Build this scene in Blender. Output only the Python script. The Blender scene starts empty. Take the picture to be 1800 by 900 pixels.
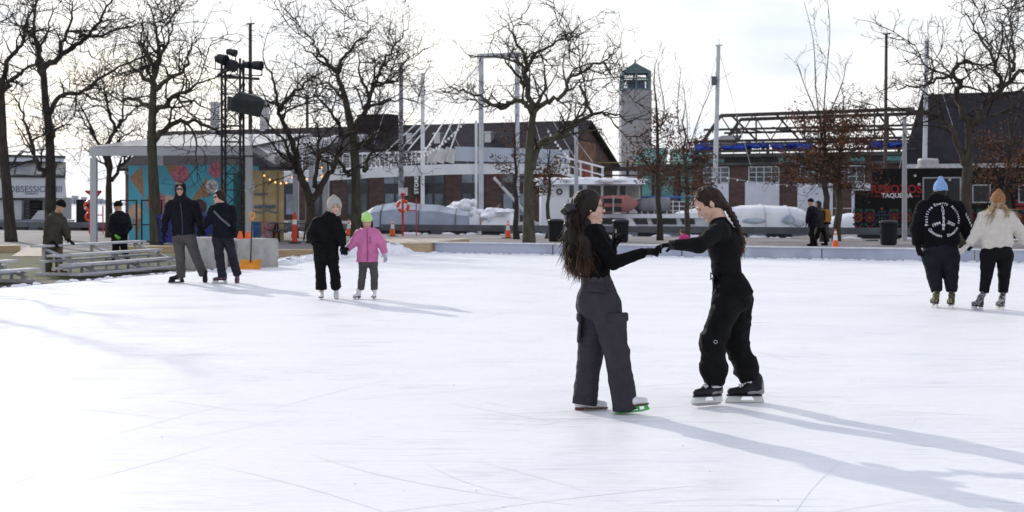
import bpy, math, random
import numpy as np
from mathutils import Vector, Matrix

SC = bpy.context.scene
COL = SC.collection
R = math.radians

# ------------------------------------------------------------------ camera, sky, sun, exposure
F, HZ, CAMZ = 2500.0, 358.0, 1.5          # focal length and horizon row of the 1800 px wide photograph, eye height (m)
cam_d = bpy.data.cameras.new('camera')
cam = bpy.data.objects.new('camera', cam_d)
COL.objects.link(cam)
cam.location = (0, 0, CAMZ)
cam.rotation_euler = (R(90), 0, 0)
cam_d.sensor_width = 36.0
cam_d.lens = 36.0 * F / 1800.0
cam_d.shift_y = -(450.0 - HZ) / 1800.0
cam_d.clip_start, cam_d.clip_end = 0.1, 20000
cam_d.dof.use_dof = True
cam_d.dof.focus_distance = 10.4
cam_d.dof.aperture_fstop = 5.6
SC.camera = cam

SUN_EL, SUN_AZ = R(22.2), R(-31.0)        # azimuth from the view direction, minus = left
to_sun = Vector((math.sin(SUN_AZ) * math.cos(SUN_EL), math.cos(SUN_AZ) * math.cos(SUN_EL), math.sin(SUN_EL)))
sun_d = bpy.data.lights.new('sun', 'SUN')
sun_d.energy, sun_d.angle, sun_d.color = 2.5, R(0.5), (1.0, 0.95, 0.88)
sun = bpy.data.objects.new('sun', sun_d)
COL.objects.link(sun)
sun.rotation_euler = (-to_sun).to_track_quat('-Z', 'Y').to_euler()

W = bpy.data.worlds.new('World')
SC.world = W
W.use_nodes = True
nt = W.node_tree
nt.nodes.clear()
n_out = nt.nodes.new('ShaderNodeOutputWorld')
n_bg = nt.nodes.new('ShaderNodeBackground')
n_bg.inputs['Strength'].default_value = 0.14
n_sky = nt.nodes.new('ShaderNodeTexSky')
n_sky.sky_type = 'NISHITA'
n_sky.sun_disc = False
n_sky.sun_elevation = SUN_EL
n_sky.sun_rotation = SUN_AZ
n_sky.air_density, n_sky.dust_density, n_sky.ozone_density = 1.0, 1.5, 1.0
n_tc = nt.nodes.new('ShaderNodeTexCoord')
n_map = nt.nodes.new('ShaderNodeMapping')
n_map.inputs['Scale'].default_value = (1.0, 1.0, 4.2)
n_map.inputs['Location'].default_value = (0.37, 0.2, 0.55)
n_noise = nt.nodes.new('ShaderNodeTexNoise')
n_noise.inputs['Scale'].default_value = 2.6
n_noise.inputs['Detail'].default_value = 7
n_noise.inputs['Roughness'].default_value = 0.55
n_ramp = nt.nodes.new('ShaderNodeValToRGB')
n_ramp.color_ramp.elements[0].position, n_ramp.color_ramp.elements[0].color = 0.36, (0.75, 0.75, 0.75, 1)
n_ramp.color_ramp.elements[1].position, n_ramp.color_ramp.elements[1].color = 0.53, (1, 1, 1, 1)
n_noise2 = nt.nodes.new('ShaderNodeTexNoise')
n_noise2.inputs['Scale'].default_value = 3.4
n_noise2.inputs['Detail'].default_value = 6
n_cloud = nt.nodes.new('ShaderNodeValToRGB')
n_cloud.color_ramp.elements[0].position, n_cloud.color_ramp.elements[0].color = 0.36, (4.9, 5.4, 6.2, 1)
n_cloud.color_ramp.elements[1].position, n_cloud.color_ramp.elements[1].color = 0.54, (7.3, 7.2, 7.15, 1)
n_mix = nt.nodes.new('ShaderNodeMixRGB')
L = nt.links.new
L(n_tc.outputs['Generated'], n_map.inputs['Vector'])
L(n_map.outputs[0], n_noise.inputs['Vector'])
L(n_map.outputs[0], n_noise2.inputs['Vector'])
L(n_noise.outputs[0], n_ramp.inputs[0])
L(n_noise2.outputs[0], n_cloud.inputs[0])
L(n_ramp.outputs[0], n_mix.inputs[0])
L(n_sky.outputs[0], n_mix.inputs[1])
L(n_cloud.outputs[0], n_mix.inputs[2])
# the cloud layer thins out and darkens overhead, and glows round the sun
n_sep = nt.nodes.new('ShaderNodeSeparateXYZ'); L(n_tc.outputs['Generated'], n_sep.inputs[0])
n_el = nt.nodes.new('ShaderNodeMapRange'); n_el.inputs[1].default_value, n_el.inputs[2].default_value = 0.22, 0.75
n_el.inputs[3].default_value, n_el.inputs[4].default_value = 0.0, 1.0; L(n_sep.outputs['Z'], n_el.inputs[0])
n_dot = nt.nodes.new('ShaderNodeVectorMath'); n_dot.operation = 'DOT_PRODUCT'; n_dot.inputs[1].default_value = to_sun; L(n_tc.outputs['Generated'], n_dot.inputs[0])
n_gl = nt.nodes.new('ShaderNodeMapRange'); n_gl.inputs[1].default_value, n_gl.inputs[2].default_value = -0.8, 0.95
n_gl.inputs[3].default_value, n_gl.inputs[4].default_value = 0.92, 1.06; L(n_dot.outputs['Value'], n_gl.inputs[0])
n_tint = nt.nodes.new('ShaderNodeMixRGB'); n_tint.blend_type = 'MULTIPLY'; n_tint.inputs[2].default_value = (0.70, 0.73, 0.88, 1); L(n_el.outputs[0], n_tint.inputs[0]); L(n_mix.outputs[0], n_tint.inputs[1])
n_fac = nt.nodes.new('ShaderNodeVectorMath'); n_fac.operation = 'SCALE'; L(n_tint.outputs[0], n_fac.inputs[0]); L(n_gl.outputs[0], n_fac.inputs['Scale'])
L(n_fac.outputs[0], n_bg.inputs['Color'])
L(n_bg.outputs[0], n_out.inputs['Surface'])

vs = SC.view_settings
vs.view_transform, vs.look, vs.gamma, vs.exposure = 'Standard', 'None', 1.0, 0.12
vs.use_curve_mapping = False
SC.render.engine = 'CYCLES'
SC.cycles.max_bounces = 6
SC.cycles.transparent_max_bounces = 8
SC.cycles.sample_clamp_indirect = 4.0

# ------------------------------------------------------------------ helpers: places
def at(px, py, d):
    """the point at distance d seen at pixel (px, py) of the photograph"""
    return Vector(((px - 900.0) / F * d, d, CAMZ - (py - HZ) / F * d))

def gnd(px, py, z=0.0):
    """the point of the level z seen at pixel (px, py)"""
    return at(px, py, F * (CAMZ - z) / (py - HZ))

RINK = R(-25.0)
U = Vector((math.cos(RINK), math.sin(RINK), 0))       # along the far barrier
V = Vector((-math.sin(RINK), math.cos(RINK), 0))      # away from the camera
ZUP = Vector((0, 0, 1))

# ------------------------------------------------------------------ helpers: materials
MATS = {}
def mat(name, color, rough=0.65, var=0.12, scale=6.0, bump=0.0, bscale=30.0, metal=0.0, stretch=(1, 1, 1), spec=0.4,
        color2=None, lo=0.35, hi=0.65, detail=5.0, alpha=1.0, trans=0.0, emit=None, sheen=0.0, coat=0.0, crease=0.0):
    if name in MATS:
        return MATS[name]
    m = bpy.data.materials.new(name)
    m.use_nodes = True
    t = m.node_tree
    b = t.nodes['Principled BSDF']
    b.inputs['Roughness'].default_value = rough
    b.inputs['Metallic'].default_value = metal
    b.inputs['Specular IOR Level'].default_value = spec
    if trans: b.inputs['Transmission Weight'].default_value = trans
    if alpha < 1: b.inputs['Alpha'].default_value = alpha
    if sheen: b.inputs['Sheen Weight'].default_value = sheen
    if coat: b.inputs['Coat Weight'].default_value = coat
    if emit:
        b.inputs['Emission Color'].default_value = (*emit[0], 1)
        b.inputs['Emission Strength'].default_value = emit[1]
    tc = t.nodes.new('ShaderNodeTexCoord')
    mp = t.nodes.new('ShaderNodeMapping')
    mp.inputs['Scale'].default_value = stretch
    t.links.new(tc.outputs['Object'], mp.inputs['Vector'])
    ns = t.nodes.new('ShaderNodeTexNoise')
    ns.inputs['Scale'].default_value = scale
    ns.inputs['Detail'].default_value = detail
    t.links.new(mp.outputs[0], ns.inputs['Vector'])
    rp = t.nodes.new('ShaderNodeValToRGB')
    c2 = color2 if color2 else tuple(min(1, c * (1 + var)) for c in color)
    c1 = color if color2 else tuple(c * (1 - var) for c in color)
    rp.color_ramp.elements[0].position, rp.color_ramp.elements[0].color = lo, (*c1, 1)
    rp.color_ramp.elements[1].position, rp.color_ramp.elements[1].color = hi, (*c2, 1)
    t.links.new(ns.outputs[0], rp.inputs[0])
    t.links.new(rp.outputs[0], b.inputs['Base Color'])
    if bump:
        n2 = t.nodes.new('ShaderNodeTexNoise')
        n2.inputs['Scale'].default_value = bscale
        n2.inputs['Detail'].default_value = 4
        t.links.new(mp.outputs[0], n2.inputs['Vector'])
        bp = t.nodes.new('ShaderNodeBump')
        bp.inputs['Strength'].default_value = min(1.0, bump)
        bp.inputs['Distance'].default_value = 0.02
        t.links.new(n2.outputs[0], bp.inputs['Height'])
        t.links.new(bp.outputs[0], b.inputs['Normal'])
        if crease:
            n3 = t.nodes.new('ShaderNodeTexNoise'); n3.inputs['Scale'].default_value = 5.0; n3.inputs['Detail'].default_value = 1.5; n3.inputs['Distortion'].default_value = 0.6
            m3 = t.nodes.new('ShaderNodeMapping'); m3.inputs['Rotation'].default_value = (0.3, 0.5, 0.2); m3.inputs['Scale'].default_value = (0.9, 0.9, 2.2)
            t.links.new(tc.outputs['Object'], m3.inputs['Vector']); t.links.new(m3.outputs[0], n3.inputs['Vector'])
            r3 = t.nodes.new('ShaderNodeValToRGB'); r3.color_ramp.elements[0].position, r3.color_ramp.elements[1].position = 0.30, 0.70
            e = r3.color_ramp.elements.new(0.5); e.color = (1, 1, 1, 1); r3.color_ramp.elements[2].color = (0, 0, 0, 1)
            t.links.new(n3.outputs[0], r3.inputs[0])
            b3 = t.nodes.new('ShaderNodeBump'); b3.inputs['Strength'].default_value = crease * 0.75; b3.inputs['Distance'].default_value = 0.03
            t.links.new(r3.outputs[0], b3.inputs['Height']); t.links.new(bp.outputs[0], b3.inputs['Normal']); t.links.new(b3.outputs[0], b.inputs['Normal'])
    MATS[name] = m
    return m

# ------------------------------------------------------------------ helpers: objects
ORG = {}
def tag(o, label=None, cat=None, group=None, kind=None):
    if label: o['label'] = label
    if cat: o['category'] = cat
    if group: o['group'] = group
    if kind: o['kind'] = kind
    return o

def thing(name, label, cat, loc=(0, 0, 0), group=None, rotz=0.0):
    o = bpy.data.objects.new(name, None)
    COL.objects.link(o)
    o.location = loc
    o.rotation_euler = (0, 0, rotz)
    o.empty_display_size = 0.2
    ORG[o.name] = Vector(loc)
    return tag(o, label, cat, group)

def link_mesh(name, verts, faces, mats, parent=None, smooth=False, mi=None, local=False):
    """one mesh object; world coordinates, unless local: then already in the parent's frame"""
    org = ORG[parent.name] if parent is not None and not local else Vector((0, 0, 0))
    me = bpy.data.meshes.new(name)
    v = np.asarray(verts, dtype=np.float64).reshape(-1, 3) - np.array(org)
    me.from_pydata(v.tolist() if len(v) < 200000 else v, [], faces if isinstance(faces, list) else faces.tolist())
    if not isinstance(mats, (list, tuple)): mats = [mats]
    for m in mats: me.materials.append(m)
    if mi is not None: me.polygons.foreach_set('material_index', np.asarray(mi, dtype=np.int32))
    if smooth: me.polygons.foreach_set('use_smooth', np.ones(len(me.polygons), dtype=bool))
    me.update()
    o = bpy.data.objects.new(name, me)
    COL.objects.link(o)
    if parent is not None:
        o.parent = parent
        ORG[o.name] = ORG[parent.name]
    else:
        ORG[o.name] = Vector((0, 0, 0))
    return o

def dup(root, loc, rotz=None, label=None, group=None, scale=None):
    r = root.copy()
    COL.objects.link(r)
    r.location = loc
    if rotz is not None: r.rotation_euler = (0, 0, rotz)
    if scale: r.scale = (scale, scale, scale)
    if label: r['label'] = label
    if group: r['group'] = group
    for ch in list(root.children):
        c = ch.copy(); COL.objects.link(c); c.parent = r
        for g in list(ch.children):
            d = g.copy(); COL.objects.link(d); d.parent = c
    return r

class MB:
    """collects boxes, bars, tubes, polygons; build() links them as one mesh object"""
    def __init__(s, M=None):
        s.v, s.f, s.mi, s.m, s.M = [], [], [], 0, M
    def add(s, vs, fs):
        n = len(s.v)
        if s.M is not None: vs = [s.M @ Vector(p) for p in vs]
        s.v.extend([tuple(p) for p in vs])
        for f in fs:
            s.f.append([i + n for i in f]); s.mi.append(s.m)
    def frame(s, c, ax, ay, az):
        """box from its centre and three half axes"""
        c, ax, ay, az = Vector(c), Vector(ax), Vector(ay), Vector(az)
        p = [c + sx * ax + sy * ay + sz * az for sz in (-1, 1) for sy in (-1, 1) for sx in (-1, 1)]
        fl = [(0, 2, 3, 1), (4, 5, 7, 6), (0, 1, 5, 4), (1, 3, 7, 5), (3, 2, 6, 7), (2, 0, 4, 6)]
        if ax.cross(ay).dot(az) < 0: fl = [tuple(reversed(f)) for f in fl]
        s.add(p, fl)
    def box(s, c, size, rotz=0.0):
        a = Matrix.Rotation(rotz, 3, 'Z')
        s.frame(c, a @ Vector((size[0] / 2, 0, 0)), a @ Vector((0, size[1] / 2, 0)), Vector((0, 0, size[2] / 2)))
    def span(s, x0, x1, y0, y1, z0, z1):
        s.frame(((x0 + x1) / 2, (y0 + y1) / 2, (z0 + z1) / 2), ((x1 - x0) / 2, 0, 0), (0, (y1 - y0) / 2, 0), (0, 0, (z1 - z0) / 2))
    def bar(s, a, b, w, h=None, up=ZUP):
        a, b = Vector(a), Vector(b)
        h = w if h is None else h
        d = (b - a); l = d.length
        if l < 1e-6: return
        d /= l
        up = Vector(up)
        if abs(d.dot(up)) > 0.97: up = Vector((0, 1, 0))
        sx = d.cross(up).normalized(); uy = sx.cross(d)
        s.frame((a + b) / 2, d * l / 2, sx * w / 2, uy * h / 2)
    def quad(s, a, b, c, d):
        s.add([a, b, c, d], [(0, 1, 2, 3)])
    def slab(s, pts, th, dirn=(0, 0, -1)):
        """polygon with a thickness along dirn"""
        n = len(pts); dv = Vector(dirn) * th
        q = [Vector(p) for p in pts] + [Vector(p) + dv for p in pts]
        s.add(q, [tuple(range(n)), tuple(range(2 * n - 1, n - 1, -1))] + [(i, i + n, (i + 1) % n + n, (i + 1) % n) for i in range(n)])
    def tube(s, pts, rad, n=6, cap=True):
        pts = [Vector(p) for p in pts]
        k = len(pts)
        if not isinstance(rad, (list, tuple)): rad = [rad] * k
        vs, fs = [], []
        prev = None
        for i, p in enumerate(pts):
            t = (pts[min(i + 1, k - 1)] - pts[max(i - 1, 0)])
            if t.length < 1e-9: t = Vector((0, 0, 1))
            t.normalize()
            if prev is None:
                a = Vector((1, 0, 0)) if abs(t.x) < 0.8 else Vector((0, 1, 0))
            else: a = prev
            a = (a - t * a.dot(t))
            if a.length < 1e-6: a = t.orthogonal()
            a.normalize(); prev = a
            b = t.cross(a)
            for j in range(n):
                g = 2 * math.pi * j / n
                vs.append(p + (a * math.cos(g) + b * math.sin(g)) * rad[i])
        for i in range(k - 1):
            for j in range(n):
                fs.append((i * n + j, i * n + (j + 1) % n, (i + 1) * n + (j + 1) % n, (i + 1) * n + j))
        if cap:
            fs.append(tuple(range(n - 1, -1, -1))); fs.append(tuple(range((k - 1) * n, k * n)))
        s.add(vs, fs)
    def lathe(s, prof, c=(0, 0, 0), n=16, cap=True):
        c = Vector(c); vs, fs = [], []
        for (r, z) in prof:
            for j in range(n):
                g = 2 * math.pi * j / n
                vs.append(c + Vector((r * math.cos(g), r * math.sin(g), z)))
        for i in range(len(prof) - 1):
            for j in range(n):
                fs.append((i * n + j, i * n + (j + 1) % n, (i + 1) * n + (j + 1) % n, (i + 1) * n + j))
        if cap:
            fs.append(tuple(range(n - 1, -1, -1))); k = len(prof); fs.append(tuple(range((k - 1) * n, k * n)))
        s.add(vs, fs)
    def disc(s, c, r, ax, ay, th=0.0, n=24):
        c, ax, ay = Vector(c), Vector(ax), Vector(ay)
        p = [c + ax * r * math.cos(2 * math.pi * j / n) + ay * r * math.sin(2 * math.pi * j / n) for j in range(n)]
        if th: s.slab(p, th, -ax.cross(ay))
        else: s.add(p, [tuple(range(n))])
    def ring(s, c, r, t, ax, ay, n=24, k=8):
        """torus in the plane ax, ay"""
        c, ax, ay = Vector(c), Vector(ax), Vector(ay); az = ax.cross(ay); vs, fs = [], []
        for i in range(n):
            g = 2 * math.pi * i / n; d = ax * math.cos(g) + ay * math.sin(g)
            for j in range(k):
                h = 2 * math.pi * j / k
                vs.append(c + d * (r + t * math.cos(h)) + az * t * math.sin(h))
        for i in range(n):
            for j in range(k):
                fs.append((i * k + j, ((i + 1) % n) * k + j, ((i + 1) % n) * k + (j + 1) % k, i * k + (j + 1) % k))
        s.add(vs, fs)
    def blob(s, c, r, rng, sub=(10, 7), rough=0.15):
        """a lumpy ball, radii r = (x, y, z)"""
        c = Vector(c); nu, nv = sub; vs, fs = [], []
        for i in range(nv + 1):
            th = math.pi * i / nv
            for j in range(nu):
                g = 2 * math.pi * j / nu
                q = 1 + rng.uniform(-rough, rough)
                vs.append(c + Vector((r[0] * math.sin(th) * math.cos(g), r[1] * math.sin(th) * math.sin(g), r[2] * math.cos(th))) * q)
        for i in range(nv):
            for j in range(nu):
                fs.append((i * nu + j, (i + 1) * nu + j, (i + 1) * nu + (j + 1) % nu, i * nu + (j + 1) % nu))
        s.add(vs, fs)
    def build(s, name, mats, parent=None, smooth=False, local=False):
        return link_mesh(name, s.v, s.f, mats, parent, smooth, s.mi, local)

def text_into(mb, body, origin, right, up, size, align='CENTER', lift=0.004, bold=0.0, depth=0.004):
    """lettering as geometry: the text's outline, extruded a little, standing proud of the surface it is on"""
    cu = bpy.data.curves.new('lettering', 'FONT')
    cu.body = body; cu.size = size; cu.align_x = align; cu.align_y = 'CENTER'
    cu.extrude = depth; cu.offset = bold
    cu.resolution_u = 3
    o = bpy.data.objects.new('lettering', cu)
    COL.objects.link(o)
    bpy.context.view_layer.update()
    me = bpy.data.meshes.new_from_object(o.evaluated_get(bpy.context.evaluated_depsgraph_get()))
    right, up = Vector(right).normalized(), Vector(up).normalized()
    nrm = right.cross(up)
    origin = Vector(origin) + nrm * (lift + depth)
    vs = [origin + right * v.co.x + up * v.co.y + nrm * v.co.z for v in me.vertices]
    fs = [tuple(p.vertices) for p in me.polygons]
    mb.add(vs, fs)
    bpy.data.objects.remove(o); bpy.data.curves.remove(cu); bpy.data.meshes.remove(me)

# ------------------------------------------------------------------ helpers: smooth-union solids for figures and cloth
def _h(ix, iy, iz, seed):
    n = (ix * 374761393 + iy * 668265263 + iz * 2147483647 + seed * 974711) & 0x7fffffff
    n = ((n ^ (n >> 13)) * 1274126177) & 0x7fffffff
    return ((n ^ (n >> 16)) & 0xffff) / 65535.0

def noise3(P, seed=0):
    P = np.asarray(P); I = np.floor(P).astype(np.int64); f = P - I
    f = f * f * (3 - 2 * f)
    out = 0
    for dx in (0, 1):
        for dy in (0, 1):
            for dz in (0, 1):
                w = (f[:, 0] if dx else 1 - f[:, 0]) * (f[:, 1] if dy else 1 - f[:, 1]) * (f[:, 2] if dz else 1 - f[:, 2])
                out = out + w * _h(I[:, 0] + dx, I[:, 1] + dy, I[:, 2] + dz, seed)
    return out

def nv(a): return np.array(a, dtype=np.float64)
def unit(a):
    a = nv(a); return a / (np.linalg.norm(a) + 1e-12)

class Solid:
    """a signed-distance solid sampled on a grid; parts are blended, cut, then skinned"""
    def __init__(s, res, k=0.03):
        s.res, s.k, s.ops = res, k, []
    def cone(s, a, b, ra, rb, k=None, wide=None, flat=1.0, capa=False, capb=False, sub=False):
        """tapered limb a to b; with wide: the section is an ellipse, radius along wide, radius * flat across it"""
        a, b = nv(a), nv(b)
        ab = b - a; l2 = float(ab @ ab) + 1e-12; l = math.sqrt(l2); t_ = ab / l
        if wide is not None:
            w = nv(wide); w = w - t_ * (w @ t_); w = w / (np.linalg.norm(w) + 1e-9); n = np.cross(t_, w)
        def fn(X, Y, Z):
            px, py, pz = X - a[0], Y - a[1], Z - a[2]
            h = (px * ab[0] + py * ab[1] + pz * ab[2]) / l2
            hc = np.clip(h, 0, 1)
            r = ra + (rb - ra) * hc
            if wide is None:
                d = np.sqrt((px - hc * ab[0]) ** 2 + (py - hc * ab[1]) ** 2 + (pz - hc * ab[2]) ** 2) - r
            else:
                qx, qy, qz = px - hc * ab[0], py - hc * ab[1], pz - hc * ab[2]
                u = qx * w[0] + qy * w[1] + qz * w[2]
                v = (qx * n[0] + qy * n[1] + qz * n[2]) / flat
                q = qx * t_[0] + qy * t_[1] + qz * t_[2]
                rr = np.sqrt(u * u + v * v + (q / min(1.0, flat)) ** 2)
                d = (rr - r) * (min(1.0, flat) ** 0.5)
            if capb: d = np.maximum(d, (h - 1) * l)
            if capa: d = np.maximum(d, -h * l)
            return d
        m = max(ra, rb) * max(1.0, flat)
        s.ops.append((fn, np.minimum(a, b) - m, np.maximum(a, b) + m, s.k if k is None else k, sub))
    def chain(s, pts, rads, **kw):
        for i in range(len(pts) - 1):
            s.cone(pts[i], pts[i + 1], rads[i], rads[i + 1], **kw)
    def ell(s, c, r, axes=None, k=None, sub=False):
        c, r = nv(c), nv(r)
        A = np.eye(3) if axes is None else np.array([unit(x) for x in axes])
        def fn(X, Y, Z):
            x, y, z = X - c[0], Y - c[1], Z - c[2]
            p = [(A[i, 0] * x + A[i, 1] * y + A[i, 2] * z) for i in range(3)]
            k0 = np.sqrt(sum((p[i] / r[i]) ** 2 for i in range(3)))
            k1 = np.sqrt(sum((p[i] / r[i] ** 2) ** 2 for i in range(3))) + 1e-9
            return k0 * (k0 - 1) / k1
        m = float(max(r))
        s.ops.append((fn, c - m, c + m, s.k if k is None else k, sub))
    def cut(s, p, n):
        """removes everything on the side n points to"""
        p, n = nv(p), unit(n)
        def fn(X, Y, Z):
            return -((X - p[0]) * n[0] + (Y - p[1]) * n[1] + (Z - p[2]) * n[2])
        s.ops.append((fn, None, None, 0.004, True))
    def block(s, c, half, axes=None, rnd=0.01, k=None, sub=False):
        c, half = nv(c), nv(half)
        A = np.eye(3) if axes is None else np.array([unit(x) for x in axes])
        def fn(X, Y, Z):
            x, y, z = X - c[0], Y - c[1], Z - c[2]
            q = [np.abs(A[i, 0] * x + A[i, 1] * y + A[i, 2] * z) - half[i] + rnd for i in range(3)]
            o = np.sqrt(np.maximum(q[0], 0) ** 2 + np.maximum(q[1], 0) ** 2 + np.maximum(q[2], 0) ** 2)
            return o + np.minimum(np.maximum(np.maximum(q[0], q[1]), q[2]), 0) - rnd
        m = float(np.linalg.norm(half))
        s.ops.append((fn, c - m, c + m, s.k if k is None else k, sub))
    def mesh(s):
        res = s.res
        bl = [o for o in s.ops if o[1] is not None and not o[4]]
        lo = np.min([o[1] for o in bl], axis=0) - 0.03 - 2 * res
        hi = np.max([o[2] for o in bl], axis=0) + 0.03 + 2 * res
        n = np.ceil((hi - lo) / res).astype(int) + 1
        val = np.full(n, 1.0, dtype=np.float32)
        ax = [lo[i] + res * np.arange(n[i]) for i in range(3)]
        for fn, a, b, k, sub in s.ops:
            if a is None:
                sl = [slice(0, n[i]) for i in range(3)]
            else:
                m = k + 3 * res
                sl = [slice(max(0, int((a[i] - m - lo[i]) / res)), min(n[i], int((b[i] + m - lo[i]) / res) + 2)) for i in range(3)]
                if any(q.stop <= q.start for q in sl): continue
            X = ax[0][sl[0]][:, None, None]; Y = ax[1][sl[1]][None, :, None]; Z = ax[2][sl[2]][None, None, :]
            d = fn(X, Y, Z)
            old = val[tuple(sl)]
            if sub:
                h = np.clip(0.5 - 0.5 * (old + d) / k, 0, 1)
                val[tuple(sl)] = old * (1 - h) - d * h + k * h * (1 - h)
            else:
                h = np.clip(0.5 + 0.5 * (old - d) / k, 0, 1)
                val[tuple(sl)] = old * (1 - h) + d * h - k * h * (1 - h)
        return skin(val, lo, res)

def skin(val, lo, res):
    ins = val < 0
    c = [ins[i:ins.shape[0] - 1 + i, j:ins.shape[1] - 1 + j, k:ins.shape[2] - 1 + k] for i in (0, 1) for j in (0, 1) for k in (0, 1)]
    cnt = sum(x.astype(np.int8) for x in c)
    act = (cnt > 0) & (cnt < 8)
    idx = np.argwhere(act)
    imap = np.full(act.shape, -1, dtype=np.int64)
    imap[act] = np.arange(len(idx))
    cv = np.stack([val[idx[:, 0] + i, idx[:, 1] + j, idx[:, 2] + k] for i in (0, 1) for j in (0, 1) for k in (0, 1)], axis=1).astype(np.float64)
    off = np.array([(i, j, k) for i in (0, 1) for j in (0, 1) for k in (0, 1)], dtype=np.float64)
    ed = [(0, 1), (2, 3), (4, 5), (6, 7), (0, 2), (1, 3), (4, 6), (5, 7), (0, 4), (1, 5), (2, 6), (3, 7)]
    acc = np.zeros((len(idx), 3)); num = np.zeros(len(idx))
    for a, b in ed:
        va, vb = cv[:, a], cv[:, b]
        x = (va < 0) != (vb < 0)
        t = np.where(x, va / np.where(x, va - vb, 1), 0)
        acc += np.where(x[:, None], off[a] + t[:, None] * (off[b] - off[a]), 0)
        num += x
    P = lo + res * (idx + acc / np.maximum(num, 1)[:, None])
    faces = []
    for axis in range(3):
        s0 = [slice(None)] * 3; s1 = [slice(None)] * 3
        s0[axis] = slice(0, ins.shape[axis] - 1); s1[axis] = slice(1, ins.shape[axis])
        a, b = ins[tuple(s0)], ins[tuple(s1)]
        e = np.argwhere(a != b)
        o1, o2 = [(1, 2), (2, 0), (0, 1)][axis]
        ok = (e[:, o1] > 0) & (e[:, o2] > 0) & (e[:, o1] < ins.shape[o1] - 1) & (e[:, o2] < ins.shape[o2] - 1)
        e = e[ok]
        if not len(e): continue
        fl = a[e[:, 0], e[:, 1], e[:, 2]]
        d1 = np.zeros(3, int); d1[o1] = 1
        d2 = np.zeros(3, int); d2[o2] = 1
        q = [e - d1 - d2, e - d2, e, e - d1]
        q = np.stack([imap[x[:, 0], x[:, 1], x[:, 2]] for x in q], axis=1)
        q = np.where(fl[:, None], q, q[:, ::-1])
        faces.append(q)
    Fq = np.concatenate(faces)
    Fq = Fq[(Fq >= 0).all(axis=1)]
    return P, Fq

def vnormals(P, Q):
    n = np.cross(P[Q[:, 2]] - P[Q[:, 0]], P[Q[:, 3]] - P[Q[:, 1]])
    N = np.zeros_like(P)
    for i in range(4): np.add.at(N, Q[:, i], n)
    return N / (np.linalg.norm(N, axis=1)[:, None] + 1e-12)

def fold(P, Q, amp, fr=(9, 9, 20), seed=0, z0=None, z1=None, tilt=0.5):
    """creases in cloth: ridged noise along the surface normal"""
    N = vnormals(P, Q)
    S = P.copy(); S[:, 2] = P[:, 2] + tilt * 0.4 * np.sin(P[:, 0] * 9 + seed) * 0.2 + tilt * 0.3 * P[:, 0]
    a = noise3(S * nv(fr), seed); b = noise3(S * nv(fr) * 2.1 + 7, seed + 3); w = noise3(P * 5.0, seed + 9)
    d = (1 - np.abs(2 * a - 1) ** 0.8) * 0.7 + (1 - np.abs(2 * b - 1)) * 0.3
    d = (d - 0.6) * (0.35 + 1.1 * w)
    if z0 is not None: d = d * np.clip((P[:, 2] - z0) / 0.05, 0, 1)
    if z1 is not None: d = d * np.clip((z1 - P[:, 2]) / 0.05, 0, 1)
    return P + N * (1.8 * amp * d)[:, None]
# ================================================================== ground, water, ice
def sheet(name, pts, z, m, kind='structure', th=0.0):
    mb = MB()
    p = [Vector((q[0], q[1], z)) for q in pts]
    a = sum(p[i].x * p[(i + 1) % len(p)].y - p[(i + 1) % len(p)].x * p[i].y for i in range(len(p)))
    if a < 0: p.reverse()
    if th: mb.slab(p, th)
    else: mb.add(p, [tuple(range(len(p)))])
    return tag(mb.build(name, m), kind=kind)

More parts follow.
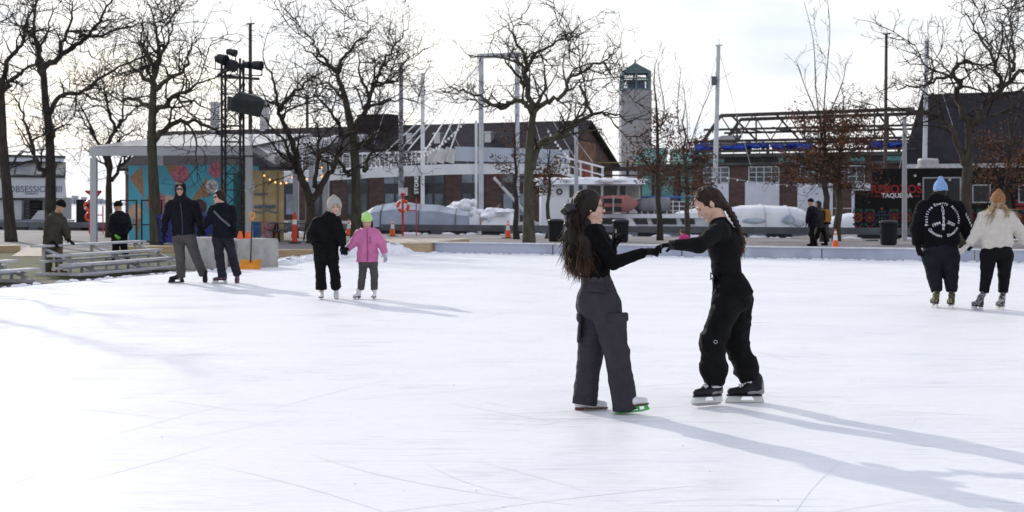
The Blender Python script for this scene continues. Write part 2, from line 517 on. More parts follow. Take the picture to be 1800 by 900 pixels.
def ice_mat():
    m = bpy.data.materials.new('rink_ice'); m.use_nodes = True
    t = m.node_tree; b = t.nodes['Principled BSDF']
    tc = t.nodes.new('ShaderNodeTexCoord')
    def noise(scale, stretch, rot, detail=4, rough=0.6):
        mp = t.nodes.new('ShaderNodeMapping'); mp.inputs['Scale'].default_value = stretch; mp.inputs['Rotation'].default_value = (0, 0, rot)
        n = t.nodes.new('ShaderNodeTexNoise'); n.inputs['Scale'].default_value = scale; n.inputs['Detail'].default_value = detail; n.inputs['Roughness'].default_value = rough
        t.links.new(tc.outputs['Object'], mp.inputs['Vector']); t.links.new(mp.outputs[0], n.inputs['Vector'])
        return n.outputs[0]
    def math_(op, a, b_=None, v=0.5):
        n = t.nodes.new('ShaderNodeMath'); n.operation = op
        for i, x in enumerate((a, b_)):
            if x is None: continue
            if isinstance(x, (int, float)): n.inputs[i].default_value = x
            else: t.links.new(x, n.inputs[i])
        return n.outputs[0]
    def lines(scale, stretch, rot, width):
        """skate cuts: thin lines where a long stretched noise crosses its mean"""
        n = noise(scale, stretch, rot, 2, 0.5)
        d = math_('ABSOLUTE', math_('SUBTRACT', n, 0.5))
        return math_('SUBTRACT', 1.0, math_('MINIMUM', math_('DIVIDE', d, width), 1.0))
    cuts = lines(2.2, (0.10, 1.0, 1), 0.35, 0.010)
    for st, ro, wd in ((0.07, 1.1, 0.012), (0.12, -0.5, 0.010), (0.06, 0.75, 0.012), (0.09, 2.3, 0.010)):
        cuts = math_('ADD', cuts, lines(2.6, (st, 1.0, 1), ro, wd))
    patch = noise(0.35, (1, 2.2, 1), 0.3, 5)
    fine = noise(9.0, (1.0, 3.0, 1), 0.5, 6, 0.7)
    speck = noise(60.0, (1, 1, 1), 0, 2)
    rp = t.nodes.new('ShaderNodeValToRGB')
    rp.color_ramp.elements[0].position, rp.color_ramp.elements[0].color = 0.36, (0.74, 0.75, 0.765, 1)
    rp.color_ramp.elements[1].position, rp.color_ramp.elements[1].color = 0.60, (0.875, 0.88, 0.88, 1)
    t.links.new(math_('ADD', math_('MULTIPLY', patch, 0.55), math_('MULTIPLY', fine, 0.45)), rp.inputs[0])
    mx = t.nodes.new('ShaderNodeMixRGB'); mx.blend_type = 'MULTIPLY'
    mx.inputs[2].default_value = (0.78, 0.79, 0.81, 1)
    gate = t.nodes.new('ShaderNodeMapRange'); gate.inputs[1].default_value, gate.inputs[2].default_value = 0.45, 0.68; t.links.new(noise(0.8, (1, 1, 1), 0, 4), gate.inputs[0])
    cuts = math_('MULTIPLY', math_('MINIMUM', cuts, 1.0), gate.outputs[0])
    t.links.new(cuts, mx.inputs[0])
    t.links.new(rp.outputs[0], mx.inputs[1])
    m3 = t.nodes.new('ShaderNodeMixRGB'); m3.blend_type = 'MULTIPLY'; m3.inputs[2].default_value = (0.7, 0.7, 0.7, 1)
    t.links.new(math_('GREATER_THAN', speck, 0.79), m3.inputs[0]); t.links.new(mx.outputs[0], m3.inputs[1])
    t.links.new(m3.outputs[0], b.inputs['Base Color'])
    rr = t.nodes.new('ShaderNodeMapRange'); rr.inputs[3].default_value = 0.62; rr.inputs[4].default_value = 0.34
    rr.inputs[1].default_value = 0.35; rr.inputs[2].default_value = 0.65
    t.links.new(patch, rr.inputs[0]); t.links.new(rr.outputs[0], b.inputs['Roughness'])
    b.inputs['Specular IOR Level'].default_value = 0.22
    bp = t.nodes.new('ShaderNodeBump'); bp.inputs['Strength'].default_value = 0.35; bp.inputs['Distance'].default_value = 0.006
    t.links.new(math_('SUBTRACT', fine, math_('MULTIPLY', cuts, 0.5)), bp.inputs['Height'])
    t.links.new(bp.outputs[0], b.inputs['Normal'])
    return m

M_CONC = mat('concrete', (0.36, 0.355, 0.34), 0.85, 0.15, 5, bump=0.3, bscale=60)
M_PAVE = mat('paving', (0.20, 0.185, 0.178), 0.85, 0.2, 0.5, bump=0.2, bscale=40, spec=0.2, color2=(0.29, 0.27, 0.262))
M_ASPH = mat('rubber_matting', (0.045, 0.045, 0.05), 0.8, 0.2, 8, bump=0.3, bscale=80)
M_TURF = mat('turf', (0.065, 0.078, 0.026), 0.9, 0.3, 3.5, bump=0.6, bscale=160, color2=(0.11, 0.115, 0.05))
M_SNOW = mat('snow', (0.86, 0.87, 0.90), 0.75, 0.05, 14, bump=0.5, bscale=35)
M_WATER = mat('harbour_water', (0.30, 0.36, 0.42), 0.25, 0.2, 0.15, bump=0.15, bscale=0.8, color2=(0.62, 0.66, 0.70), lo=0.42, hi=0.55)
M_BLACK = mat('black_metal', (0.012, 0.013, 0.016), 0.5, 0.3, 8)
M_WHITE = mat('white_paint', (0.74, 0.75, 0.77), 0.5, 0.06, 2.5)
M_STEEL = mat('galvanised_steel', (0.45, 0.46, 0.48), 0.4, 0.15, 6, metal=0.7)
M_WOOD = mat('plywood', (0.42, 0.30, 0.17), 0.7, 0.25, 3, stretch=(1, 1, 8), color2=(0.52, 0.39, 0.24))
M_ORANGE = mat('orange_plastic', (0.85, 0.13, 0.02), 0.5, 0.1, 6)
M_REFL = mat('reflective_band', (0.75, 0.76, 0.76), 0.35, 0.06, 9)
M_RED = mat('red_plastic', (0.55, 0.03, 0.02), 0.5, 0.15, 6)
M_BRICK = mat('brick', (0.060, 0.036, 0.033), 0.85, 0.3, 1.2, bump=0.3, bscale=25, stretch=(1, 1, 3), color2=(0.105, 0.062, 0.055))
M_ROOF = mat('dark_shingle', (0.026, 0.023, 0.028), 0.9, 0.2, 1.0, bump=0.4, bscale=18, stretch=(1, 1, 4), color2=(0.042, 0.037, 0.042), spec=0.1)
M_GLASS = mat('window_glass', (0.03, 0.04, 0.05), 0.08, 0.6, 0.6, spec=0.6, color2=(0.12, 0.15, 0.18))
M_DARKGL = mat('dark_glass', (0.012, 0.014, 0.017), 0.12, 0.4, 1.5, spec=0.7)

DOCK = Vector((2.7, 66.9, 0))                       # a point of the dock edge, which runs along U
def dk(u, v, z=0.0): return DOCK + U * u + V * v + Vector((0, 0, z))

sheet('harbour_water', [(-9000, -400), (9000, -400), (9000, 9000), (-9000, 9000)], -1.35, M_WATER)
sheet('plaza_ground', [dk(-200, 0.6)[:2], dk(10, 0.6)[:2], dk(10, 9)[:2], dk(200, 9)[:2], dk(200, -150)[:2], dk(-200, -150)[:2]], 0.0, M_PAVE, th=2.2)
sheet('far_quay', [dk(-46, 30)[:2], dk(160, 26)[:2], dk(160, 200)[:2], dk(-46, 200)[:2]], 0.1, M_CONC, th=2.5)

# the rink: left edge and far barrier line measured from the photograph
E0, E1 = gnd(0, 508), gnd(490, 466)
EDIR = (E1 - E0).normalized()
EOUT = Vector((-EDIR.y, EDIR.x, 0))                 # away from the ice
B0, B1 = gnd(765, 445.5), gnd(1800, 463)
BD = (B1 - B0).normalized()
BN = Vector((-BD.y, BD.x, 0))
ice_pts = [E0 - EDIR * 60, E0, E1, gnd(560, 456), gnd(640, 449), B0 - BD * 0.4, B0, B1, B1 + BD * 30, Vector((60, -40, 0))]
ice_z = 0.016
mb = MB()
p = [Vector((q.x, q.y, ice_z)) for q in ice_pts]
p.reverse()
mb.add(p, [tuple(range(len(p)))])
tag(mb.build('ice', ice_mat()), kind='structure')
sheet('rink_edge_mat', [(E0 - EDIR * 60)[:2], E1[:2], (E1 + EOUT * 0.7)[:2], (E0 + EOUT * 1.2 - EDIR * 60)[:2]], 0.008, M_ASPH)
sheet('artificial_turf', [(E0 + EOUT * 1.2 - EDIR * 20)[:2], (E1 + EOUT * 0.7)[:2], gnd(565, 454)[:2], gnd(560, 440)[:2], gnd(250, 441)[:2], gnd(-300, 449)[:2]], 0.004, M_TURF)

# far shore seen over the water at the left
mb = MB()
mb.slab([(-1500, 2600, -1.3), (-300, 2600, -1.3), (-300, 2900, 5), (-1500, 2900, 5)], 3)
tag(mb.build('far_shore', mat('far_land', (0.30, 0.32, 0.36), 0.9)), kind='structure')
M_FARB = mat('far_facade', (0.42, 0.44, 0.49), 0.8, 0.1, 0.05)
rng = random.Random(5)
for i, (px, top, wd) in enumerate([(108, 351, 5), (117, 347, 4), (124, 353, 7), (132, 344, 4), (139, 350, 6), (148, 346, 3), (155, 352, 8), (176, 349, 5), (186, 351, 6)]):
    d = 2750.0
    lab = ['square far tower hazy above the lake shore behind the left boat', 'thin far tower just right of the left boat', 'broad low far block on the lake shore',
           'tallest thin far tower on the hazy lake shore', 'medium far block beside the tallest far tower', 'needle thin far tower left of the black pillar top',
           'widest low far block above the black pillar', 'far block seen through the white pavilion frame', 'far block right of the pavilion post'][i]
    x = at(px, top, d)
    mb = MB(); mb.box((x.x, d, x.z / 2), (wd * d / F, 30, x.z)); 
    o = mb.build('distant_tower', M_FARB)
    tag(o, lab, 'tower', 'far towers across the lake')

# cuts left by blades: long shallow arcs scored in the ice, with loose grit
rng = random.Random(64)
mb = MB()
for k in range(120):
    y0 = 5.5 + 26 * rng.random() ** 1.6; x0 = rng.uniform(-0.42, 0.42) * y0
    if (Vector((x0, y0, 0)) - E0).dot(EOUT) > -1.5: continue
    a0 = rng.uniform(0, 6.28); rad = rng.uniform(2.0, 14.0) * rng.choice((-1, 1)); l = rng.uniform(0.5, 3.2); w_ = rng.uniform(0.002, 0.0045)
    n_ = 12; L_, R_ = [], []
    x, y, a = x0, y0, a0
    for i in range(n_ + 1):
        ww = w_ * math.sin(math.pi * (i + 0.3) / (n_ + 0.6)); L_.append((x - math.sin(a) * ww, y + math.cos(a) * ww, ice_z + 0.0015)); R_.append((x + math.sin(a) * ww, y - math.cos(a) * ww, ice_z + 0.0015))
        x += math.cos(a) * l / n_; y += math.sin(a) * l / n_; a += l / n_ / rad
    v = L_ + R_; mb.add(v, [(i, n_ + 1 + i, n_ + 2 + i, i + 1) for i in range(n_)])
tag(mb.build('blade_cuts', mat('cut_ice', (0.80, 0.81, 0.825), 0.5, 0.05, 3)), kind='stuff')
mb = MB()
for k in range(90):
    y0 = 5.2 + 16 * rng.random() ** 1.5; x0 = rng.uniform(-0.4, 0.4) * y0; s_ = rng.uniform(0.002, 0.006)
    mb.blob((x0, y0, ice_z + s_ * 0.3), (s_, s_, s_ * 0.5), rng, (5, 3), 0.3)
tag(mb.build('ice_grit', mat('grit', (0.52, 0.53, 0.55), 0.8, 0.5, 3)), kind='stuff')

# ================================================================== rink barrier, ramps, snow
t = thing('rink_barrier', 'low grey blue board barrier along the far side of the ice', 'barrier', B0)
M_BARR = mat('barrier_board', (0.34, 0.37, 0.46), 0.6, 0.06, 1.3, color2=(0.43, 0.46, 0.56), lo=0.38, hi=0.52, detail=8)
M_CAP = mat('barrier_cap', (0.62, 0.63, 0.65), 0.5, 0.1, 5)
Lb = (B1 - B0).length + 26
seg = 3.9
n = int(Lb / seg) + 1
for i in range(n):
    a = B0 + BD * (i * seg + 0.02); b = B0 + BD * ((i + 1) * seg - 0.02)
    mb = MB(); mb.bar((a + b) / 2 - BD * (seg / 2 - 0.02) + ZUP * 0.165, (a + b) / 2 + BD * (seg / 2 - 0.02) + ZUP * 0.165, 0.16, 0.30)
    mb.build('barrier_panel', M_BARR, t)
mb = MB(); mb.bar(B0 + BN * 0.03 + ZUP * 0.333, B0 + BD * n * seg + BN * 0.03 + ZUP * 0.333, 0.34, 0.03)
mb.build('barrier_cap', M_CAP, t)

# plywood ramp at the corner, with its grey end piece
t = thing('plywood_ramp', 'plywood box platform with pale top at the far ice corner', 'platform', gnd(690, 447))
a, b = gnd(604, 448), gnd(756, 446)
mb = MB(); mb.slab([a + ZUP * 0.30, b + ZUP * 0.30, b + BN * 2.6 + ZUP * 0.36, a + BN * 2.6 + ZUP * 0.36], 0.36)
mb.build('body', M_WOOD, t)
mb = MB(); mb.slab([a - BN * 0.04 + ZUP * 0.345, b - BN * 0.04 + ZUP * 0.345, b + BN * 2.64 + ZUP * 0.41, a + BN * 2.64 + ZUP * 0.41], 0.04)
mb.build('top_board', mat('pale_board', (0.62, 0.53, 0.40), 0.6, 0.15, 3), t)
def plank(pa, pb, h, dep, lab, name='timber_edging', m=None):
    a, b = gnd(*pa), gnd(*pb)
    d = (b - a).normalized(); nrm = Vector((-d.y, d.x, 0))
    mb = MB(); mb.bar(a + nrm * dep / 2 + ZUP * h / 2, b + nrm * dep / 2 + ZUP * h / 2, dep, h)
    o = mb.build(name, m or M_WOOD)
    return tag(o, lab, 'timber', 'timber edging round the turf')
plank((490, 452), (562, 451.5), 0.20, 0.6, 'timber edging board right of the concrete blocks')
plank((-80, 446), (36, 444), 0.22, 0.8, 'timber edging board at the left edge behind the bleachers')
plank((205, 445), (345, 444), 0.20, 0.6, 'timber edging board behind the longer bleachers')
mb = MB()
a, b, c, d = gnd(20, 452), gnd(118, 452), gnd(80, 441), gnd(50, 441)
mb.slab([a + ZUP * 0.03, b + ZUP * 0.03, c + ZUP * 0.16, d + ZUP * 0.16], 0.03)
tag(mb.build('sloped_ramp', mat('pale_ramp', (0.40, 0.34, 0.27), 0.8, 0.15, 3)), 'small tan sloped ramp on the paving behind the bleachers', 'ramp')

# scraped snow along the back edge: nobody could count it
rng = random.Random(3)
mb = MB()
path = [gnd(485, 467), gnd(520, 461.5), gnd(560, 457), gnd(605, 452), gnd(640, 450), gnd(690, 448), gnd(765, 446.5)]
for i in range(len(path) - 1):
    for k in range(34):
        f = rng.random()
        q = path[i].lerp(path[i + 1], f) + Vector((rng.uniform(-0.25, 0.25), rng.uniform(-0.3, 0.35), 0))
        big = [0.14, 0.13, 0.15, 0.30, 0.30, 0.16][i]
        s_ = rng.uniform(0.3, 1.0) * big * (1.0 if i != 5 or f < 0.3 else 0.4)
        mb.blob((q.x, q.y, s_ * 0.2), (s_ * 1.9, s_ * 1.6, s_), rng, (8, 5), 0.25)
for k in range(60):
    f = rng.random() ** 1.0
    q = E0.lerp(E1, f) + Vector((rng.uniform(-0.06, 0.06), 0, 0))
    s_ = rng.uniform(0.01, 0.05)
    mb.blob((q.x, q.y, 0.02), (s_ * 2, s_ * 2, s_), rng, (6, 4), 0.2)
tag(mb.build('scraped_snow', M_SNOW, smooth=True), kind='stuff')
rng = random.Random(31)
mb = MB()
for k in range(260):
    f = rng.random()
    q = B0.lerp(B1, f) - BN * (0.09 + abs(rng.gauss(0, 0.05)))
    s_ = rng.uniform(0.015, 0.04)
    mb.blob((q.x, q.y, 0.016), (s_ * 2.5, s_ * 1.6, s_), rng, (6, 4), 0.2)
tag(mb.build('barrier_snow', M_SNOW, smooth=True), kind='stuff')

# ================================================================== dock kerb on its blocks
t = thing('dock_kerb', 'long dark grey steel kerb along the harbour edge of the plaza', 'kerb', dk(0, 0))
M_KERB = mat('kerb_steel', (0.10, 0.105, 0.12), 0.6, 0.2, 1.5)
mb = MB(); mb.bar(dk(-60, 0, 0.32), dk(40, 0, 0.32), 0.30, 0.30); mb.build('rail', M_KERB, t)
mb = MB()
for i in range(-28, 20):
    mb.bar(dk(i * 2.0 - 0.55, 0, 0.085), dk(i * 2.0 + 0.55, 0, 0.085), 0.24, 0.165)
mb.build('support_blocks', M_BLACK, t)
rng = random.Random(8)
mb = MB()
for i in range(90):
    q = dk(rng.uniform(-20, 20), rng.uniform(-0.5, -0.2)); s_ = rng.uniform(0.04, 0.12)
    mb.blob((q.x, q.y, 0), (s_ * 3, s_ * 2, s_), rng, (7, 4), 0.2)
tag(mb.build('kerb_snow', M_SNOW, smooth=True), kind='stuff')

def frame_M(o, ang=RINK): return Matrix.Translation(Vector(o)) @ Matrix.Rotation(ang, 4, 'Z')
def lu(px, o):
    """coordinate along U from o where the sight line of column px crosses the line"""
    k = (px - 900.0) / F
    return (k * o.y - o.x) / (U.x - k * U.y)

# ================================================================== brick quay building with the long dark roof
O1 = Vector((3.44, 109.6, 0.1))
t = thing('quay_warehouse', 'long brick warehouse under a dark gable roof across the slip', 'building', O1)
M1 = frame_M(O1)
EV, RD, DP = 4.9, 8.15, 12.0
mb = MB(M1)
mb.span(-42, 0, 0, DP, -0.2, EV)
mb.slab([(-0.001, 0, EV), (-0.001, DP, EV), (-0.001, DP / 2, RD - 0.15)], 0.3, (-1, 0, 0))
mb.slab([(-42, 0, EV), (-42, DP, EV), (-42, DP / 2, RD - 0.15)], 0.3, (1, 0, 0))
mb.build('wall', M_BRICK, t)
mb = MB(M1)
dz = (RD - EV) / (DP / 2)
mb.slab([(-42.4, -0.7, EV - 0.7 * dz), (0.5, -0.7, EV - 0.7 * dz), (0.5, DP / 2, RD), (-42.4, DP / 2, RD)], 0.22)
mb.slab([(-42.4, DP / 2, RD), (0.5, DP / 2, RD), (0.5, DP + 0.7, EV - 0.7 * dz), (-42.4, DP + 0.7, EV - 0.7 * dz)], 0.22)
roof = mb.build('roof', M_ROOF, t)
mb = MB(M1); mb.span(0.006, 0.10, DP * 0.30, DP * 0.66, 3.1, 6.4); mb.build('lit_gable_patch', mat('lit_orange_brick', (0.15, 0.075, 0.045), 0.8, 0.4, 1.5), t)  # lit stretch of the brick gable, its light put into the insert's orange colour
mb = MB(M1); mb.span(0.11, 0.16, DP * 0.44, DP * 0.54, 3.4, 4.3); mb.build('gable_banner', mat('faded_red', (0.25, 0.03, 0.025), 0.7), t)
for px, w_, top in ((378, 0.45, 10.5), (465, 0.5, 10.4)):
    u = lu(px, O1 + V * DP / 2)
    mb = MB(M1); mb.span(u - w_ / 2, u + w_ / 2, DP / 2 - 0.4, DP / 2 + 0.4, 7.2, top); mb.span(u - w_ / 2 - 0.08, u + w_ / 2 + 0.08, DP / 2 - 0.48, DP / 2 + 0.48, top + 0.003, top + 0.22)
    mb.build('chimney', mat('pale_chimney', (0.50, 0.50, 0.52), 0.8, 0.25, 2.0), roof)
u = lu(665, O1 + V * DP / 2)
mb = MB(M1); mb.span(u - 1.6, u + 1.5, DP / 2 - 0.9, DP / 2 + 0.9, 7.3, 9.1); mb.build('roof_box', M_ROOF, roof)
for px in (640, 722, 771, 860):
    u = lu(px, O1 + V * 3)
    mb = MB(M1); mb.span(u - 0.28, u + 0.28, 2.7, 3.3, 5.8, 7.1); mb.span(u - 0.36, u + 0.36, 2.6, 3.4, 7.103, 7.25)
    mb.build('roof_vent', M_STEEL, roof)
# bays: upper lights, dark spandrel, shop glass
M_FRAME = mat('dark_frame', (0.03, 0.032, 0.038), 0.5, 0.2, 4)
M_CURT = mat('pale_blind', (0.17, 0.20, 0.245), 0.6, 0.4, 0.8)
for i in range(11):
    x0 = -2.6 - i * 3.55
    mb = MB(M1); mb.span(x0 - 2.1, x0, -0.05, -0.004, 0.25, 3.9)
    w = mb.build('window', M_FRAME, t)
    mb = MB(M1)
    for j in range(2): mb.span(x0 - 2.0 + j * 1.0, x0 - 1.08 + j * 1.0, -0.075, -0.053, 3.05, 3.8)
    mb.build('upper_pane', M_CURT if i % 2 else M_GLASS, w)
    mb = MB(M1)
    for j in range(2): mb.span(x0 - 1.9 + j * 1.0, x0 - 1.12 + j * 1.0, -0.075, -0.053, 0.5, 2.2)
    mb.build('lower_pane', M_GLASS if i % 3 else M_CURT, w)
mb = MB(M1); mb.span(-42, 0, -0.12, -0.006, 4.02, 4.3); mb.build('lintel_band', mat('stone_band', (0.22, 0.20, 0.19), 0.8), t)
# vertical shop sign on the facade
u = lu(733, O1 - V * 0.5)
so = O1 + U * u - V * 0.5
t = thing('shop_sign', 'tall dark hanging sign with white upright lettering on the warehouse', 'sign', so)
mb = MB(); mb.bar(so + ZUP * 2.1, so + ZUP * 3.75, 1.0, 0.12, up=V); mb.build('board', mat('sign_black', (0.015, 0.015, 0.017), 0.5), t)
mb = MB(); text_into(mb, 'STORE', so - V * 0.062 + ZUP * 2.92, ZUP, -U, 0.50, bold=0.012, lift=0.002); mb.build('lettering', mat('white_letters', (0.8, 0.8, 0.8), 0.5), t)

# ================================================================== gutted brick building with steel trusses and blue tarps
O2 = Vector((19.0, 95.0, 0.1))
t = thing('gutted_brick_building', 'gutted brick building with bare steel trusses and blue tarps on top', 'building', O2)
M2 = frame_M(O2)
mb = MB(M2); mb.span(-7.3, 22, 0, 11, -0.2, 4.0); mb.build('wall', M_BRICK, t)
mb = MB(M2); mb.span(-7.6, 22.2, -0.25, 11.2, 4.003, 4.18); mb.span(-7.5, 22.1, -0.15, 11.1, 4.55, 4.8)
mb.build('floor_slabs', mat('dark_slab', (0.06, 0.058, 0.06), 0.8, 0.3, 1), t)
M_TEAL = mat('teal_glass', (0.10, 0.26, 0.25), 0.25, 0.3, 1.0)
mb = MB(M2)
for x in (-6.2, -1.2, 0.6, 3.3, 5.9, 9, 12): mb.span(x, x + 1.2, 0.05, 0.12, 4.2, 4.5)
mb.build('clerestory_panes', M_TEAL, t)
mb = MB(M2); mb.span(-7.3, 22, 0.14, 10.9, 4.18, 4.55); mb.build('attic_wall', M_BLACK, t)
M_STL = mat('rusty_dark_steel', (0.035, 0.03, 0.03), 0.7, 0.3, 2, color2=(0.06, 0.045, 0.04))
for yy in (0.6, 5.5):
    mb = MB(M2)
    z0, z1, z2 = 5.7, 6.5, 7.45
    xa, xb = -5.4, 7.6
    mb.bar((xa, yy, z2), (xb, yy, z2 + 0.1), 0.2, 0.24); mb.bar((xa - 1.2, yy, z1), (xb, yy, z1), 0.14, 0.15); mb.bar((xa - 1.9, yy, z0), (xb, yy, z0), 0.16, 0.18)
    k = 0
    x = xa
    while x < xb - 1.2:
        if yy < 1:
            mb.bar((x, yy + 0.02, z2), (x + 1.15, yy + 0.02, z0), 0.07, 0.07); mb.bar((x + 1.17, yy - 0.02, z0), (x + 2.3, yy - 0.02, z2), 0.07, 0.07)
        else: mb.bar((x, yy + 0.02, z2 - 0.6), (x + 2.3, yy + 0.02, z1 - 0.1), 0.09, 0.09)
        if k % 2 == 0: mb.bar((x + 1.15, yy, z0), (x + 1.15, yy, z2), 0.10, 0.10)
        x += 2.32; k += 1
    mb.bar((xa, yy, z2), (xa - 1.9, yy, z0 - 0.9), 0.16, 0.2)
    for q in (xa - 1.7, xa + 2, xa + 6, xb - 1): mb.bar((q, yy, 4.8), (q, yy, z0), 0.2, 0.2)
    mb.build('steel_truss', M_STL, t)
mb = MB(M2)
for x in (-4.6, -1.5, 1.8, 5.2): mb.bar((x, 0.6, 7.4), (x + 0.3, 5.5, 6.0), 0.1, 0.1); mb.bar((x, 0.6, 6.45), (x, 5.5, 6.45), 0.12, 0.12)
mb.bar((-7.4, -0.1, 4.95), (7.8, -0.1, 4.95), 0.1, 0.12); mb.bar((-7.4, 0.0, 5.05), (7.8, 0.4, 5.02), 0.3, 0.06)
for i in range(17): mb.bar((-7.0 + i * 0.9, -0.05, 4.8), (-7.0 + i * 0.9, -0.05, 5.62), 0.05, 0.05)
mb.bar((-7.4, -0.05, 5.45), (7.8, -0.05, 5.45), 0.05, 0.05)
mb.build('cross_beams', M_STL, t)
mb = MB(M2); mb.slab([(-7.2, 0.2, 5.4), (-4.3, 0.2, 5.5), (-4.6, 3, 6.2), (-6.0, 3, 6.2)], 0.15); mb.build('roof_remnant', mat('grey_sheet', (0.16, 0.16, 0.17), 0.7, 0.2, 1), t)
rng = random.Random(12)
M_TARP = mat('blue_tarp', (0.02, 0.06, 0.42), 0.45, 0.35, 3, bump=0.5, bscale=6)
for (xa, xb, n_) in ((-7.0, -5.9, 7), (-4.8, -2.2, 16), (-1.6, 0.9, 12), (4.6, 6.8, 9)):
    mb = MB(M2)
    for i in range(n_):
        x = xa + (xb - xa) * (i + 0.5) / n_
        mb.blob((x + rng.uniform(-0.1, 0.1), rng.uniform(0.1, 0.9), 5.22 + rng.uniform(-0.16, 0.14)), (rng.uniform(0.2, 0.5), 0.3, rng.uniform(0.10, 0.26)), rng, (14, 9), 0.30)
    mb.build('tarp', M_TARP, t, smooth=True)
def px_span(O, pa, pb): return lu(pa, O), lu(pb, O)
M_MULL = mat('pale_mullion', (0.45, 0.47, 0.48), 0.6)
for (pa, pb) in ((1238, 1282), (1317, 1370), (1407, 1440), (1478, 1520)):
    a, b = px_span(O2, pa, pb)
    mb = MB(M2); mb.span(a, b, -0.06, -0.004, 2.85, 3.9)
    w = mb.build('window', M_GLASS, t)
    mb = MB(M2)
    mb.span(a, b, -0.10, -0.063, 2.80, 2.87); mb.span(a, b, -0.10, -0.063, 3.85, 3.92)
    nn = max(2, int((b - a) / 0.5))
    for j in range(nn + 1):
        x = a + (b - a) * j / nn; mb.span(x - 0.03, x + 0.03, -0.095, -0.066, 2.87, 3.85)
    for z in (3.2, 3.52): mb.span(a, b, -0.09, -0.07, z - 0.025, z + 0.025)
    mb.build('window_frame', M_MULL, w)
M_SHEET = mat('white_sheeting', (0.55, 0.57, 0.64), 0.6, 0.06, 1.2, bump=0.3, bscale=4)
for (pa, pb) in ((1256, 1281), (1310, 1370), (1402, 1464), (1497, 1530)):
    a, b = px_span(O2, pa, pb)
    mb = MB(M2); mb.span(a, b, -0.05, -0.004, 0.3, 2.75 + 0.05 * (pa % 3)); mb.build('boarded_opening', M_SHEET, t)

# railing on the far quay in front of the boarded openings
qa, qb = O2 - V * 2.0 - U * 6.0, O2 - V * 2.0 + U * 9.0
t = thing('quay_railing', 'thin grey railing on the far quay before the boarded openings', 'railing', qa)
mb = MB()
for z in (0.55, 1.1): mb.bar(qa + ZUP * z, qb + ZUP * z, 0.05)
mb.build('rail', M_STEEL, t)
for i in range(8):
    q = qa.lerp(qb, i / 7); mb = MB(); mb.bar((q.x, q.y, 0), q + ZUP * 1.12, 0.06); mb.build('post', M_STEEL, t)

# dark roofed hall at the right
O3 = Vector((25.5, 91.0, 0.1))
t = thing('dark_roofed_hall', 'dark slate roofed hall rising behind the black food truck', 'building', O3)
M3 = frame_M(O3)
mb = MB(M3); mb.span(0, 40, 0, 14, -0.2, 4.2); mb.slab([(0, 0, 4.2), (0, 14, 4.2), (0, 7, 8.6)], 0.3, (1, 0, 0)); mb.build('wall', mat('dark_brick', (0.05, 0.035, 0.034), 0.9, 0.25, 1.5), t)
mb = MB(M3); mb.slab([(-0.4, -0.8, 3.9), (40.5, -0.8, 3.9), (40.5, 7, 8.9), (-0.4, 7, 8.9)], 0.22); mb.slab([(-0.4, 7, 8.9), (40.5, 7, 8.9), (40.5, 14.8, 3.9), (-0.4, 14.8, 3.9)], 0.22)
mb.build('roof', mat('slate_roof', (0.024, 0.022, 0.028), 0.9, 0.2, 1.0, bump=0.3, bscale=15, spec=0.1), t)
mb = MB(M3); mb.span(-0.3, 9, -0.98, -0.83, 3.62, 3.9); mb.build('fascia', mat('pale_fascia', (0.42, 0.43, 0.44), 0.6), t)

# ================================================================== clock-less concrete lighthouse tower with the green glass lantern
d = 220.0
a, b = at(1090, 330, d), at(1143, 330, d)
cx, hw = (a.x + b.x) / 2, (b.x - a.x) / 2
ztop = at(0, 160, d).z; z2 = at(0, 127, d).z; z3 = at(0, 110, d).z
t = thing('lantern_tower', 'square concrete tower topped by a glazed lantern and green roof', 'tower', (cx, d, 0))
M_TWR = mat('tower_concrete', (0.30, 0.29, 0.295), 0.85, 0.15, 0.25, stretch=(1, 1, 2))
mb = MB(); mb.span(cx - hw, cx + hw, d - hw, d + hw, 0, ztop)
mb.build('shaft', M_TWR, t)
mb = MB()
for k in range(6):
    z = 4 + k * 2.6
    mb.span(cx - hw - 0.02, cx + hw + 0.02, d - hw - 0.02, d + hw + 0.02, z, z + 0.08)
mb.build('joint_lines', mat('tower_joint', (0.17, 0.165, 0.17), 0.9), t)
hl = hw * 0.88
M_GRN = mat('verdigris', (0.045, 0.095, 0.09), 0.6, 0.25, 0.8)
mb = MB()
for sx in (-1, 1):
    for sy in (-1, 1): mb.span(cx + sx * hl - 0.2, cx + sx * hl + 0.2, d + sy * hl - 0.2, d + sy * hl + 0.2, ztop, z2)
for sy in (-1, 1):
    mb.span(cx - 0.12, cx + 0.12, d + sy * hl - 0.1, d + sy * hl + 0.1, ztop, z2)
    for z in (ztop + 0.15, (ztop + z2) / 2 + 0.35, z2 - 0.15): mb.span(cx - hl, cx + hl, d + sy * hl - 0.08, d + sy * hl + 0.08, z - 0.14, z + 0.14)
for sx in (-1, 1):
    for z in (ztop + 0.15, (ztop + z2) / 2 + 0.35, z2 - 0.15): mb.span(cx + sx * hl - 0.08, cx + sx * hl + 0.08, d - hl, d + hl, z - 0.13, z + 0.13)
lan = mb.build('lantern', mat('lantern_frame', (0.12, 0.17, 0.18), 0.6, 0.2, 1), t)
mb = MB(); mb.span(cx - hl * 0.62, cx + hl * 0.7, d - hl * 0.6, d + hl * 0.6, ztop + 0.02, ztop + (z2 - ztop) * 0.5); mb.build('lamp_room', mat('blue_grey_panel', (0.05, 0.10, 0.17), 0.5), lan)
mb = MB()
q = [(cx - hw * .95, d - hw * .95, z2), (cx + hw * .95, d - hw * .95, z2), (cx + hw * .95, d + hw * .95, z2), (cx - hw * .95, d + hw * .95, z2), (cx, d, z3)]
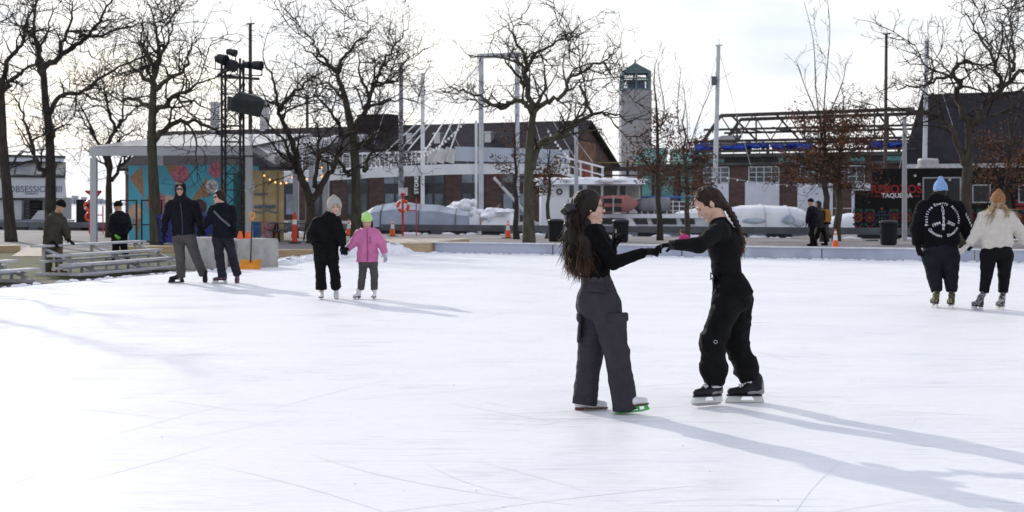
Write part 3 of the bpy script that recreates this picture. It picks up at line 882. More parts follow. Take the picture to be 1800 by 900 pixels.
mb.add(q, [(0, 1, 4), (1, 2, 4), (2, 3, 4), (3, 0, 4), (3, 2, 1, 0)])
rf = mb.build('roof', M_GRN, t)
mb = MB(); mb.lathe([(0.12, 0), (0.12, 0.5), (0.02, 0.8)], (cx, d, z3 - 0.2), 8); mb.build('finial', M_GRN, rf)

# low green roofed building between tower and trusses
O5 = at(1120, 330, 140); O5.z = 0.1
t = thing('green_roofed_building', 'low building with green copper roof between tower and trusses', 'building', O5)
M5 = frame_M(O5, R(-8))
mb = MB(M5); mb.span(0, 8, 0, 8, -0.2, 5.3); mb.build('wall', mat('brown_wall', (0.10, 0.08, 0.075), 0.85, 0.2, 1), t)
M_COP = mat('copper_green', (0.13, 0.30, 0.27), 0.6, 0.25, 1.0)
mb = MB(M5); mb.slab([(-0.3, -0.5, 5.35), (2.9, -0.5, 5.35), (2.9, 3, 7.0), (0.2, 3, 7.0)], 0.2); mb.slab([(3.2, -0.5, 5.35), (8.2, -0.5, 5.35), (8.2, 3, 6.9), (3.2, 3, 6.9)], 0.2); mb.build('roof', M_COP, t)
for i in range(4):
    mb = MB(M5); mb.span(0.5 + i * 1.9, 1.6 + i * 1.9, -0.06, -0.004, 1.6 + 0.3 * (i % 2), 4.3); mb.build('window', M_TEAL, t)

# pipe bridge between the warehouse and the gutted building
pa, pb = at(1052, 286, 112), at(1232, 284, 104)
t = thing('pipe_bridge', 'dark steel pipe bridge spanning behind the white ferry', 'bridge', pa)
for k, (z, w_) in enumerate(((0, 0.16), (-0.5, 0.34), (-1.0, 0.20))):
    mb = MB(); mb.bar(pa + ZUP * z, pb + ZUP * z, w_, w_ * (0.6 if k != 1 else 1.0)); mb.build('pipe', M_STL if k else mat('ochre_pipe', (0.25, 0.19, 0.08), 0.7), t)
mb = MB()
for f in (0.05, 0.3, 0.55, 0.8, 0.95):
    q = pa.lerp(pb, f); mb.bar((q.x, q.y, 0.1), (q.x, q.y, q.z), 0.2, 0.2)
mb.bar(pa.lerp(pb, 0.05) - ZUP * 0.2, pa.lerp(pb, 0.95) - ZUP * 0.2, 0.06); mb.build('trestle', M_STL, t)

# ================================================================== white footbridge with its portal pylon and stays
t = thing('white_footbridge', 'white steel footbridge with portal pylon and cable stays over the slip', 'bridge', at(845, 400, 85))
DB = [at(515, 311, 77), at(580, 307, 79), at(660, 302.5, 82), at(800, 297, 86), at(900, 296, 88.5), at(1000, 296, 91)]
def deck(o, zlo, zhi, wid, name, m):
    mb = MB()
    for i in range(len(DB) - 1):
        a, b = DB[i], DB[i + 1]
        d_ = (b - a); nrm = Vector((-d_.y, d_.x, 0)).normalized()
        q = [a + nrm * o, b + nrm * o, b + nrm * (o + wid), a + nrm * (o + wid)]
        mb.slab([x + ZUP * zhi for x in q], zhi - zlo)
    return mb.build(name, m, t)
M_BRW = mat('bridge_white', (0.60, 0.61, 0.63), 0.55, 0.08, 0.6, color2=(0.72, 0.73, 0.74))
dk_ = deck(0, -0.32, 0.30, 1.5, 'deck_girder', M_BRW)
rail_h = 0.82
mb = MB()
for i in range(2, 4):
    pass
def along(f):
    """a point of the deck line by column of the photograph"""
    for i in range(len(DB) - 1):
        xa = DB[i].x / DB[i].y; xb = DB[i + 1].x / DB[i + 1].y; k = (f - 900) / F
        if xa <= k <= xb or i == len(DB) - 2:
            g = (k - xa) / (xb - xa); return DB[i].lerp(DB[i + 1], g)
for side in (0.05, 1.4):
    mb = MB()
    pxs = [520, 545, 570, 592, 614, 636, 659, 675, 691, 706, 722, 738, 750]
    for q in pxs:
        a = along(q) + Vector((0.1, 1, 0)).normalized() * side
        mb.bar(a + ZUP * 0.32, a + ZUP * (0.32 + rail_h), 0.05, 0.05)
    for z in (0.48, 0.62, 0.76, 0.90, 1.13):
        for i in range(len(pxs) - 1):
            a = along(pxs[i]) + Vector((0.1, 1, 0)).normalized() * side; b = along(pxs[i + 1]) + Vector((0.1, 1, 0)).normalized() * side
            w_ = 0.06 if z > 1.1 else 0.018
            mb.bar(a + ZUP * z, b + ZUP * z, w_, w_)
    mb.build('railing', M_BRW, t)
mb = MB()
M_DIRTY = mat('stained_panel', (0.52, 0.51, 0.49), 0.6, 0.18, 1.5)
for (pa, pb) in ((751, 767), (768, 781), (782, 799)):
    a, b = along(pa), along(pb); mb.bar(a + ZUP * 0.92, b + ZUP * 0.755, 0.08, 0.87)
mb.build('parapet_panels', M_DIRTY, t)
mb = MB(); a, b = along(800), along(1000); mb.bar(a + ZUP * 0.92, b + ZUP * 0.755, 0.08, 0.87); mb.build('parapet', mat('parapet_blue_grey', (0.42, 0.46, 0.53), 0.6, 0.06, 1), t)
M_PYL = mat('pylon_grey', (0.47, 0.48, 0.51), 0.6, 0.15, 1.2)
dp = 87.0
pl0, pl1 = at(846, 100, dp), at(909, 98, dp + 2.2)
wp = 0.30
for q in (pl0, pl1):
    mb = MB(); mb.bar((q.x, q.y - 0.4, -1.4), (q.x, q.y - 0.4, q.z), wp, wp); mb.build('pylon_leg', M_PYL, t)
mb = MB(); mb.bar((pl0.x - 0.16, pl0.y - 0.4, pl0.z), (pl1.x + 0.16, pl1.y - 0.4, pl1.z), 0.30, 0.30); mb.build('pylon_crossbeam', M_PYL, t)
mb = MB(); q = at(846, 76, dp); mb.bar((q.x, q.y - 0.4, pl0.z), (q.x, q.y - 0.4, q.z), 0.035); mb.build('lightning_rod', M_PYL, t)
for px, top in ((743, 128), (837, 212)):
    q = at(px, top, 84.0); w_ = 0.22 if px < 800 else 0.15
    mb = MB(); mb.bar((q.x, q.y, -1.4), (q.x, q.y, q.z), w_, w_); mb.build('bridge_post', M_BRW, t)
topA = Vector((pl0.x, pl0.y - 0.4, pl0.z - 0.4))
for px in (659, 683, 700, 736, 762, 786):
    a = along(px) + ZUP * 0.5 - V * 0.15
    mb = MB(); mb.tube([a, a.lerp(topA, 0.42)], 0.042, 6); mb.tube([a.lerp(topA, 0.45), topA], 0.02, 5); mb.build('stay', M_BRW, t)
topB = Vector((pl1.x, pl1.y - 0.4, pl1.z - 0.4))
for px in (960, 990, 1012):
    a = along(min(px, 999)) + Vector(((px - 960) * 0.03, 0, 0.4)); mb = MB(); mb.tube([a, topB], 0.018, 5); mb.build('stay', M_BRW, t)
mb = MB(); mb.tube([at(868, 312, dp - 1), at(942, 394, dp - 1)], 0.09, 8); mb.build('cross_brace', M_DIRTY, t)
mb = MB(); mb.tube([at(880, 360, dp - 1.2), at(846, 394, dp - 1.2)], 0.08, 8); mb.build('cross_brace', mat('rusted_brace', (0.22, 0.10, 0.05), 0.8, 0.4, 2), t)
mb = MB(); mb.box((pl0.x + 0.0, pl0.y - 0.72, at(0, 390, dp).z), (0.55, 0.3, 0.9)); mb.build('rust_foot', mat('rust', (0.28, 0.12, 0.04), 0.9, 0.4, 4), t)

# stair rails coming down from the bridge to the ferry
t = thing('gangway_stair', 'white railed gangway stair coming down behind the ferry cabin', 'stair', at(1020, 310, 82))
a, b = at(982, 300, 83), at(1062, 322, 80)
for off in (0.0, 1.2):
    mb = MB(); vv = Vector((0, off, 0))
    mb.bar(a + vv + ZUP * 0.9, b + vv + ZUP * 0.9, 0.045); mb.bar(a + vv + ZUP * 0.45, b + vv + ZUP * 0.45, 0.03)
    for f in (0.02, 0.25, 0.5, 0.75, 0.98):
        q = a.lerp(b, f) + vv; mb.bar(q, q + ZUP * 0.9, 0.04)
    mb.build('railing', M_BRW, t)
mb = MB(); mb.slab([a, b, b + Vector((0, 1.2, 0)), a + Vector((0, 1.2, 0))], 0.15); mb.build('ramp', M_BRW, t)

# ================================================================== white pavilion with translucent roof
t = thing('white_pavilion', 'open white steel pavilion with translucent pitched roof panels', 'pavilion', gnd(165, 425))
M_PAV = mat('pavilion_white', (0.50, 0.51, 0.54), 0.5, 0.05, 1)
M_POLY = mat('translucent_panel', (0.82, 0.83, 0.84), 0.16, 0.04, 1.5, spec=1.0)
pb_ = M_POLY.node_tree.nodes['Principled BSDF']
tr = M_POLY.node_tree.nodes.new('ShaderNodeBsdfTranslucent'); tr.inputs[0].default_value = (0.85, 0.86, 0.88, 1)
mx = M_POLY.node_tree.nodes.new('ShaderNodeMixShader'); mx.inputs[0].default_value = 0.35
M_POLY.node_tree.links.new(pb_.outputs[0], mx.inputs[1]); M_POLY.node_tree.links.new(tr.outputs[0], mx.inputs[2])
M_POLY.node_tree.links.new(mx.outputs[0], M_POLY.node_tree.nodes['Material Output'].inputs['Surface'])
P0, P1 = gnd(165, 425), gnd(438, 426)
zt = 3.72
fa, fb = Vector((P0.x - 0.15, P0.y, zt)), Vector((P1.x + 0.1, P1.y, zt))
for q in (P0, P1, P0 + Vector((0.6, 8, 0)), P1 + Vector((0.6, 8, 0)), at(573, 420, 60) * 1.0, at(548, 420, 66) * 1.0):
    top = zt - 0.42 if q.y < 62 else zt
    mb = MB(); mb.box((q.x, q.y, top / 2), (0.24, 0.24, top)); mb.build('post', M_PAV, t)
mb = MB(); mb.bar(fa - ZUP * 0.17, fb - ZUP * 0.17, 0.22, 0.34); mb.build('front_beam', M_PAV, t)
back = Vector((0.9, 10.0, 0.95))
mb = MB(); mb.bar(fa + back - ZUP * 0.2, fb + back - ZUP * 0.2, 0.2, 0.36); mb.build('back_beam', M_PAV, t)
mb = MB(); mb.quad(fa + ZUP * 0.03, fb + ZUP * 0.03, fb + back + ZUP * 0.03, fa + back + ZUP * 0.03); rf = mb.build('roof_panel', M_POLY, t)
mb = MB()
for i in range(8):
    q = fa.lerp(fb, (i + 0.2) / 7.6); mb.bar(q - ZUP * 0.08, q + back - ZUP * 0.08, 0.12, 0.14)
mb.build('rafter', mat('rafter_dark', (0.06, 0.06, 0.07), 0.6), rf)
A_, B_, C_, D_ = at(436, 254, 58.5), at(485, 282, 54.0), at(592, 243, 63.0), at(436, 236, 69.0)
mb = MB(); mb.quad(A_, B_, C_, D_); rf = mb.build('pitched_panel', M_POLY, t)
mb = MB(); mb.bar(A_, B_, 0.12, 0.28); mb.bar(B_, C_, 0.12, 0.30); mb.build('eave_beam', M_PAV, t)
mb = MB()
for f in (0.2, 0.42, 0.64, 0.86):
    mb.bar(A_.lerp(D_, f) + ZUP * 0.03, B_.lerp(C_, f) + ZUP * 0.03, 0.08, 0.06)
mb.build('rafter', mat('rafter_grey', (0.22, 0.22, 0.23), 0.6), rf)
mb = MB(); q = P0 + Vector((0.7, 5.5, 0)); mb.bar(q + ZUP * 2.25, q + Vector((2.4, 1, 2.25)), 0.12, 0.2); mb.bar(q + ZUP * 0.9 + Vector((-0.2, 1, 0)), q + Vector((2.6, 1.2, 2.9)), 0.1, 0.1); mb.build('side_brace', M_PAV, t)

# ================================================================== mural container and ochre kiosk
d = 58.0
a, b = at(226, 425, d), at(410, 425, d - 1.0)
t = thing('mural_container', 'blue container painted with ice cream cones under the pavilion', 'kiosk', a)
zc = at(0, 291, d).z
ux = (b - a); ux.z = 0; L_ = ux.length; ux.normalize(); uy = Vector((-ux.y, ux.x, 0))
MC = Matrix(((ux.x, uy.x, 0, a.x), (ux.y, uy.y, 0, a.y), (0, 0, 1, 0), (0, 0, 0, 1)))
M_SKYB = mat('mural_blue', (0.09, 0.40, 0.53), 0.6, 0.15, 1.2)
mb = MB(MC); mb.span(0, L_, 0, 2.6, 0.0, zc); mb.build('body', M_SKYB, t)
cone_c = mat('cone_tan', (0.36, 0.22, 0.13), 0.7, 0.25, 14); pink = mat('pink_scoop', (0.50, 0.17, 0.22), 0.7, 0.3, 9); choc = mat('chocolate_scoop', (0.09, 0.045, 0.045), 0.7, 0.3, 9)
crm = mat('cream_scoop', (0.55, 0.42, 0.30), 0.7, 0.2, 8)
k_ = d / F
def mu(px, py): return Vector(((px - 226) * k_, 0, CAMZ - (py - HZ) * k_))
def poly(mb, pts, y):
    mb.slab([Vector((q.x, y, q.z)) for q in pts], 0.004, (0, 1, 0))
cones = [((228, 312), (252, 291), (256, 350), cone_c, None), ((295, 291), (322, 291), (320, 330), cone_c, None), ((345, 352), (380, 345), (374, 312), cone_c, None), ((262, 372), (304, 345), (302, 380), cone_c, None), ((232, 380), (250, 380), (243, 425), cone_c, None), ((395, 345), (410, 312), (410, 350), cone_c, None)]
for (p0, p1, p2, m_, _) in cones:
    mb = MB(MC); poly(mb, [mu(*p0), mu(*p1), mu(*p2)], -0.006); mb.build('mural_cone', cone_c, t)
for (px, py, r_, m_) in ((325, 307, 16, pink), (278, 354, 18, pink), (392, 300, 14, pink), (360, 364, 14, choc), (240, 372, 14, crm), (303, 352, 10, crm)):
    mb = MB(MC); mb.disc(mu(px, py) + Vector((0, -0.012, 0)), r_ * k_, (1, 0, 0), (0, 0, 1), 0.004); mb.build('mural_scoop', m_, t)
mb = MB(MC); c0 = mu(384, 328); mb.disc(c0 + Vector((0, -0.018, 0)), 12 * k_, (1, 0, 0), (0, 0, 1), 0.004); lg = mb.build('logo_disc', mat('logo_white', (0.62, 0.62, 0.64), 0.6), t)
mb = MB(MC); text_into(mb, 'k:', MC.inverted() @ (MC @ (c0 + Vector((0, -0.022, 0)))), (1, 0, 0), (0, 0, 1), 0.34, bold=0.01); mb.build('logo_letters', mat('logo_grey', (0.2, 0.2, 0.22), 0.6), lg)
d = 57.0
a, b = at(430, 425, d), at(499, 424, d + 0.4)
t = thing('ochre_kiosk', 'ochre yellow kiosk with faded blue script and bright posters', 'kiosk', a)
ux = (b - a); ux.z = 0; L_ = ux.length; ux.normalize(); uy = Vector((-ux.y, ux.x, 0))
MC = Matrix(((ux.x, uy.x, 0, a.x), (ux.y, uy.y, 0, a.y), (0, 0, 1, 0), (0, 0, 0, 1)))
M_OCH = mat('ochre_paint', (0.52, 0.40, 0.20), 0.7, 0.2, 1.6, color2=(0.66, 0.54, 0.33))
k_ = d / F
def mu(px, py): return Vector(((px - 430) * k_, 0, CAMZ - (py - HZ) * k_))
mb = MB(MC); mb.span(0, L_, 0, 2.2, 0, at(0, 300, d).z); mb.build('body', M_OCH, t)
mb = MB(MC)
for x in (0.0, L_ * 0.47, L_ * 0.83): mb.span(x, x + 0.05, -0.05, -0.003, 0.02, at(0, 301, d).z)
mb.build('panel_battens', mat('ochre_dark', (0.33, 0.24, 0.11), 0.7), t)
c0 = mu(432, 328)
mb = MB(MC); mb.disc(c0 + Vector((0.12, -0.06, 0)), 0.26, (1, 0, 0), (0, 0, 1), 0.004); lg = mb.build('logo_disc', MATS['logo_white'], t)
mb = MB(MC); text_into(mb, 'ku', c0 + Vector((0.12, -0.064, 0)), (1, 0, 0), (0, 0, 1), 0.30, bold=0.01); mb.build('logo_letters', MATS['logo_grey'], lg)
mb = MB(MC); M_SCR = mat('faded_blue', (0.16, 0.25, 0.36), 0.7)
mb2 = mu(462, 342); rng = random.Random(2)
for (x0, x1, y) in ((447, 470, 341), (446, 484, 363)):
    pts = [mu(x0 + (x1 - x0) * i / 26.0, y + (2.4 if y < 350 else 4.0) * math.sin(i * 2.4) * (0.6 + 0.4 * rng.random())) + Vector((0, -0.02, 0)) for i in range(27)]
    mb.tube(pts, 0.028 if y < 350 else 0.05, 5)
mb.tube([mu(446 + 4 * i, 372 + 1.6 * math.sin(i * 0.8)) + Vector((0, -0.02, 0)) for i in range(11)], 0.03, 5)
mb.build('painted_script', M_SCR, t)
for (p0, p1, m_) in (((436, 390), (457, 418), mat('poster_blue', (0.03, 0.13, 0.33), 0.5, 0.4, 6)), ((459, 389), (483, 418), mat('poster_pink', (0.45, 0.10, 0.16), 0.5, 0.5, 7, color2=(0.5, 0.42, 0.40)))):
    p, q = mu(*p0), mu(*p1); mb = MB(MC); mb.span(p.x, q.x, -0.07, -0.055, q.z, p.z); mb.build('poster', m_, t)
# ================================================================== boats in the slip
def boat_origin(px, py, d): q = at(px, py, d); return Vector((q.x, d, -1.3))
M_BOAT = mat('boat_white', (0.50, 0.515, 0.54), 0.4, 0.05, 0.8)
M_HULL = mat('hull_grey', (0.16, 0.18, 0.22), 0.5, 0.15, 0.8)
M_NAVY = mat('navy_letters', (0.10, 0.12, 0.18), 0.5)
# tour boat at the left, stern to the quay
d = 90.0
BK = (-0.40, 0.917, 0)
t = thing('tour_boat', 'large white tour boat moored stern on at the far left', 'boat', boat_origin(30, 400, d))
def bx(px, py, dd=0.0): return at(px, py, d) + Vector((0, dd, 0))
mb = MB(); mb.slab([bx(-110, 400), bx(118, 400), bx(118, 386), bx(-110, 386)], 12, BK); mb.slab([bx(-110, 438, 0.4), bx(112, 438, 0.4), bx(116, 400.2, 0.4), bx(-110, 400.2, 0.4)], 12, BK); mb.build('hull', M_HULL, t)
mb = MB(); mb.slab([bx(-110, 349), bx(117, 347), bx(114, 310), bx(-110, 308)], 11, BK); mb.build('upper_deck', M_BOAT, t)
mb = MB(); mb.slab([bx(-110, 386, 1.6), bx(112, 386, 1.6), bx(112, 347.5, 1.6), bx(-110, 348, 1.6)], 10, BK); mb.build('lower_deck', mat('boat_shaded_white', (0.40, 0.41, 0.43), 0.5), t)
mb = MB(); mb.slab([bx(-110, 307.5, 0.3), bx(113, 309.5, 0.3), bx(108, 284, 0.9), bx(-110, 282, 0.9)], 10, BK); cab = mb.build('wheelhouse', mat('boat_grey', (0.24, 0.25, 0.28), 0.5), t)
M_BGL = mat('boat_glazing', (0.10, 0.12, 0.15), 0.06, 0.5, 0.5, spec=0.9, color2=(0.36, 0.34, 0.31))
for (xa, xb) in ((-60, -4), (-1, 22), (25, 58), (61, 92), (96, 111)):
    mb = MB(); mb.slab([bx(xa, 306, 0.16), bx(xb, 308, 0.16), bx(xb - (3 if xb > 100 else 0), 286, 0.7), bx(xa, 285, 0.7)], 0.1, (0, 1, 0)); mb.build('window', M_BGL, cab)
mb = MB(); mb.slab([bx(-110, 283.5, 0.4), bx(109, 283.5, 0.4), bx(108, 276, 0.8), bx(-110, 270, 0.8)], 10, BK); mb.build('roof', M_BOAT, t)
mb = MB(); mb.bar(bx(-110, 270, 0.7), bx(109, 275, 0.7), 0.12, 0.12); mb.bar(bx(-110, 309, -0.06), bx(115, 311, -0.06), 0.12, 0.1); mb.build('dark_trim', M_BLACK, t)
mb = MB(); text_into(mb, 'OBSESSION III', bx(62, 333, -0.004), (1, 0, 0), (0, 0, 1), 0.56, bold=0.006); mb.build('name_lettering', M_NAVY, t)
mb = MB(); text_into(mb, 'TORONTO', bx(55, 340.6, -0.004), (1, 0, 0), (0, 0, 1), 0.17, bold=0.004); mb.build('port_lettering', M_NAVY, t)
mb = MB(); mb.slab([bx(38, 386, 1.5), bx(60, 386, 1.5), bx(60, 352, 1.5), bx(38, 352, 1.5)], 0.07, (0, 1, 0)); mb.build('doorway', M_BLACK, t)
mb = MB()
for i in range(6):
    mb.span(bx(38, 0).x, bx(56 + i * 0.4, 0).x, d + 0.5 + i * 0.13, d + 1.2 + i * 0.05, bx(0, 385 - i * 5.4).z - 0.06, bx(0, 385 - i * 5.4).z)
mb.build('stairs', mat('stair_dark', (0.06, 0.06, 0.065), 0.6), t)
mb = MB(); mb.slab([bx(50, 386, 0.4), bx(82, 386, 0.4), bx(82, 370, 0.4), bx(64, 370, 0.4)], 0.5, (0, 1, 0)); mb.build('stair_side', M_BOAT, t)
mb = MB(); mb.slab([bx(-30, 386, 0.6), bx(32, 386, 0.6), bx(32, 352, 0.6), bx(-30, 352, 0.6)], 0.4, (0, 1, 0)); mb.build('stern_bulkhead', M_BOAT, t)
for x in (84, 100): 
    mb = MB(); mb.bar(bx(x, 386, 0.2), bx(x, 352, 0.2), 0.08); mb.build('rail_post', M_BOAT, t)

# white ferry in the middle
d = 76.0
M_FERRY = mat('ferry_white', (0.76, 0.77, 0.80), 0.45, 0.05, 0.8)
t = thing('white_ferry', 'white harbour ferry with snow on its roof behind the long haired skater', 'boat', boat_origin(1080, 400, d))
def bx(px, py, dd=0.0): return at(px, py, d) + Vector((0, dd, 0))
mb = MB(); mb.slab([bx(948, 440), bx(1300, 440), bx(1330, 398), bx(946, 398)], 5, (0, 1, 0)); mb.build('hull', M_HULL, t)
mb = MB(); mb.slab([bx(951, 397.8), bx(1060, 397.8), bx(1060, 324), bx(951, 324)], 5, (0, 1, 0)); cab = mb.build('deck_house', M_FERRY, t)
mb = MB(); mb.slab([bx(1060.3, 356, 0.6), bx(1104, 356, 0.6), bx(1104, 324, 0.6), bx(1060.3, 324, 0.6)], 4, (0, 1, 0)); mb.build('upper_cabin', M_FERRY, t)
mb = MB(); mb.slab([bx(1104.3, 352, 0.5), bx(1128, 352, 0.5), bx(1126, 326, 0.5), bx(1104.3, 326, 0.5)], 3, (0, 1, 0)); wh = mb.build('wheelhouse', mat('ferry_cream', (0.62, 0.60, 0.54), 0.5), t)
for (xa, xb, m_, tgt, dd) in ((1001, 1010, M_DARKGL, cab, -0.06), (1014, 1024, M_DARKGL, cab, -0.06), (1032, 1056, M_DARKGL, cab, -0.06), (1063, 1086, M_DARKGL, cab, 0.54), (1091, 1101, M_GLASS, cab, 0.54), (1106, 1112, M_BGL, wh, 0.44), (1114, 1124, M_BGL, wh, 0.44)):
    mb = MB(); mb.slab([bx(xa, 347, dd), bx(xb, 347, dd), bx(xb, 326.5, dd), bx(xa, 326.5, dd)], 0.05, (0, 1, 0)); mb.build('window', m_, tgt)
mb = MB(); mb.ring(bx(983, 337, -0.12), 0.13, 0.04, (1, 0, 0), (0, 0, 1), 16, 6); mb.build('porthole', M_BLACK, cab)
rng = random.Random(4)
mb = MB(); mb.slab([bx(944, 324, -0.5), bx(1133, 324, -0.5), bx(1131, 318, -0.3), bx(952, 315, -0.3)], 5.8, (0, 1, 0)); rf = mb.build('roof', M_FERRY, t)
mb = MB()
for i in range(34):
    x = 950 + 181 * (i + 0.5) / 34; p = bx(x, 317 + rng.uniform(-1, 1.5), rng.uniform(-0.2, 3)); mb.blob(p, (0.5, 0.9, rng.uniform(0.10, 0.2)), rng, (9, 5), 0.15)
mb.build('roof_snow', M_SNOW, rf, smooth=True)
mb = MB(); mb.slab([bx(1060.3, 397.8, 0.02), bx(1290, 397.8, 0.02), bx(1276, 376, 0.02), bx(1060.3, 376, 0.02)], 4.6, (0, 1, 0)); low = mb.build('lower_cabin', mat('ferry_grey', (0.56, 0.57, 0.60), 0.5), t)
for (xa, xb) in ((1058, 1098), (1117, 1139), (1148, 1190), (1200, 1222)):
    mb = MB(); mb.slab([bx(xa, 394, -0.05), bx(xb, 394, -0.05), bx(xb - 2, 384, -0.05), bx(xa - 4 if xa > 1060 else xa, 384, -0.05)], 0.05, (0, 1, 0)); mb.build('window', M_DARKGL, low)
mb = MB(); mb.slab([bx(1104, 398, -0.1), bx(1120, 398, -0.1), bx(1109, 383, -0.1), bx(1100, 383, -0.1)], 0.06, (0, 1, 0)); mb.build('slanted_brace', M_FERRY, low)
mb = MB(); mb.slab([bx(1056, 383, -0.12), bx(1284, 383.5, -0.12), bx(1276, 376, -0.12), bx(1056, 376, -0.12)], 4.8, (0, 1, 0)); mb.build('deck_band', M_FERRY, t)
mb = MB()
for i in range(12):
    x = 1128 + i * 11; mb.bar(bx(x, 376, 0.0), bx(x, 352 if x < 1190 else 356, 0.0), 0.045)
for py in (354, 362, 370): mb.bar(bx(1128, py, 0), bx(1249, py + 1, 0), 0.035)
mb.build('deck_railing', M_FERRY, t)
mb = MB()
mb.tube([bx(1130, 346, 0.4), bx(1180, 347, 0.4), bx(1240, 346, 0.6)], 0.07, 6); mb.build('blue_awning_roll', mat('blue_canvas', (0.04, 0.13, 0.40), 0.6, 0.2, 3), t)
# canvas covered rescue boat on its deck, and a grey covered dinghy
def small_hull(name, label, cat, x0, x1, yb, yt, dd, m_, group=None, nose=1):
    q = bx((x0 + x1) / 2, yb, dd)
    tt = thing(name, label, cat, q)
    n = 14; vs, fs = [], []
    for i in range(n + 1):
        f = i / n; x = x0 + (x1 - x0) * f
        e = 1 - max(0, (f - 0.62) / 0.38) ** 2.2 if nose > 0 else 1 - max(0, (0.3 - f) / 0.3) ** 2
        e *= 0.86 + 0.14 * min(1, f * 8) if nose > 0 else 1
        e = max(e, 0.06)
        zc, hz, wy = (bx(0, yb).z + bx(0, yt).z) / 2, (bx(0, yt).z - bx(0, yb).z) / 2, 0.75
        for j in range(12):
            g = 2 * math.pi * j / 12
            sy, sz = math.copysign(abs(math.cos(g)) ** 0.7, math.cos(g)), math.copysign(abs(math.sin(g)) ** 0.7, math.sin(g))
            vs.append((bx(x, yb).x, d + dd + wy * e * sy, zc + (0.06 * f) + hz * e * sz))
    for i in range(n):
        for j in range(12): fs.append((i * 12 + j, i * 12 + (j + 1) % 12, (i + 1) * 12 + (j + 1) % 12, (i + 1) * 12 + j))
    fs.append(tuple(range(12))); fs.append(tuple(range(n * 12 + 11, n * 12 - 1, -1)))
    mb = MB(); mb.add(vs, fs); mb.build('hull', m_, tt, smooth=True)
    return tt
tt = small_hull('rescue_boat', 'faded red canvas covered rescue boat on the ferry deck', 'boat', 1052, 1122, 375, 344, -0.5, mat('faded_red_canvas', (0.32, 0.13, 0.12), 0.7, 0.2, 2))
for (xa, xb, ya, yb_) in ((1058, 1090, 357, 349), (1058, 1090, 371, 364)):
    mb = MB(); mb.slab([bx(xa, ya, -1.30), bx(xb, ya, -1.30), bx(xb - 1, yb_, -1.28), bx(xa, yb_, -1.28)], 0.16, (0, 1, 0)); mb.build('dark_band', M_BLACK, tt)
mb = MB(); mb.bar(bx(1075, 344, -1.34), bx(1075, 376, -1.34), 0.07, 0.05); mb.build('strap', mat('pale_strap', (0.4, 0.37, 0.36), 0.6), tt)
small_hull('covered_dinghy', 'grey covered dinghy beside the red rescue boat', 'boat', 1112, 1178, 375, 348, 0.5, mat('grey_canvas', (0.20, 0.20, 0.215), 0.8, 0.2, 2), nose=-1)

# sailing and motor boats wrapped for the winter
def tarp_boat(name, label, d, prof, depth, m_, ribs=(), rib_m=None, nj=9, box=0.8, flat=False):
    """a wrapped boat: ridge and eave profile by columns of the photograph, rounded over its depth"""
    q = at((prof[0][0] + prof[-1][0]) / 2, 404, d)
    tt = thing(name, label, 'boat', (q.x, d, -1.3))
    vs, fs = [], []
    for (px, yt, yb) in prof:
        for j in range(nj):
            g = math.pi * j / (nj - 1)
            yy = d + depth * (0.5 - 0.5 * math.cos(g)); s_ = max(0.0, math.sin(g)) ** box
            a, b = at(px, yt, d), at(px, yb, d)
            vs.append((a.x, yy, b.z + (a.z - b.z) * s_))
    for i in range(len(prof) - 1):
        for j in range(nj - 1): fs.append((i * nj + j, (i + 1) * nj + j, (i + 1) * nj + j + 1, i * nj + j + 1))
    fs.append(tuple(range(nj - 1, -1, -1))); k = (len(prof) - 1) * nj; fs.append(tuple(range(k, k + nj)))
    mb = MB(); mb.add(vs, fs); mb.build('cover', m_, tt, smooth=not flat)
    mb = MB(); a, b = at(prof[0][0] + 4, 404, d), at(prof[-1][0] - 4, 404, d)
    mb.span(a.x, b.x, d + 0.15, d + depth - 0.15, -1.5, at(0, prof[0][2], d).z - 0.002); mb.build('hull', M_HULL, tt)
    if ribs:
        for px in ribs:
            mb = MB()
            yt = np.interp(px, [p[0] for p in prof], [p[1] for p in prof]); yb = np.interp(px, [p[0] for p in prof], [p[2] for p in prof])
            pts = []
            for j in range(nj - max(1, nj // 3)):
                g = math.pi * j / (nj - 1); a, b = at(px, yt, d), at(px, yb, d)
                pts.append((a.x, d + depth * (0.5 - 0.5 * math.cos(g)) - 0.02, b.z + (a.z - b.z) * max(0.0, math.sin(g)) ** box + 0.012))
            mb.tube(pts, 0.035, 5); mb.build('tie_strap', rib_m or M_KERB, tt)
    return tt
M_BTARP = mat('silver_blue_tarp', (0.30, 0.35, 0.42), 0.4, 0.2, 0.9, bump=0.4, bscale=3)
M_WRAP = mat('shrink_wrap', (0.62, 0.64, 0.66), 0.25, 0.12, 0.9, bump=0.3, bscale=3, color2=(0.80, 0.81, 0.82))
tarp_boat('tarped_sailboat', 'sailboat under a silver blue tarp behind the orange life ring', 71.0, [(612, 392, 399), (630, 376, 399), (640, 371, 399), (655, 362, 399), (672, 359, 399), (686, 356, 399), (712, 355, 399), (735, 359, 399), (768, 360, 399), (800, 368, 399), (822, 372, 399)], 3.2, M_BTARP, (668, 735, 800), nj=5, box=1.0, flat=True)
tb = tarp_boat('wrapped_motorboat', 'long motorboat shrink wrapped in white plastic right of the braided skater', 70.0, [(1256, 388, 402), (1272, 376, 402), (1290, 366, 402), (1312, 361, 402), (1345, 360, 402), (1385, 362, 402), (1410, 364, 402), (1419, 368, 402), (1424, 384, 402)], 3.4, M_WRAP, (1292, 1346, 1390), mat('wrap_seam', (0.50, 0.52, 0.56), 0.5), nj=9, box=0.42)
M_SEEN = mat('boat_through_plastic', (0.34, 0.42, 0.52), 0.5, 0.3, 3, color2=(0.55, 0.60, 0.64))
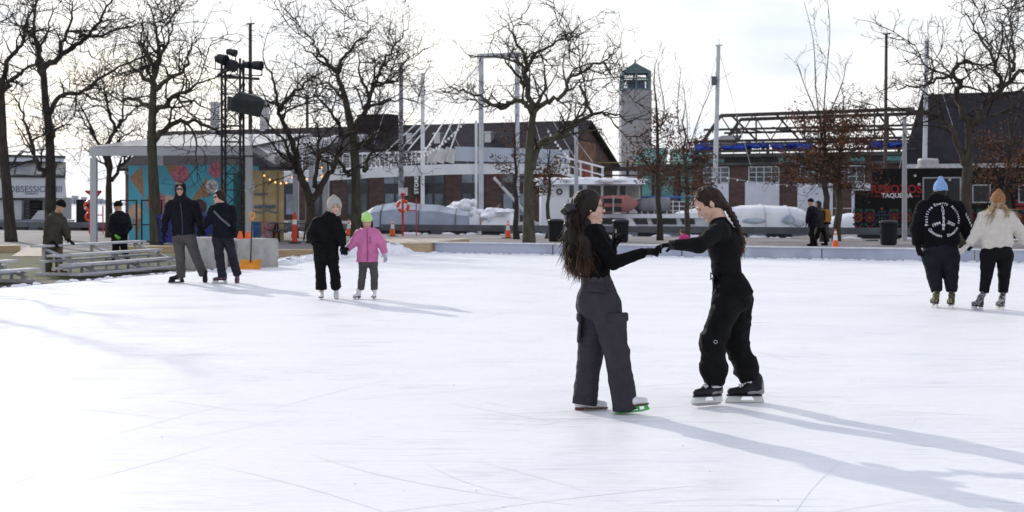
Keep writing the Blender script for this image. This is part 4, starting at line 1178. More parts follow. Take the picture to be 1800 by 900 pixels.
for (pxa, py, w_, h_) in ((1325, 388, 0.55, 0.13), (1386, 386, 0.35, 0.2), (1404, 392, 0.30, 0.16)):
    q = at(pxa, py, 69.99); rng = random.Random(pxa); mb = MB(); mb.blob(q, (w_, 0.03, h_), rng, (14, 8), 0.12); mb.build('shape_under_wrap', M_SEEN, tb, smooth=True)
tarp_boat('wrapped_cruiser', 'snowy shrink wrapped cruiser left of the black food truck', 71.5, [(1440, 398, 403), (1452, 390, 403), (1475, 381, 403), (1500, 375, 403), (1520, 374, 403), (1540, 380, 403)], 3.0, M_WRAP)
tarp_boat('snowy_runabout', 'small runabout heaped with snow below the bridge pylon', 73.0, [(846, 386, 399), (855, 372, 399), (870, 368, 399), (890, 368, 399), (904, 376, 399), (912, 392, 399)], 2.6, M_SNOW)
tarp_boat('white_covered_boat', 'white covered boat with humped snow between tarp and pylon', 75.0, [(786, 372, 399), (798, 362, 399), (810, 355, 399), (824, 354, 399), (832, 362, 399), (842, 372, 399)], 2.6, M_SNOW)
tarp_boat('white_decked_boat', 'low white decked boat behind the braided skater', 78.0, [(1178, 380, 392), (1200, 372, 392), (1230, 366, 392), (1262, 364, 392), (1290, 364, 392)], 3.0, M_SNOW)

def heap(root, pts, d, n, seed):
    rng = random.Random(seed); mb = MB()
    for (px, py, w_, h_) in pts:
        for k in range(n):
            q = at(px + rng.uniform(-9, 9), py + rng.uniform(-1, 6), d + rng.uniform(0.4, 1.8)); mb.blob(q, (rng.uniform(0.2, 0.45) * w_, 0.3, rng.uniform(0.12, 0.26) * h_), rng, (9, 6), 0.18)
    mb.build('snow_heap', M_SNOW, root, smooth=True)
heap(bpy.data.objects['snowy_runabout'], [(868, 370, 1, 1), (888, 371, 1, 0.8), (858, 380, 0.9, 1)], 72.6, 7, 3)
heap(bpy.data.objects['white_covered_boat'], [(812, 359, 1, 1), (824, 356, 0.8, 1), (800, 368, 1, 1), (836, 372, 0.8, 1)], 74.6, 7, 5)
# ================================================================== masts and light poles
def mast(px, top, d, w_, m_, lab, name='mast', cat='mast', lean=0.0, spreaders=(), base=404, cap=False):
    q = at(px, top, d); b = at(px - lean, base, d); zb = -1.3 if d > 66 else 0.0
    tt = thing(name, lab, cat, (b.x, d, zb))
    mb = MB(); mb.tube([(b.x, d, zb), ((b.x + q.x) / 2, d, (zb + q.z) / 2), (q.x, d, q.z)], [w_ * 0.55, w_ * 0.5, w_ * 0.4], 8); mb.build('pole', m_, tt)
    if cap:
        mb = MB(); mb.bar((q.x - 0.18, d, q.z), (q.x + 0.22, d, q.z + 0.02), 0.07); mb.bar((q.x + 0.05, d, q.z), (q.x + 0.02, d, q.z + 0.35), 0.03); mb.build('masthead', m_, tt)
    for py in spreaders:
        z = at(0, py, d).z; x = q.x + (b.x - q.x) * (z - q.z) / (zb - q.z)
        mb = MB(); mb.bar((x - 0.9, d, z), (x + 0.9, d, z), 0.06, 0.04); mb.build('spreader', m_, tt)
    return tt
M_MAST = mat('mast_aluminium', (0.50, 0.51, 0.54), 0.45, 0.12, 1.5)
M_MDARK = mat('mast_dark', (0.05, 0.035, 0.03), 0.6, 0.25, 1.5)
mast(440, 42, 74, 0.22, M_MDARK, 'tall dark brown mast rising behind the stage lights', cap=True)
mast(705, 110, 76, 0.26, mat('mast_grey', (0.22, 0.22, 0.24), 0.6), 'grey mast rising behind the footbridge left of the white post', cap=False)
mast(1263, 80, 80, 0.27, M_MAST, 'tall silver mast beside the blue tarps', lean=9, cap=True)
tt = bpy.data.objects['mast.002']
q = at(1255, 142, 79.8); mb = MB(); mb.box((q.x, q.y, q.z), (0.28, 0.2, 0.5)); mb.build('radar_box', M_KERB, tt)
mast(1558, 60, 78, 0.20, M_MDARK, 'tall dark brown mast above the oak with brown leaves', lean=3, cap=True)
mast(1629, 73, 80, 0.27, M_MAST, 'tall silver mast behind the right bare tree', lean=6, cap=True)
mast(540, 166, 82, 0.20, M_MDARK, 'short dark mast among the branches left of centre')
t = mast(1590, 205, 57, 0.20, mat('pole_grey', (0.36, 0.37, 0.39), 0.5, 0.1, 1.5), 'plain grey light pole standing in front of the food truck', 'light_pole', 'pole', base=430)
mb = MB(); q = gnd(1590, 430); mb.box((q.x, 57, 0.03), (0.5, 0.5, 0.06)); mb.build('base_plate', M_KERB, t)
mast(1013, 220, 70.5, 0.22, mat('pole_pale', (0.42, 0.44, 0.48), 0.5, 0.1, 1.5), 'pale grey light pole beside the gable end of the warehouse', 'light_pole', 'pole')
for k, (xa, ya, xb, yb, d) in enumerate(((1262, 90, 1205, 300, 80), (1264, 90, 1322, 300, 80), (1628, 80, 1580, 300, 80), (1630, 80, 1700, 300, 80), (705, 115, 640, 300, 76), (743, 135, 830, 300, 84))):
    lab = ['thin stay left of the mast beside the blue tarps', 'thin stay right of the mast beside the blue tarps', 'thin stay left of the mast behind the right bare tree', 'thin stay right of the mast behind the right bare tree', 'thin stay running down left from the grey mast', 'thin stay running down right from the white bridge post'][k]
    mb = MB(); mb.tube([at(xa, ya, d), at(xb, yb, d)], 0.012, 4); o = mb.build('rigging_wire', M_MAST); tag(o, lab, 'wire', 'mast rigging')

# ================================================================== black food truck
O6 = gnd(1502, 418, 0); O6 = dk(lu(1502, DOCK + V * 1.3), 1.3)
t = thing('food_truck', 'black taco food truck with a bright flower band and red lettering', 'food truck', O6)
M6 = frame_M(O6)
LT = 10.5
zt = at(0, 297, O6.y).z; zb = 0.42; zh = at(0, 335, O6.y).z
M_TRK = mat('truck_black', (0.007, 0.007, 0.009), 0.5, 0.3, 2, spec=0.2)
mb = MB(M6); mb.span(0.75, LT, 0, 2.4, zb, zt); mb.build('body', M_TRK, t)
mb = MB(M6); mb.span(0, 0.747, 0.02, 2.38, zb, zh); mb.build('front_box', M_TRK, t)
mb = MB(M6); mb.span(0.1, LT - 0.1, 0.3, 2.1, 0.12, zb - 0.003); mb.build('chassis', M_BLACK, t)
for x in (2.0, 3.0, 8.6):
    mb = MB(M6 @ Matrix.Translation((x, 0.05, 0.38)) @ Matrix.Rotation(R(90), 4, 'X')); mb.lathe([(0.20, -0.26), (0.37, -0.24), (0.38, -0.1), (0.37, 0.0), (0.22, 0.02)], (0, 0, 0), 18)
    w = mb.build('wheel', mat('tyre', (0.012, 0.012, 0.012), 0.8), t)
    mb = MB(M6 @ Matrix.Translation((x, 0.05, 0.38)) @ Matrix.Rotation(R(90), 4, 'X')); mb.lathe([(0.0, 0.035), (0.19, 0.03), (0.2, 0.0)], (0, 0, 0), 14); mb.build('rim', M_STEEL, w)
def tp(px, py):
    u = lu(px, O6); dd = (O6 + U * u).y; return Vector((u, 0, at(0, py, dd).z))
M_TRED = mat('truck_red', (0.30, 0.016, 0.018), 0.5, 0.1, 3)
M_TWHT = mat('truck_white', (0.72, 0.72, 0.72), 0.5)
mb = MB(M6); a, b = tp(1535, 340), tp(1617, 326)
text_into(mb, 'REBOZOS', (a + b) / 2, (1, 0, 0), (0, 0, 1), 0.50, bold=0.014); mb.build('red_lettering', M_TRED, t)
mb = MB(M6); a, b = tp(1553, 348), tp(1600, 340)
text_into(mb, 'TAQUERIA', (a + b) / 2, (1, 0, 0), (0, 0, 1), 0.27, bold=0.008); mb.build('white_lettering', M_TWHT, t)
mb = MB(M6)
for pa, pb in ((1536, 1550), (1603, 1617)): a, b = tp(pa, 345), tp(pb, 345); mb.span(a.x, b.x, -0.008, -0.003, a.z - 0.02, a.z + 0.02)
mb.build('red_dashes', M_TRED, t)
# flower band: repeated embroidered motifs
fl = [mat('flower_teal', (0.012, 0.075, 0.062), 0.6), mat('flower_red', (0.13, 0.016, 0.03), 0.6), mat('flower_orange', (0.15, 0.05, 0.014), 0.6), mat('flower_violet', (0.035, 0.022, 0.075), 0.6), mat('flower_green', (0.022, 0.07, 0.018), 0.6)]
mb = MB(M6)
def dot(x, z, r, m_, y=-0.006): 
    mb.m = m_; mb.disc((x, y, z), r, (1, 0, 0), (0, 0, 1), 0.003, 10)
z0 = tp(1560, 382).z
x = 0.15; k = 0
while x < LT - 0.3:
    yy = -0.006 if x > 0.75 else -0.006
    if k % 3 != 2:
        for j in range(8): g = j * math.pi / 4; dot(x + 0.17 * math.cos(g), z0 - 0.02 + 0.17 * math.sin(g), 0.065, 1 if k % 2 else 2)
        dot(x, z0 - 0.02, 0.085, 2 if k % 2 else 1, -0.010)
        for s_ in (-1, 1): dot(x + s_ * 0.13, z0 + 0.30, 0.075, 0); dot(x + s_ * 0.17, z0 - 0.31, 0.06, 0); dot(x + s_ * 0.2, z0 + 0.20, 0.045, 1); dot(x + s_ * 0.08, z0 - 0.40, 0.05, 1)
        dot(x, z0 + 0.33, 0.05, 4)
    else:
        for r_ in range(4):
            for c_ in range(-1 - (r_ % 2), 2 + (r_ % 2)): dot(x + c_ * 0.13, z0 + 0.24 - r_ * 0.14, 0.055, 3 if (r_ + c_) % 2 else 0)
        dot(x, z0 + 0.37, 0.07, 2); dot(x, z0 - 0.34, 0.07, 1)
    x += 0.52; k += 1
mb.build('flower_band', fl, t)
for (pa, pb, ya, yb) in ((1622, 1690, 357, 311), (1709, 1742, 357, 324), (1790, 1850, 357, 324)):
    a, b = tp(pa, ya), tp(pb, yb)
    mb = MB(M6)
    mb.span(a.x, b.x, -0.05, -0.003, a.z, a.z + 0.06); mb.span(a.x, b.x, -0.05, -0.003, b.z - 0.06, b.z); mb.span(a.x, a.x + 0.06, -0.05, -0.003, a.z + 0.06, b.z - 0.06); mb.span(b.x - 0.06, b.x, -0.05, -0.003, a.z + 0.06, b.z - 0.06)
    w = mb.build('hatch_frame', mat('hatch_grey', (0.33, 0.34, 0.36), 0.4), t)
    mb = MB(M6); mb.span(a.x + 0.063, b.x - 0.063, -0.03, -0.004, a.z + 0.063, b.z - 0.063); mb.build('hatch', mat('hatch_black', (0.015, 0.016, 0.02), 0.3), w)
a = tp(1625, 297); mb = MB(M6); mb.lathe([(0.45, 0), (0.45, 0.36), (0.40, 0.44), (0.0, 0.46)], (a.x, 1.0, zt + 0.003), 20); mb.lathe([(0.55, 0), (0.55, 0.08), (0.46, 0.1)], (a.x, 1.0, zt + 0.002), 20); mb.build('roof_vent', mat('vent_pale', (0.45, 0.45, 0.46), 0.5), t)
a, b = tp(1785, 368), tp(1815, 352); mb = MB(M6)
for i in range(3): mb.span(a.x, b.x + i * 0.3, -0.009, -0.003, a.z + i * 0.16, a.z + 0.09 + i * 0.16)
mb.build('red_stripes', M_TRED, t)
for px, py in ((1609, 309), (1616, 324), (1670, 316)):
    a = tp(px, py); mb = MB(M6); mb.lathe([(0.0, -0.06), (0.06, -0.05), (0.06, 0.05), (0.0, 0.06)], (a.x, -0.07, a.z), 10); mb.build('marker_lamp', M_STEEL, t)

# ================================================================== cones, tube, bins
def make_cone(h, label):
    t = thing('traffic_cone', label, 'traffic cone', (0, 0, 0), 'orange traffic cones on the plaza')
    w = h * 0.26
    mb = MB(); mb.span(-w, w, -w, w, 0, 0.035); mb.build('base', M_BLACK, t, local=True)
    r = lambda z: h * (0.185 - 0.15 * z / h)
    for (z0, z1, m_, nm) in ((0.036, 0.46 * h, M_ORANGE, 'lower_cone'), (0.46 * h, 0.72 * h, M_REFL, 'white_band'), (0.72 * h, 0.80 * h, M_ORANGE, 'middle_cone'), (0.80 * h, 0.90 * h, M_REFL, 'upper_band'), (0.90 * h, h, M_ORANGE, 'tip')):
        mb = MB(); mb.lathe([(r(z0) + (0.003 if 'band' in nm else 0), z0), (r(z1) + (0.003 if 'band' in nm else 0), z1)], (0, 0, 0), 18); mb.build(nm, m_, t, smooth=False, local=True)
    return t
c0 = make_cone(0.78, 'orange traffic cone partly behind the kid in black')
c0.location = gnd(613, 415)
dup(c0, gnd(690, 415.5), 0.3, 'orange traffic cone just right of the girl in pink')
dup(c0, gnd(893, 419), 0.7, 'orange traffic cone in front of the bridge foot')
dup(c0, gnd(1468.5, 439), 0.2, 'orange traffic cone right behind the barrier beside the two walkers', scale=0.86)
t = thing('delineator_post', 'slim orange delineator tube with a white collar on a black foot', 'delineator', gnd(518, 428))
q = gnd(518, 428)
mb = MB(); mb.lathe([(0.24, 0), (0.24, 0.04), (0.12, 0.07)], q, 12); mb.build('foot', M_BLACK, t)
mb = MB(); mb.lathe([(0.11, 0.07), (0.085, 0.72)], q, 14); mb.lathe([(0.078, 0.90), (0.07, 1.05), (0.05, 1.1), (0.045, 1.18), (0.0, 1.19)], q, 14); mb.build('tube', mat('delineator_red', (0.62, 0.05, 0.02), 0.5), t)
mb = MB(); mb.lathe([(0.088, 0.721), (0.081, 0.899)], q, 14); mb.build('collar', M_REFL, t)
M_BIN = mat('bin_dark', (0.010, 0.011, 0.016), 0.6, 0.2, 5, spec=0.2)
def make_bin(label):
    t = thing('litter_bin', label, 'litter bin', (0, 0, 0), 'dark litter bins on the plaza')
    mb = MB(); mb.lathe([(0.27, 0.03), (0.29, 0.06), (0.31, 0.70), (0.325, 0.72), (0.325, 0.80)], (0, 0, 0), 20); mb.build('body', M_BIN, t, local=True)
    mb = MB(); mb.lathe([(0.335, 0.802), (0.335, 0.84), (0.24, 0.90), (0.0, 0.91)], (0, 0, 0), 20); mb.build('lid', mat('bin_lid', (0.022, 0.024, 0.032), 0.5), t, smooth=True, local=True)
    mb = MB(); mb.lathe([(0.25, 0), (0.25, 0.028)], (0, 0, 0), 16); mb.build('foot_ring', M_BLACK, t, local=True)
    return t
b0 = make_bin('dark litter bin just left of the long haired skater')
b0.location = gnd(977, 425)
dup(b0, gnd(1091, 426), 0.0, 'dark litter bin between the two main skaters')
dup(b0, gnd(1562, 431), 0.0, 'dark litter bin in front of the food truck')

# life ring stations
def ring_station(label, px, py_base, d, h, ring_px, ring_py, sign=True):
    q = at(px, py_base, d); q.z = 0
    t = thing('life_ring_station', label, 'life ring', q, 'life ring stations along the dock')
    mb = MB()
    mb.bar(q, q + ZUP * h, 0.09); mb.bar(q + Vector((0.62, 0.1, 0)), q + Vector((0.62, 0.1, h * 0.93)), 0.05); mb.bar(q + Vector((0, 0, h * 0.62)), q + Vector((0.62, 0.1, h * 0.62)), 0.05)
    mb.build('red_post', M_RED, t)
    c = at(ring_px, ring_py, d - 0.15)
    mb = MB(); mb.ring(c, 0.24, 0.075, (1, 0, 0), (0, 0, 1), 24, 8); mb.build('ring', mat('ring_orange', (0.72, 0.09, 0.02), 0.5), t, smooth=True)
    mb = MB()
    for g in (0.4, 2.0, 3.6, 5.2):
        mb.tube([c + Vector((math.cos(g + e), 0, math.sin(g + e))) * 0.24 for e in (-0.16, 0, 0.16)], 0.082, 8)
    mb.build('reflective_bands', M_REFL, t)
    if sign:
        mb = MB(); p = at(ring_px, 337, d - 0.06); mb.box((p.x, p.y, p.z), (0.42, 0.03, 0.36)); mb.build('notice_plate', M_WHITE, t)
        mb = MB(); mb.lathe([(0.12, -0.02), (0.14, 0.04), (0.0, 0.2)], q + ZUP * h, 8); mb.build('cap', M_RED, t)
    return t
ring_station('red life ring station in front of the silver blue tarp', 708, 404, 66.0, 1.9, 708.5, 362)
rs = ring_station('red life ring stand beside the left pavilion post', 158, 410, 71.0, 1.5, 158, 362, False)
q = at(150, 336, 71.0)
mb = MB(); mb.add([q, at(178, 336, 71), at(168, 350, 71)], [(0, 2, 1)]); mb.bar(q, at(168, 349, 71), 0.07); mb.bar(at(178, 336, 71), at(168, 349, 71), 0.07); mb.bar(q, at(178, 336, 71), 0.07); mb.build('triangle_frame', M_RED, rs)
mb = MB(); mb.ring(at(158, 381, 70.8), 0.2, 0.06, (1, 0, 0), (0, 0, 1), 20, 8); mb.build('lower_ring', MATS['ring_orange'], rs)
# dark pillar by the water
q = gnd(147.5, 405)
t = thing('dark_pillar', 'plain black square pillar on the dock left of the pavilion post', 'pillar', q)
mb = MB(); mb.box((q.x, q.y, 0.88), (0.72, 0.5, 1.7)); mb.build('column', M_BIN, t)
mb = MB(); mb.box((q.x, q.y, 0.015), (1.0, 0.7, 0.03)); mb.build('base_plate', M_BLACK, t)
# small things on the dock behind the standing workers
for k, (px, py, w_, h_, lab) in enumerate(((120, 392, 0.55, 0.55, 'pale square bollard box near the left boat'), (133, 393, 0.7, 0.4, 'dark low dock box left of the black pillar'))):
    q = dk(lu(px, DOCK + V * 0.45), 0.45)
    t = thing('dock_box', lab, 'dock box', q)
    mb = MB(); mb.box((q.x, q.y, h_ / 2), (w_, 0.5, h_)); mb.build('body', M_WHITE if k == 0 else M_KERB, t)
    mb = MB(); mb.box((q.x, q.y, h_ + 0.025), (w_ + 0.06, 0.56, 0.045)); mb.build('lid', M_STEEL, t)

# blue wheelie bins by the mural
M_BLUEB = mat('blue_bin', (0.012, 0.025, 0.18), 0.5, 0.15, 4)
def make_wheelie(label):
    t = thing('wheelie_bin', label, 'bin', (0, 0, 0), 'blue wheelie bins in front of the mural')
    mb = MB(); mb.slab([(-0.24, -0.27, 0.08), (0.24, -0.27, 0.08), (0.30, -0.34, 1.0), (-0.30, -0.34, 1.0)], 0.56, (0, 1, 0)); mb.build('body', M_BLUEB, t, local=True)
    mb = MB(); mb.slab([(-0.32, -0.38, 1.003), (0.32, -0.38, 1.003), (0.32, 0.30, 1.10), (-0.32, 0.30, 1.10)], 0.06, (0, 0, 1)); mb.build('lid', mat('blue_lid', (0.015, 0.03, 0.22), 0.4), t, local=True)
    for s_ in (-1, 1):
        mb = MB(Matrix.Translation((s_ * 0.27, 0.26, 0.1)) @ Matrix.Rotation(R(90), 4, 'Y')); mb.lathe([(0.1, -0.03), (0.1, 0.03)], (0, 0, 0), 12); mb.build('wheel', M_BLACK, t, local=True)
    return t
w0 = make_wheelie('blue wheelie bin just left of the skater in the black hood')
w0.location = gnd(296, 430)
dup(w0, gnd(347, 430), 0.0, 'blue wheelie bin between the two holding hands')
dup(w0, gnd(372, 430), 0.0, 'blue wheelie bin behind the woman in sunglasses')
# thin black barrier fence by the mural
for k, (pa, pb, lab) in enumerate(((212, 240, 'thin black pipe fence panel left of the striped trunk'), (249, 284, 'thin black pipe fence panel behind the striped trunk'))):
    a, b = gnd(pa, 429), gnd(pb, 429)
    t = thing('pipe_fence', lab, 'fence', a, 'black pipe fence panels')
    mb = MB()
    for z in (0.08, 0.72, 1.62): mb.bar(a + ZUP * z, b + ZUP * z, 0.05)
    mb.build('rail', M_BLACK, t)
    for q in (a, b):
        mb = MB(); mb.bar(q, q + ZUP * 1.65, 0.055); mb.build('post', M_BLACK, t)

# picnic tables
def picnic(label, px, py):
    q = gnd(px, py)
    t = thing('picnic_table', label, 'picnic table', q, 'picnic tables by the ochre kiosk')
    Mx = frame_M(q, R(20)); M_PT = mat('table_grey', (0.11, 0.10, 0.10), 0.7, 0.3, 4)
    mb = MB(Mx)
    for i in range(4): mb.span(-0.85, 0.85, -0.36 + i * 0.185, -0.36 + i * 0.185 + 0.165, 0.70, 0.745)
    mb.build('table_top', M_PT, t)
    for s_ in (-1, 1):
        mb = MB(Mx); mb.span(-0.85, 0.85, s_ * 0.72 - 0.13, s_ * 0.72 + 0.13, 0.42, 0.46); mb.build('bench', M_PT, t)
        mb = MB(Mx); mb.bar((s_ * 0.62, -0.7, 0), (s_ * 0.62, -0.2, 0.7), 0.06); mb.bar((s_ * 0.62, 0.7, 0), (s_ * 0.62, 0.2, 0.7), 0.06); mb.bar((s_ * 0.62, -0.8, 0.39), (s_ * 0.62, 0.8, 0.39), 0.05); mb.build('leg_frame', M_BLACK, t)
picnic('dark picnic table just right of the ochre kiosk', 513, 424)
picnic('dark picnic table left of the forked tree behind the delineator', 543, 418)

# ================================================================== string lights
def strand(name, label, pts, n, sag, r, m_, cord_m, drop=0.05, lit=False):
    a, b = pts
    t = thing(name, label, 'string lights', a, 'string lights')
    P = [a.lerp(b, i / 12) - ZUP * sag * 4 * (i / 12) * (1 - i / 12) for i in range(13)]
    mb = MB(); mb.tube(P, 0.010, 4); mb.build('cord', cord_m, t)
    for i in range(n):
        f = (i + 0.5) / n; q = a.lerp(b, f) - ZUP * (sag * 4 * f * (1 - f) + drop)
        mb = MB(); mb.lathe([(0.0, -r), (r * 0.8, -r * 0.6), (r, 0), (r * 0.7, r * 0.7), (r * 0.3, r * 1.3)], q, 8); mb.build('bulb', m_, t, smooth=True)
M_BULBW = mat('warm_bulb', (0.9, 0.6, 0.3), 0.4, emit=((1.0, 0.50, 0.16), 1.6))
M_BULB = mat('clear_bulb', (0.85, 0.85, 0.85), 0.15, 0.02, 1)
strand('string_lights', 'warm lit bulbs strung above the ochre kiosk', (at(460, 302, 54.5), at(508, 318, 54.2)), 5, 0.18, 0.038, M_BULBW, M_BLACK)
strand('string_lights', 'warm lit bulbs strung right of the ochre kiosk', (at(506, 308, 54.5), at(572, 306, 56)), 5, 0.12, 0.036, M_BULBW, M_BLACK)
strand('string_lights', 'warm lit bulbs hanging down the pavilion post behind the trees', (at(562, 260, 58), at(568, 312, 58)), 4, 0.0, 0.04, M_BULBW, M_BLACK)
strand('string_lights', 'pale bulbs strung over the warehouse roof left of the pylon', (at(722, 282, 80), at(818, 212, 80)), 18, 0.35, 0.07, M_BULB, M_PYL)
strand('string_lights', 'pale bulbs strung low across the footbridge railing', (at(640, 290, 79), at(760, 250, 80)), 14, 0.5, 0.07, M_BULB, M_PYL)
strand('string_lights', 'pale bulbs strung down toward the gable end', (at(962, 226, 80), at(1004, 280, 78)), 10, 0.15, 0.07, M_BULB, M_PYL)
strand('string_lights', 'pale bulbs strung across the front of the brick trusses building', (at(1270, 310, 72), at(1480, 322, 72)), 12, 0.25, 0.042, M_BULB, M_PYL)

# ================================================================== light and sound truss tower
q0 = gnd(409, 431)
t = thing('lighting_truss_tower', 'black lattice truss tower carrying stage lights', 'truss tower', q0)
hw = 0.33
zt = at(0, 104, q0.y).z
cs = [q0 + Vector((sx * hw, sy * hw, 0)) for sx, sy in ((-1, -1), (1, -1), (1, 1), (-1, 1))]
for c in cs:
    mb = MB(); mb.tube([c, c + ZUP * zt], 0.045, 6); mb.build('chord', M_BLACK, t)
mb = MB()
z = 0.25; k = 0
while z < zt - 0.5:
    for i in range(4):
        a, b = cs[i], cs[(i + 1) % 4]
        mb.bar(a + ZUP * z, b + ZUP * z, 0.035)
        if k % 2: mb.bar(a + ZUP * z, b + ZUP * (z + 0.58), 0.03)
        else: mb.bar(b + ZUP * z, a + ZUP * (z + 0.58), 0.03)
    z += 0.58; k += 1
mb.build('lattice', M_BLACK, t)
mb = MB(); mb.box((q0.x, q0.y, 0.02), (1.2, 1.2, 0.04)); mb.build('base_plate', M_BLACK, t)
yb = q0.y - 0.4
mb = MB(); a, b = at(382, 133, yb), at(456, 139, yb); mb.bar(a, b, 0.09); mb.bar(at(384, 131, yb), at(410, 120, yb + 0.4), 0.08); mb.build('cross_pipe', M_BLACK, t)
M_SPK = mat('speaker_black', (0.016, 0.020, 0.022), 0.55, 0.3, 4)
def lamp(px, py, r, l, dirv, label):
    c = at(px, py, yb - 0.05); dirv = Vector(dirv).normalized()
    tt = thing('stage_light', label, 'stage light', c, 'stage lights on the truss tower')
    ro = dirv.to_track_quat('Z', 'Y').to_matrix().to_4x4()
    mb = MB(Matrix.Translation(c) @ ro); mb.lathe([(0.0, -l / 2), (r * 0.7, -l / 2), (r * 0.9, -l * 0.3), (r, l * 0.2), (r * 1.05, l / 2), (r * 0.9, l / 2 + 0.004)], (0, 0, 0), 14); mb.build('housing', M_SPK, tt, smooth=False)
    mb = MB(Matrix.Translation(c) @ ro); mb.lathe([(0.0, l / 2 + 0.012), (r * 0.85, l / 2 + 0.008)], (0, 0, 0), 14, cap=False); mb.build('lens', M_DARKGL, tt)
    mb = MB(); s_ = Vector((0.9, 0.1, 0)).normalized() * r * 1.12
    mb.bar(c + s_, c + s_ - ZUP * 0.36, 0.035); mb.bar(c - s_, c - s_ - ZUP * 0.36, 0.035); mb.bar(c + s_ - ZUP * 0.36, c - s_ - ZUP * 0.36, 0.04); mb.build('yoke', M_BLACK, tt)
lamp(407, 92, 0.13, 0.36, (0.9, -0.3, -0.25), 'topmost small stage light above the truss tower')
lamp(389, 104, 0.19, 0.44, (0.8, -0.5, -0.25), 'large stage light at the left end of the truss top')
lamp(406, 114, 0.21, 0.42, (0.6, -0.7, -0.3), 'large stage light in the middle of the truss top')
lamp(433, 114, 0.13, 0.30, (0.9, -0.5, -0.1), 'smaller stage light right of the truss tower')
lamp(451, 115, 0.17, 0.40, (0.9, -0.35, -0.1), 'rightmost stage light on the cross pipe')
c = at(430, 182, yb - 0.35)
t = thing('loudspeaker', 'big black loudspeaker hung high on the truss tower', 'loudspeaker', c)
Mx = Matrix.Translation(c) @ Matrix.Rotation(R(28), 4, 'Z') @ Matrix.Rotation(R(10), 4, 'Y') @ Matrix.Rotation(R(12), 4, 'X')
mb = MB(Mx)
mb.slab([(-0.55, -0.30, -0.34), (0.60, -0.42, -0.42), (0.60, 0.40, -0.42), (-0.55, 0.30, -0.34)], 0.001, (0, 0, 1))
vs = [(-0.5, -0.30, -0.34), (0.55, -0.40, -0.34), (0.55, 0.40, -0.34), (-0.5, 0.30, -0.34), (-0.58, -0.30, 0.10), (0.60, -0.40, 0.24), (0.60, 0.40, 0.24), (-0.58, 0.30, 0.10), (-0.40, -0.24, 0.36), (0.46, -0.34, 0.36), (0.46, 0.34, 0.36), (-0.40, 0.24, 0.36)]
mb = MB(Mx); mb.add(vs, [(3, 2, 1, 0), (0, 1, 5, 4), (1, 2, 6, 5), (2, 3, 7, 6), (3, 0, 4, 7), (4, 5, 9, 8), (5, 6, 10, 9), (6, 7, 11, 10), (7, 4, 8, 11), (8, 9, 10, 11)]); mb.build('cabinet', M_SPK, t)
mb = MB(Mx @ Matrix.Translation((-0.30, -0.335, -0.05)) @ Matrix.Rotation(R(90), 4, 'X')); mb.lathe([(0.09, 0), (0.09, 0.01), (0.0, 0.012)], (0, 0, 0), 14); mb.build('horn', M_BLACK, t)
mb = MB(); mb.bar(c + Vector((0, 0.1, 0.3)), Vector((q0.x + hw, q0.y - hw, c.z + 0.35)), 0.06); mb.bar(c + Vector((0, 0.1, -0.3)), Vector((q0.x + hw, q0.y - hw, c.z - 0.4)), 0.05); mb.build('bracket', M_BLACK, t)

# ================================================================== concrete blocks, shovel, small cones
def conc_block(label, pa, pb, ytop, dep):
    a, b = gnd(*pa), gnd(*pb)
    ux = (b - a).normalized(); uy = Vector((-ux.y, ux.x, 0)); h = at(0, ytop, a.y).z
    t = thing('concrete_block', label, 'concrete block', a, 'grey concrete ballast blocks')
    c = 0.03
    mb = MB()
    lo = [a, b, b + uy * dep, a + uy * dep]; ce = (a + b + uy * dep) / 2 - a / 2 + a / 2
    cen = (lo[0] + lo[1] + lo[2] + lo[3]) / 4
    def ring_(z, s_): return [cen + (p - cen) * s_ + ZUP * z for p in lo]
    R_ = [ring_(0.01, 0.99), ring_(0.03, 1.0), ring_(h - 0.04, 1.0), ring_(h, 0.95)]
    vs = [v for r in R_ for v in r]; fs = [(3, 2, 1, 0), (12, 13, 14, 15)]
    for i in range(3):
        for j in range(4): fs.append((i * 4 + j, i * 4 + (j + 1) % 4, (i + 1) * 4 + (j + 1) % 4, (i + 1) * 4 + j))
    mb.add(vs, fs); mb.build('block', M_CONC, t)
    for f in (0.28, 0.72):
        q = a.lerp(b, f) + uy * dep * 0.5 + ZUP * (h - 0.015)
        mb = MB(); mb.tube([q + ux * -0.07, q + ux * -0.06 + ZUP * 0.06, q + ux * 0.06 + ZUP * 0.06, q + ux * 0.07], 0.012, 6); mb.build('lifting_loop', M_STL, t)
    return a, b, uy, h
conc_block('plain concrete block behind the hand holding couple', (338, 476), (400, 474.5), 418, 0.85)
ca, cb, cuy, ch_ = conc_block('concrete block carrying two small cones beside the orange shovel', (417, 473), (489, 470.5), 420.5, 0.9)
for k, (px, lab) in enumerate(((434, 'tiny orange cone left of the shovel grip on the block'), (447.5, 'tiny orange cone right of the shovel grip on the block'))):
    q = ca.lerp(cb, (px - 417) / 72.0) + cuy * 0.3 + ZUP * (ch_ + 0.002)
    t = thing('mini_cone', lab, 'small cone', q, 'two small cones on the block')
    mb = MB(); mb.box(q + ZUP * 0.008, (0.15, 0.15, 0.015)); mb.build('base', M_ORANGE, t)
    mb = MB(); mb.lathe([(0.07, 0.016), (0.035, 0.165), (0.02, 0.17)], q, 14); mb.build('cone', M_ORANGE, t)
sb = gnd(439, 475); d_ = sb.y
t = thing('snow_shovel', 'orange snow shovel leaning upright against the concrete block', 'shovel', sb)
M_SHV = mat('shovel_orange', (0.72, 0.27, 0.02), 0.5, 0.12, 6)
vs, fs = [], []
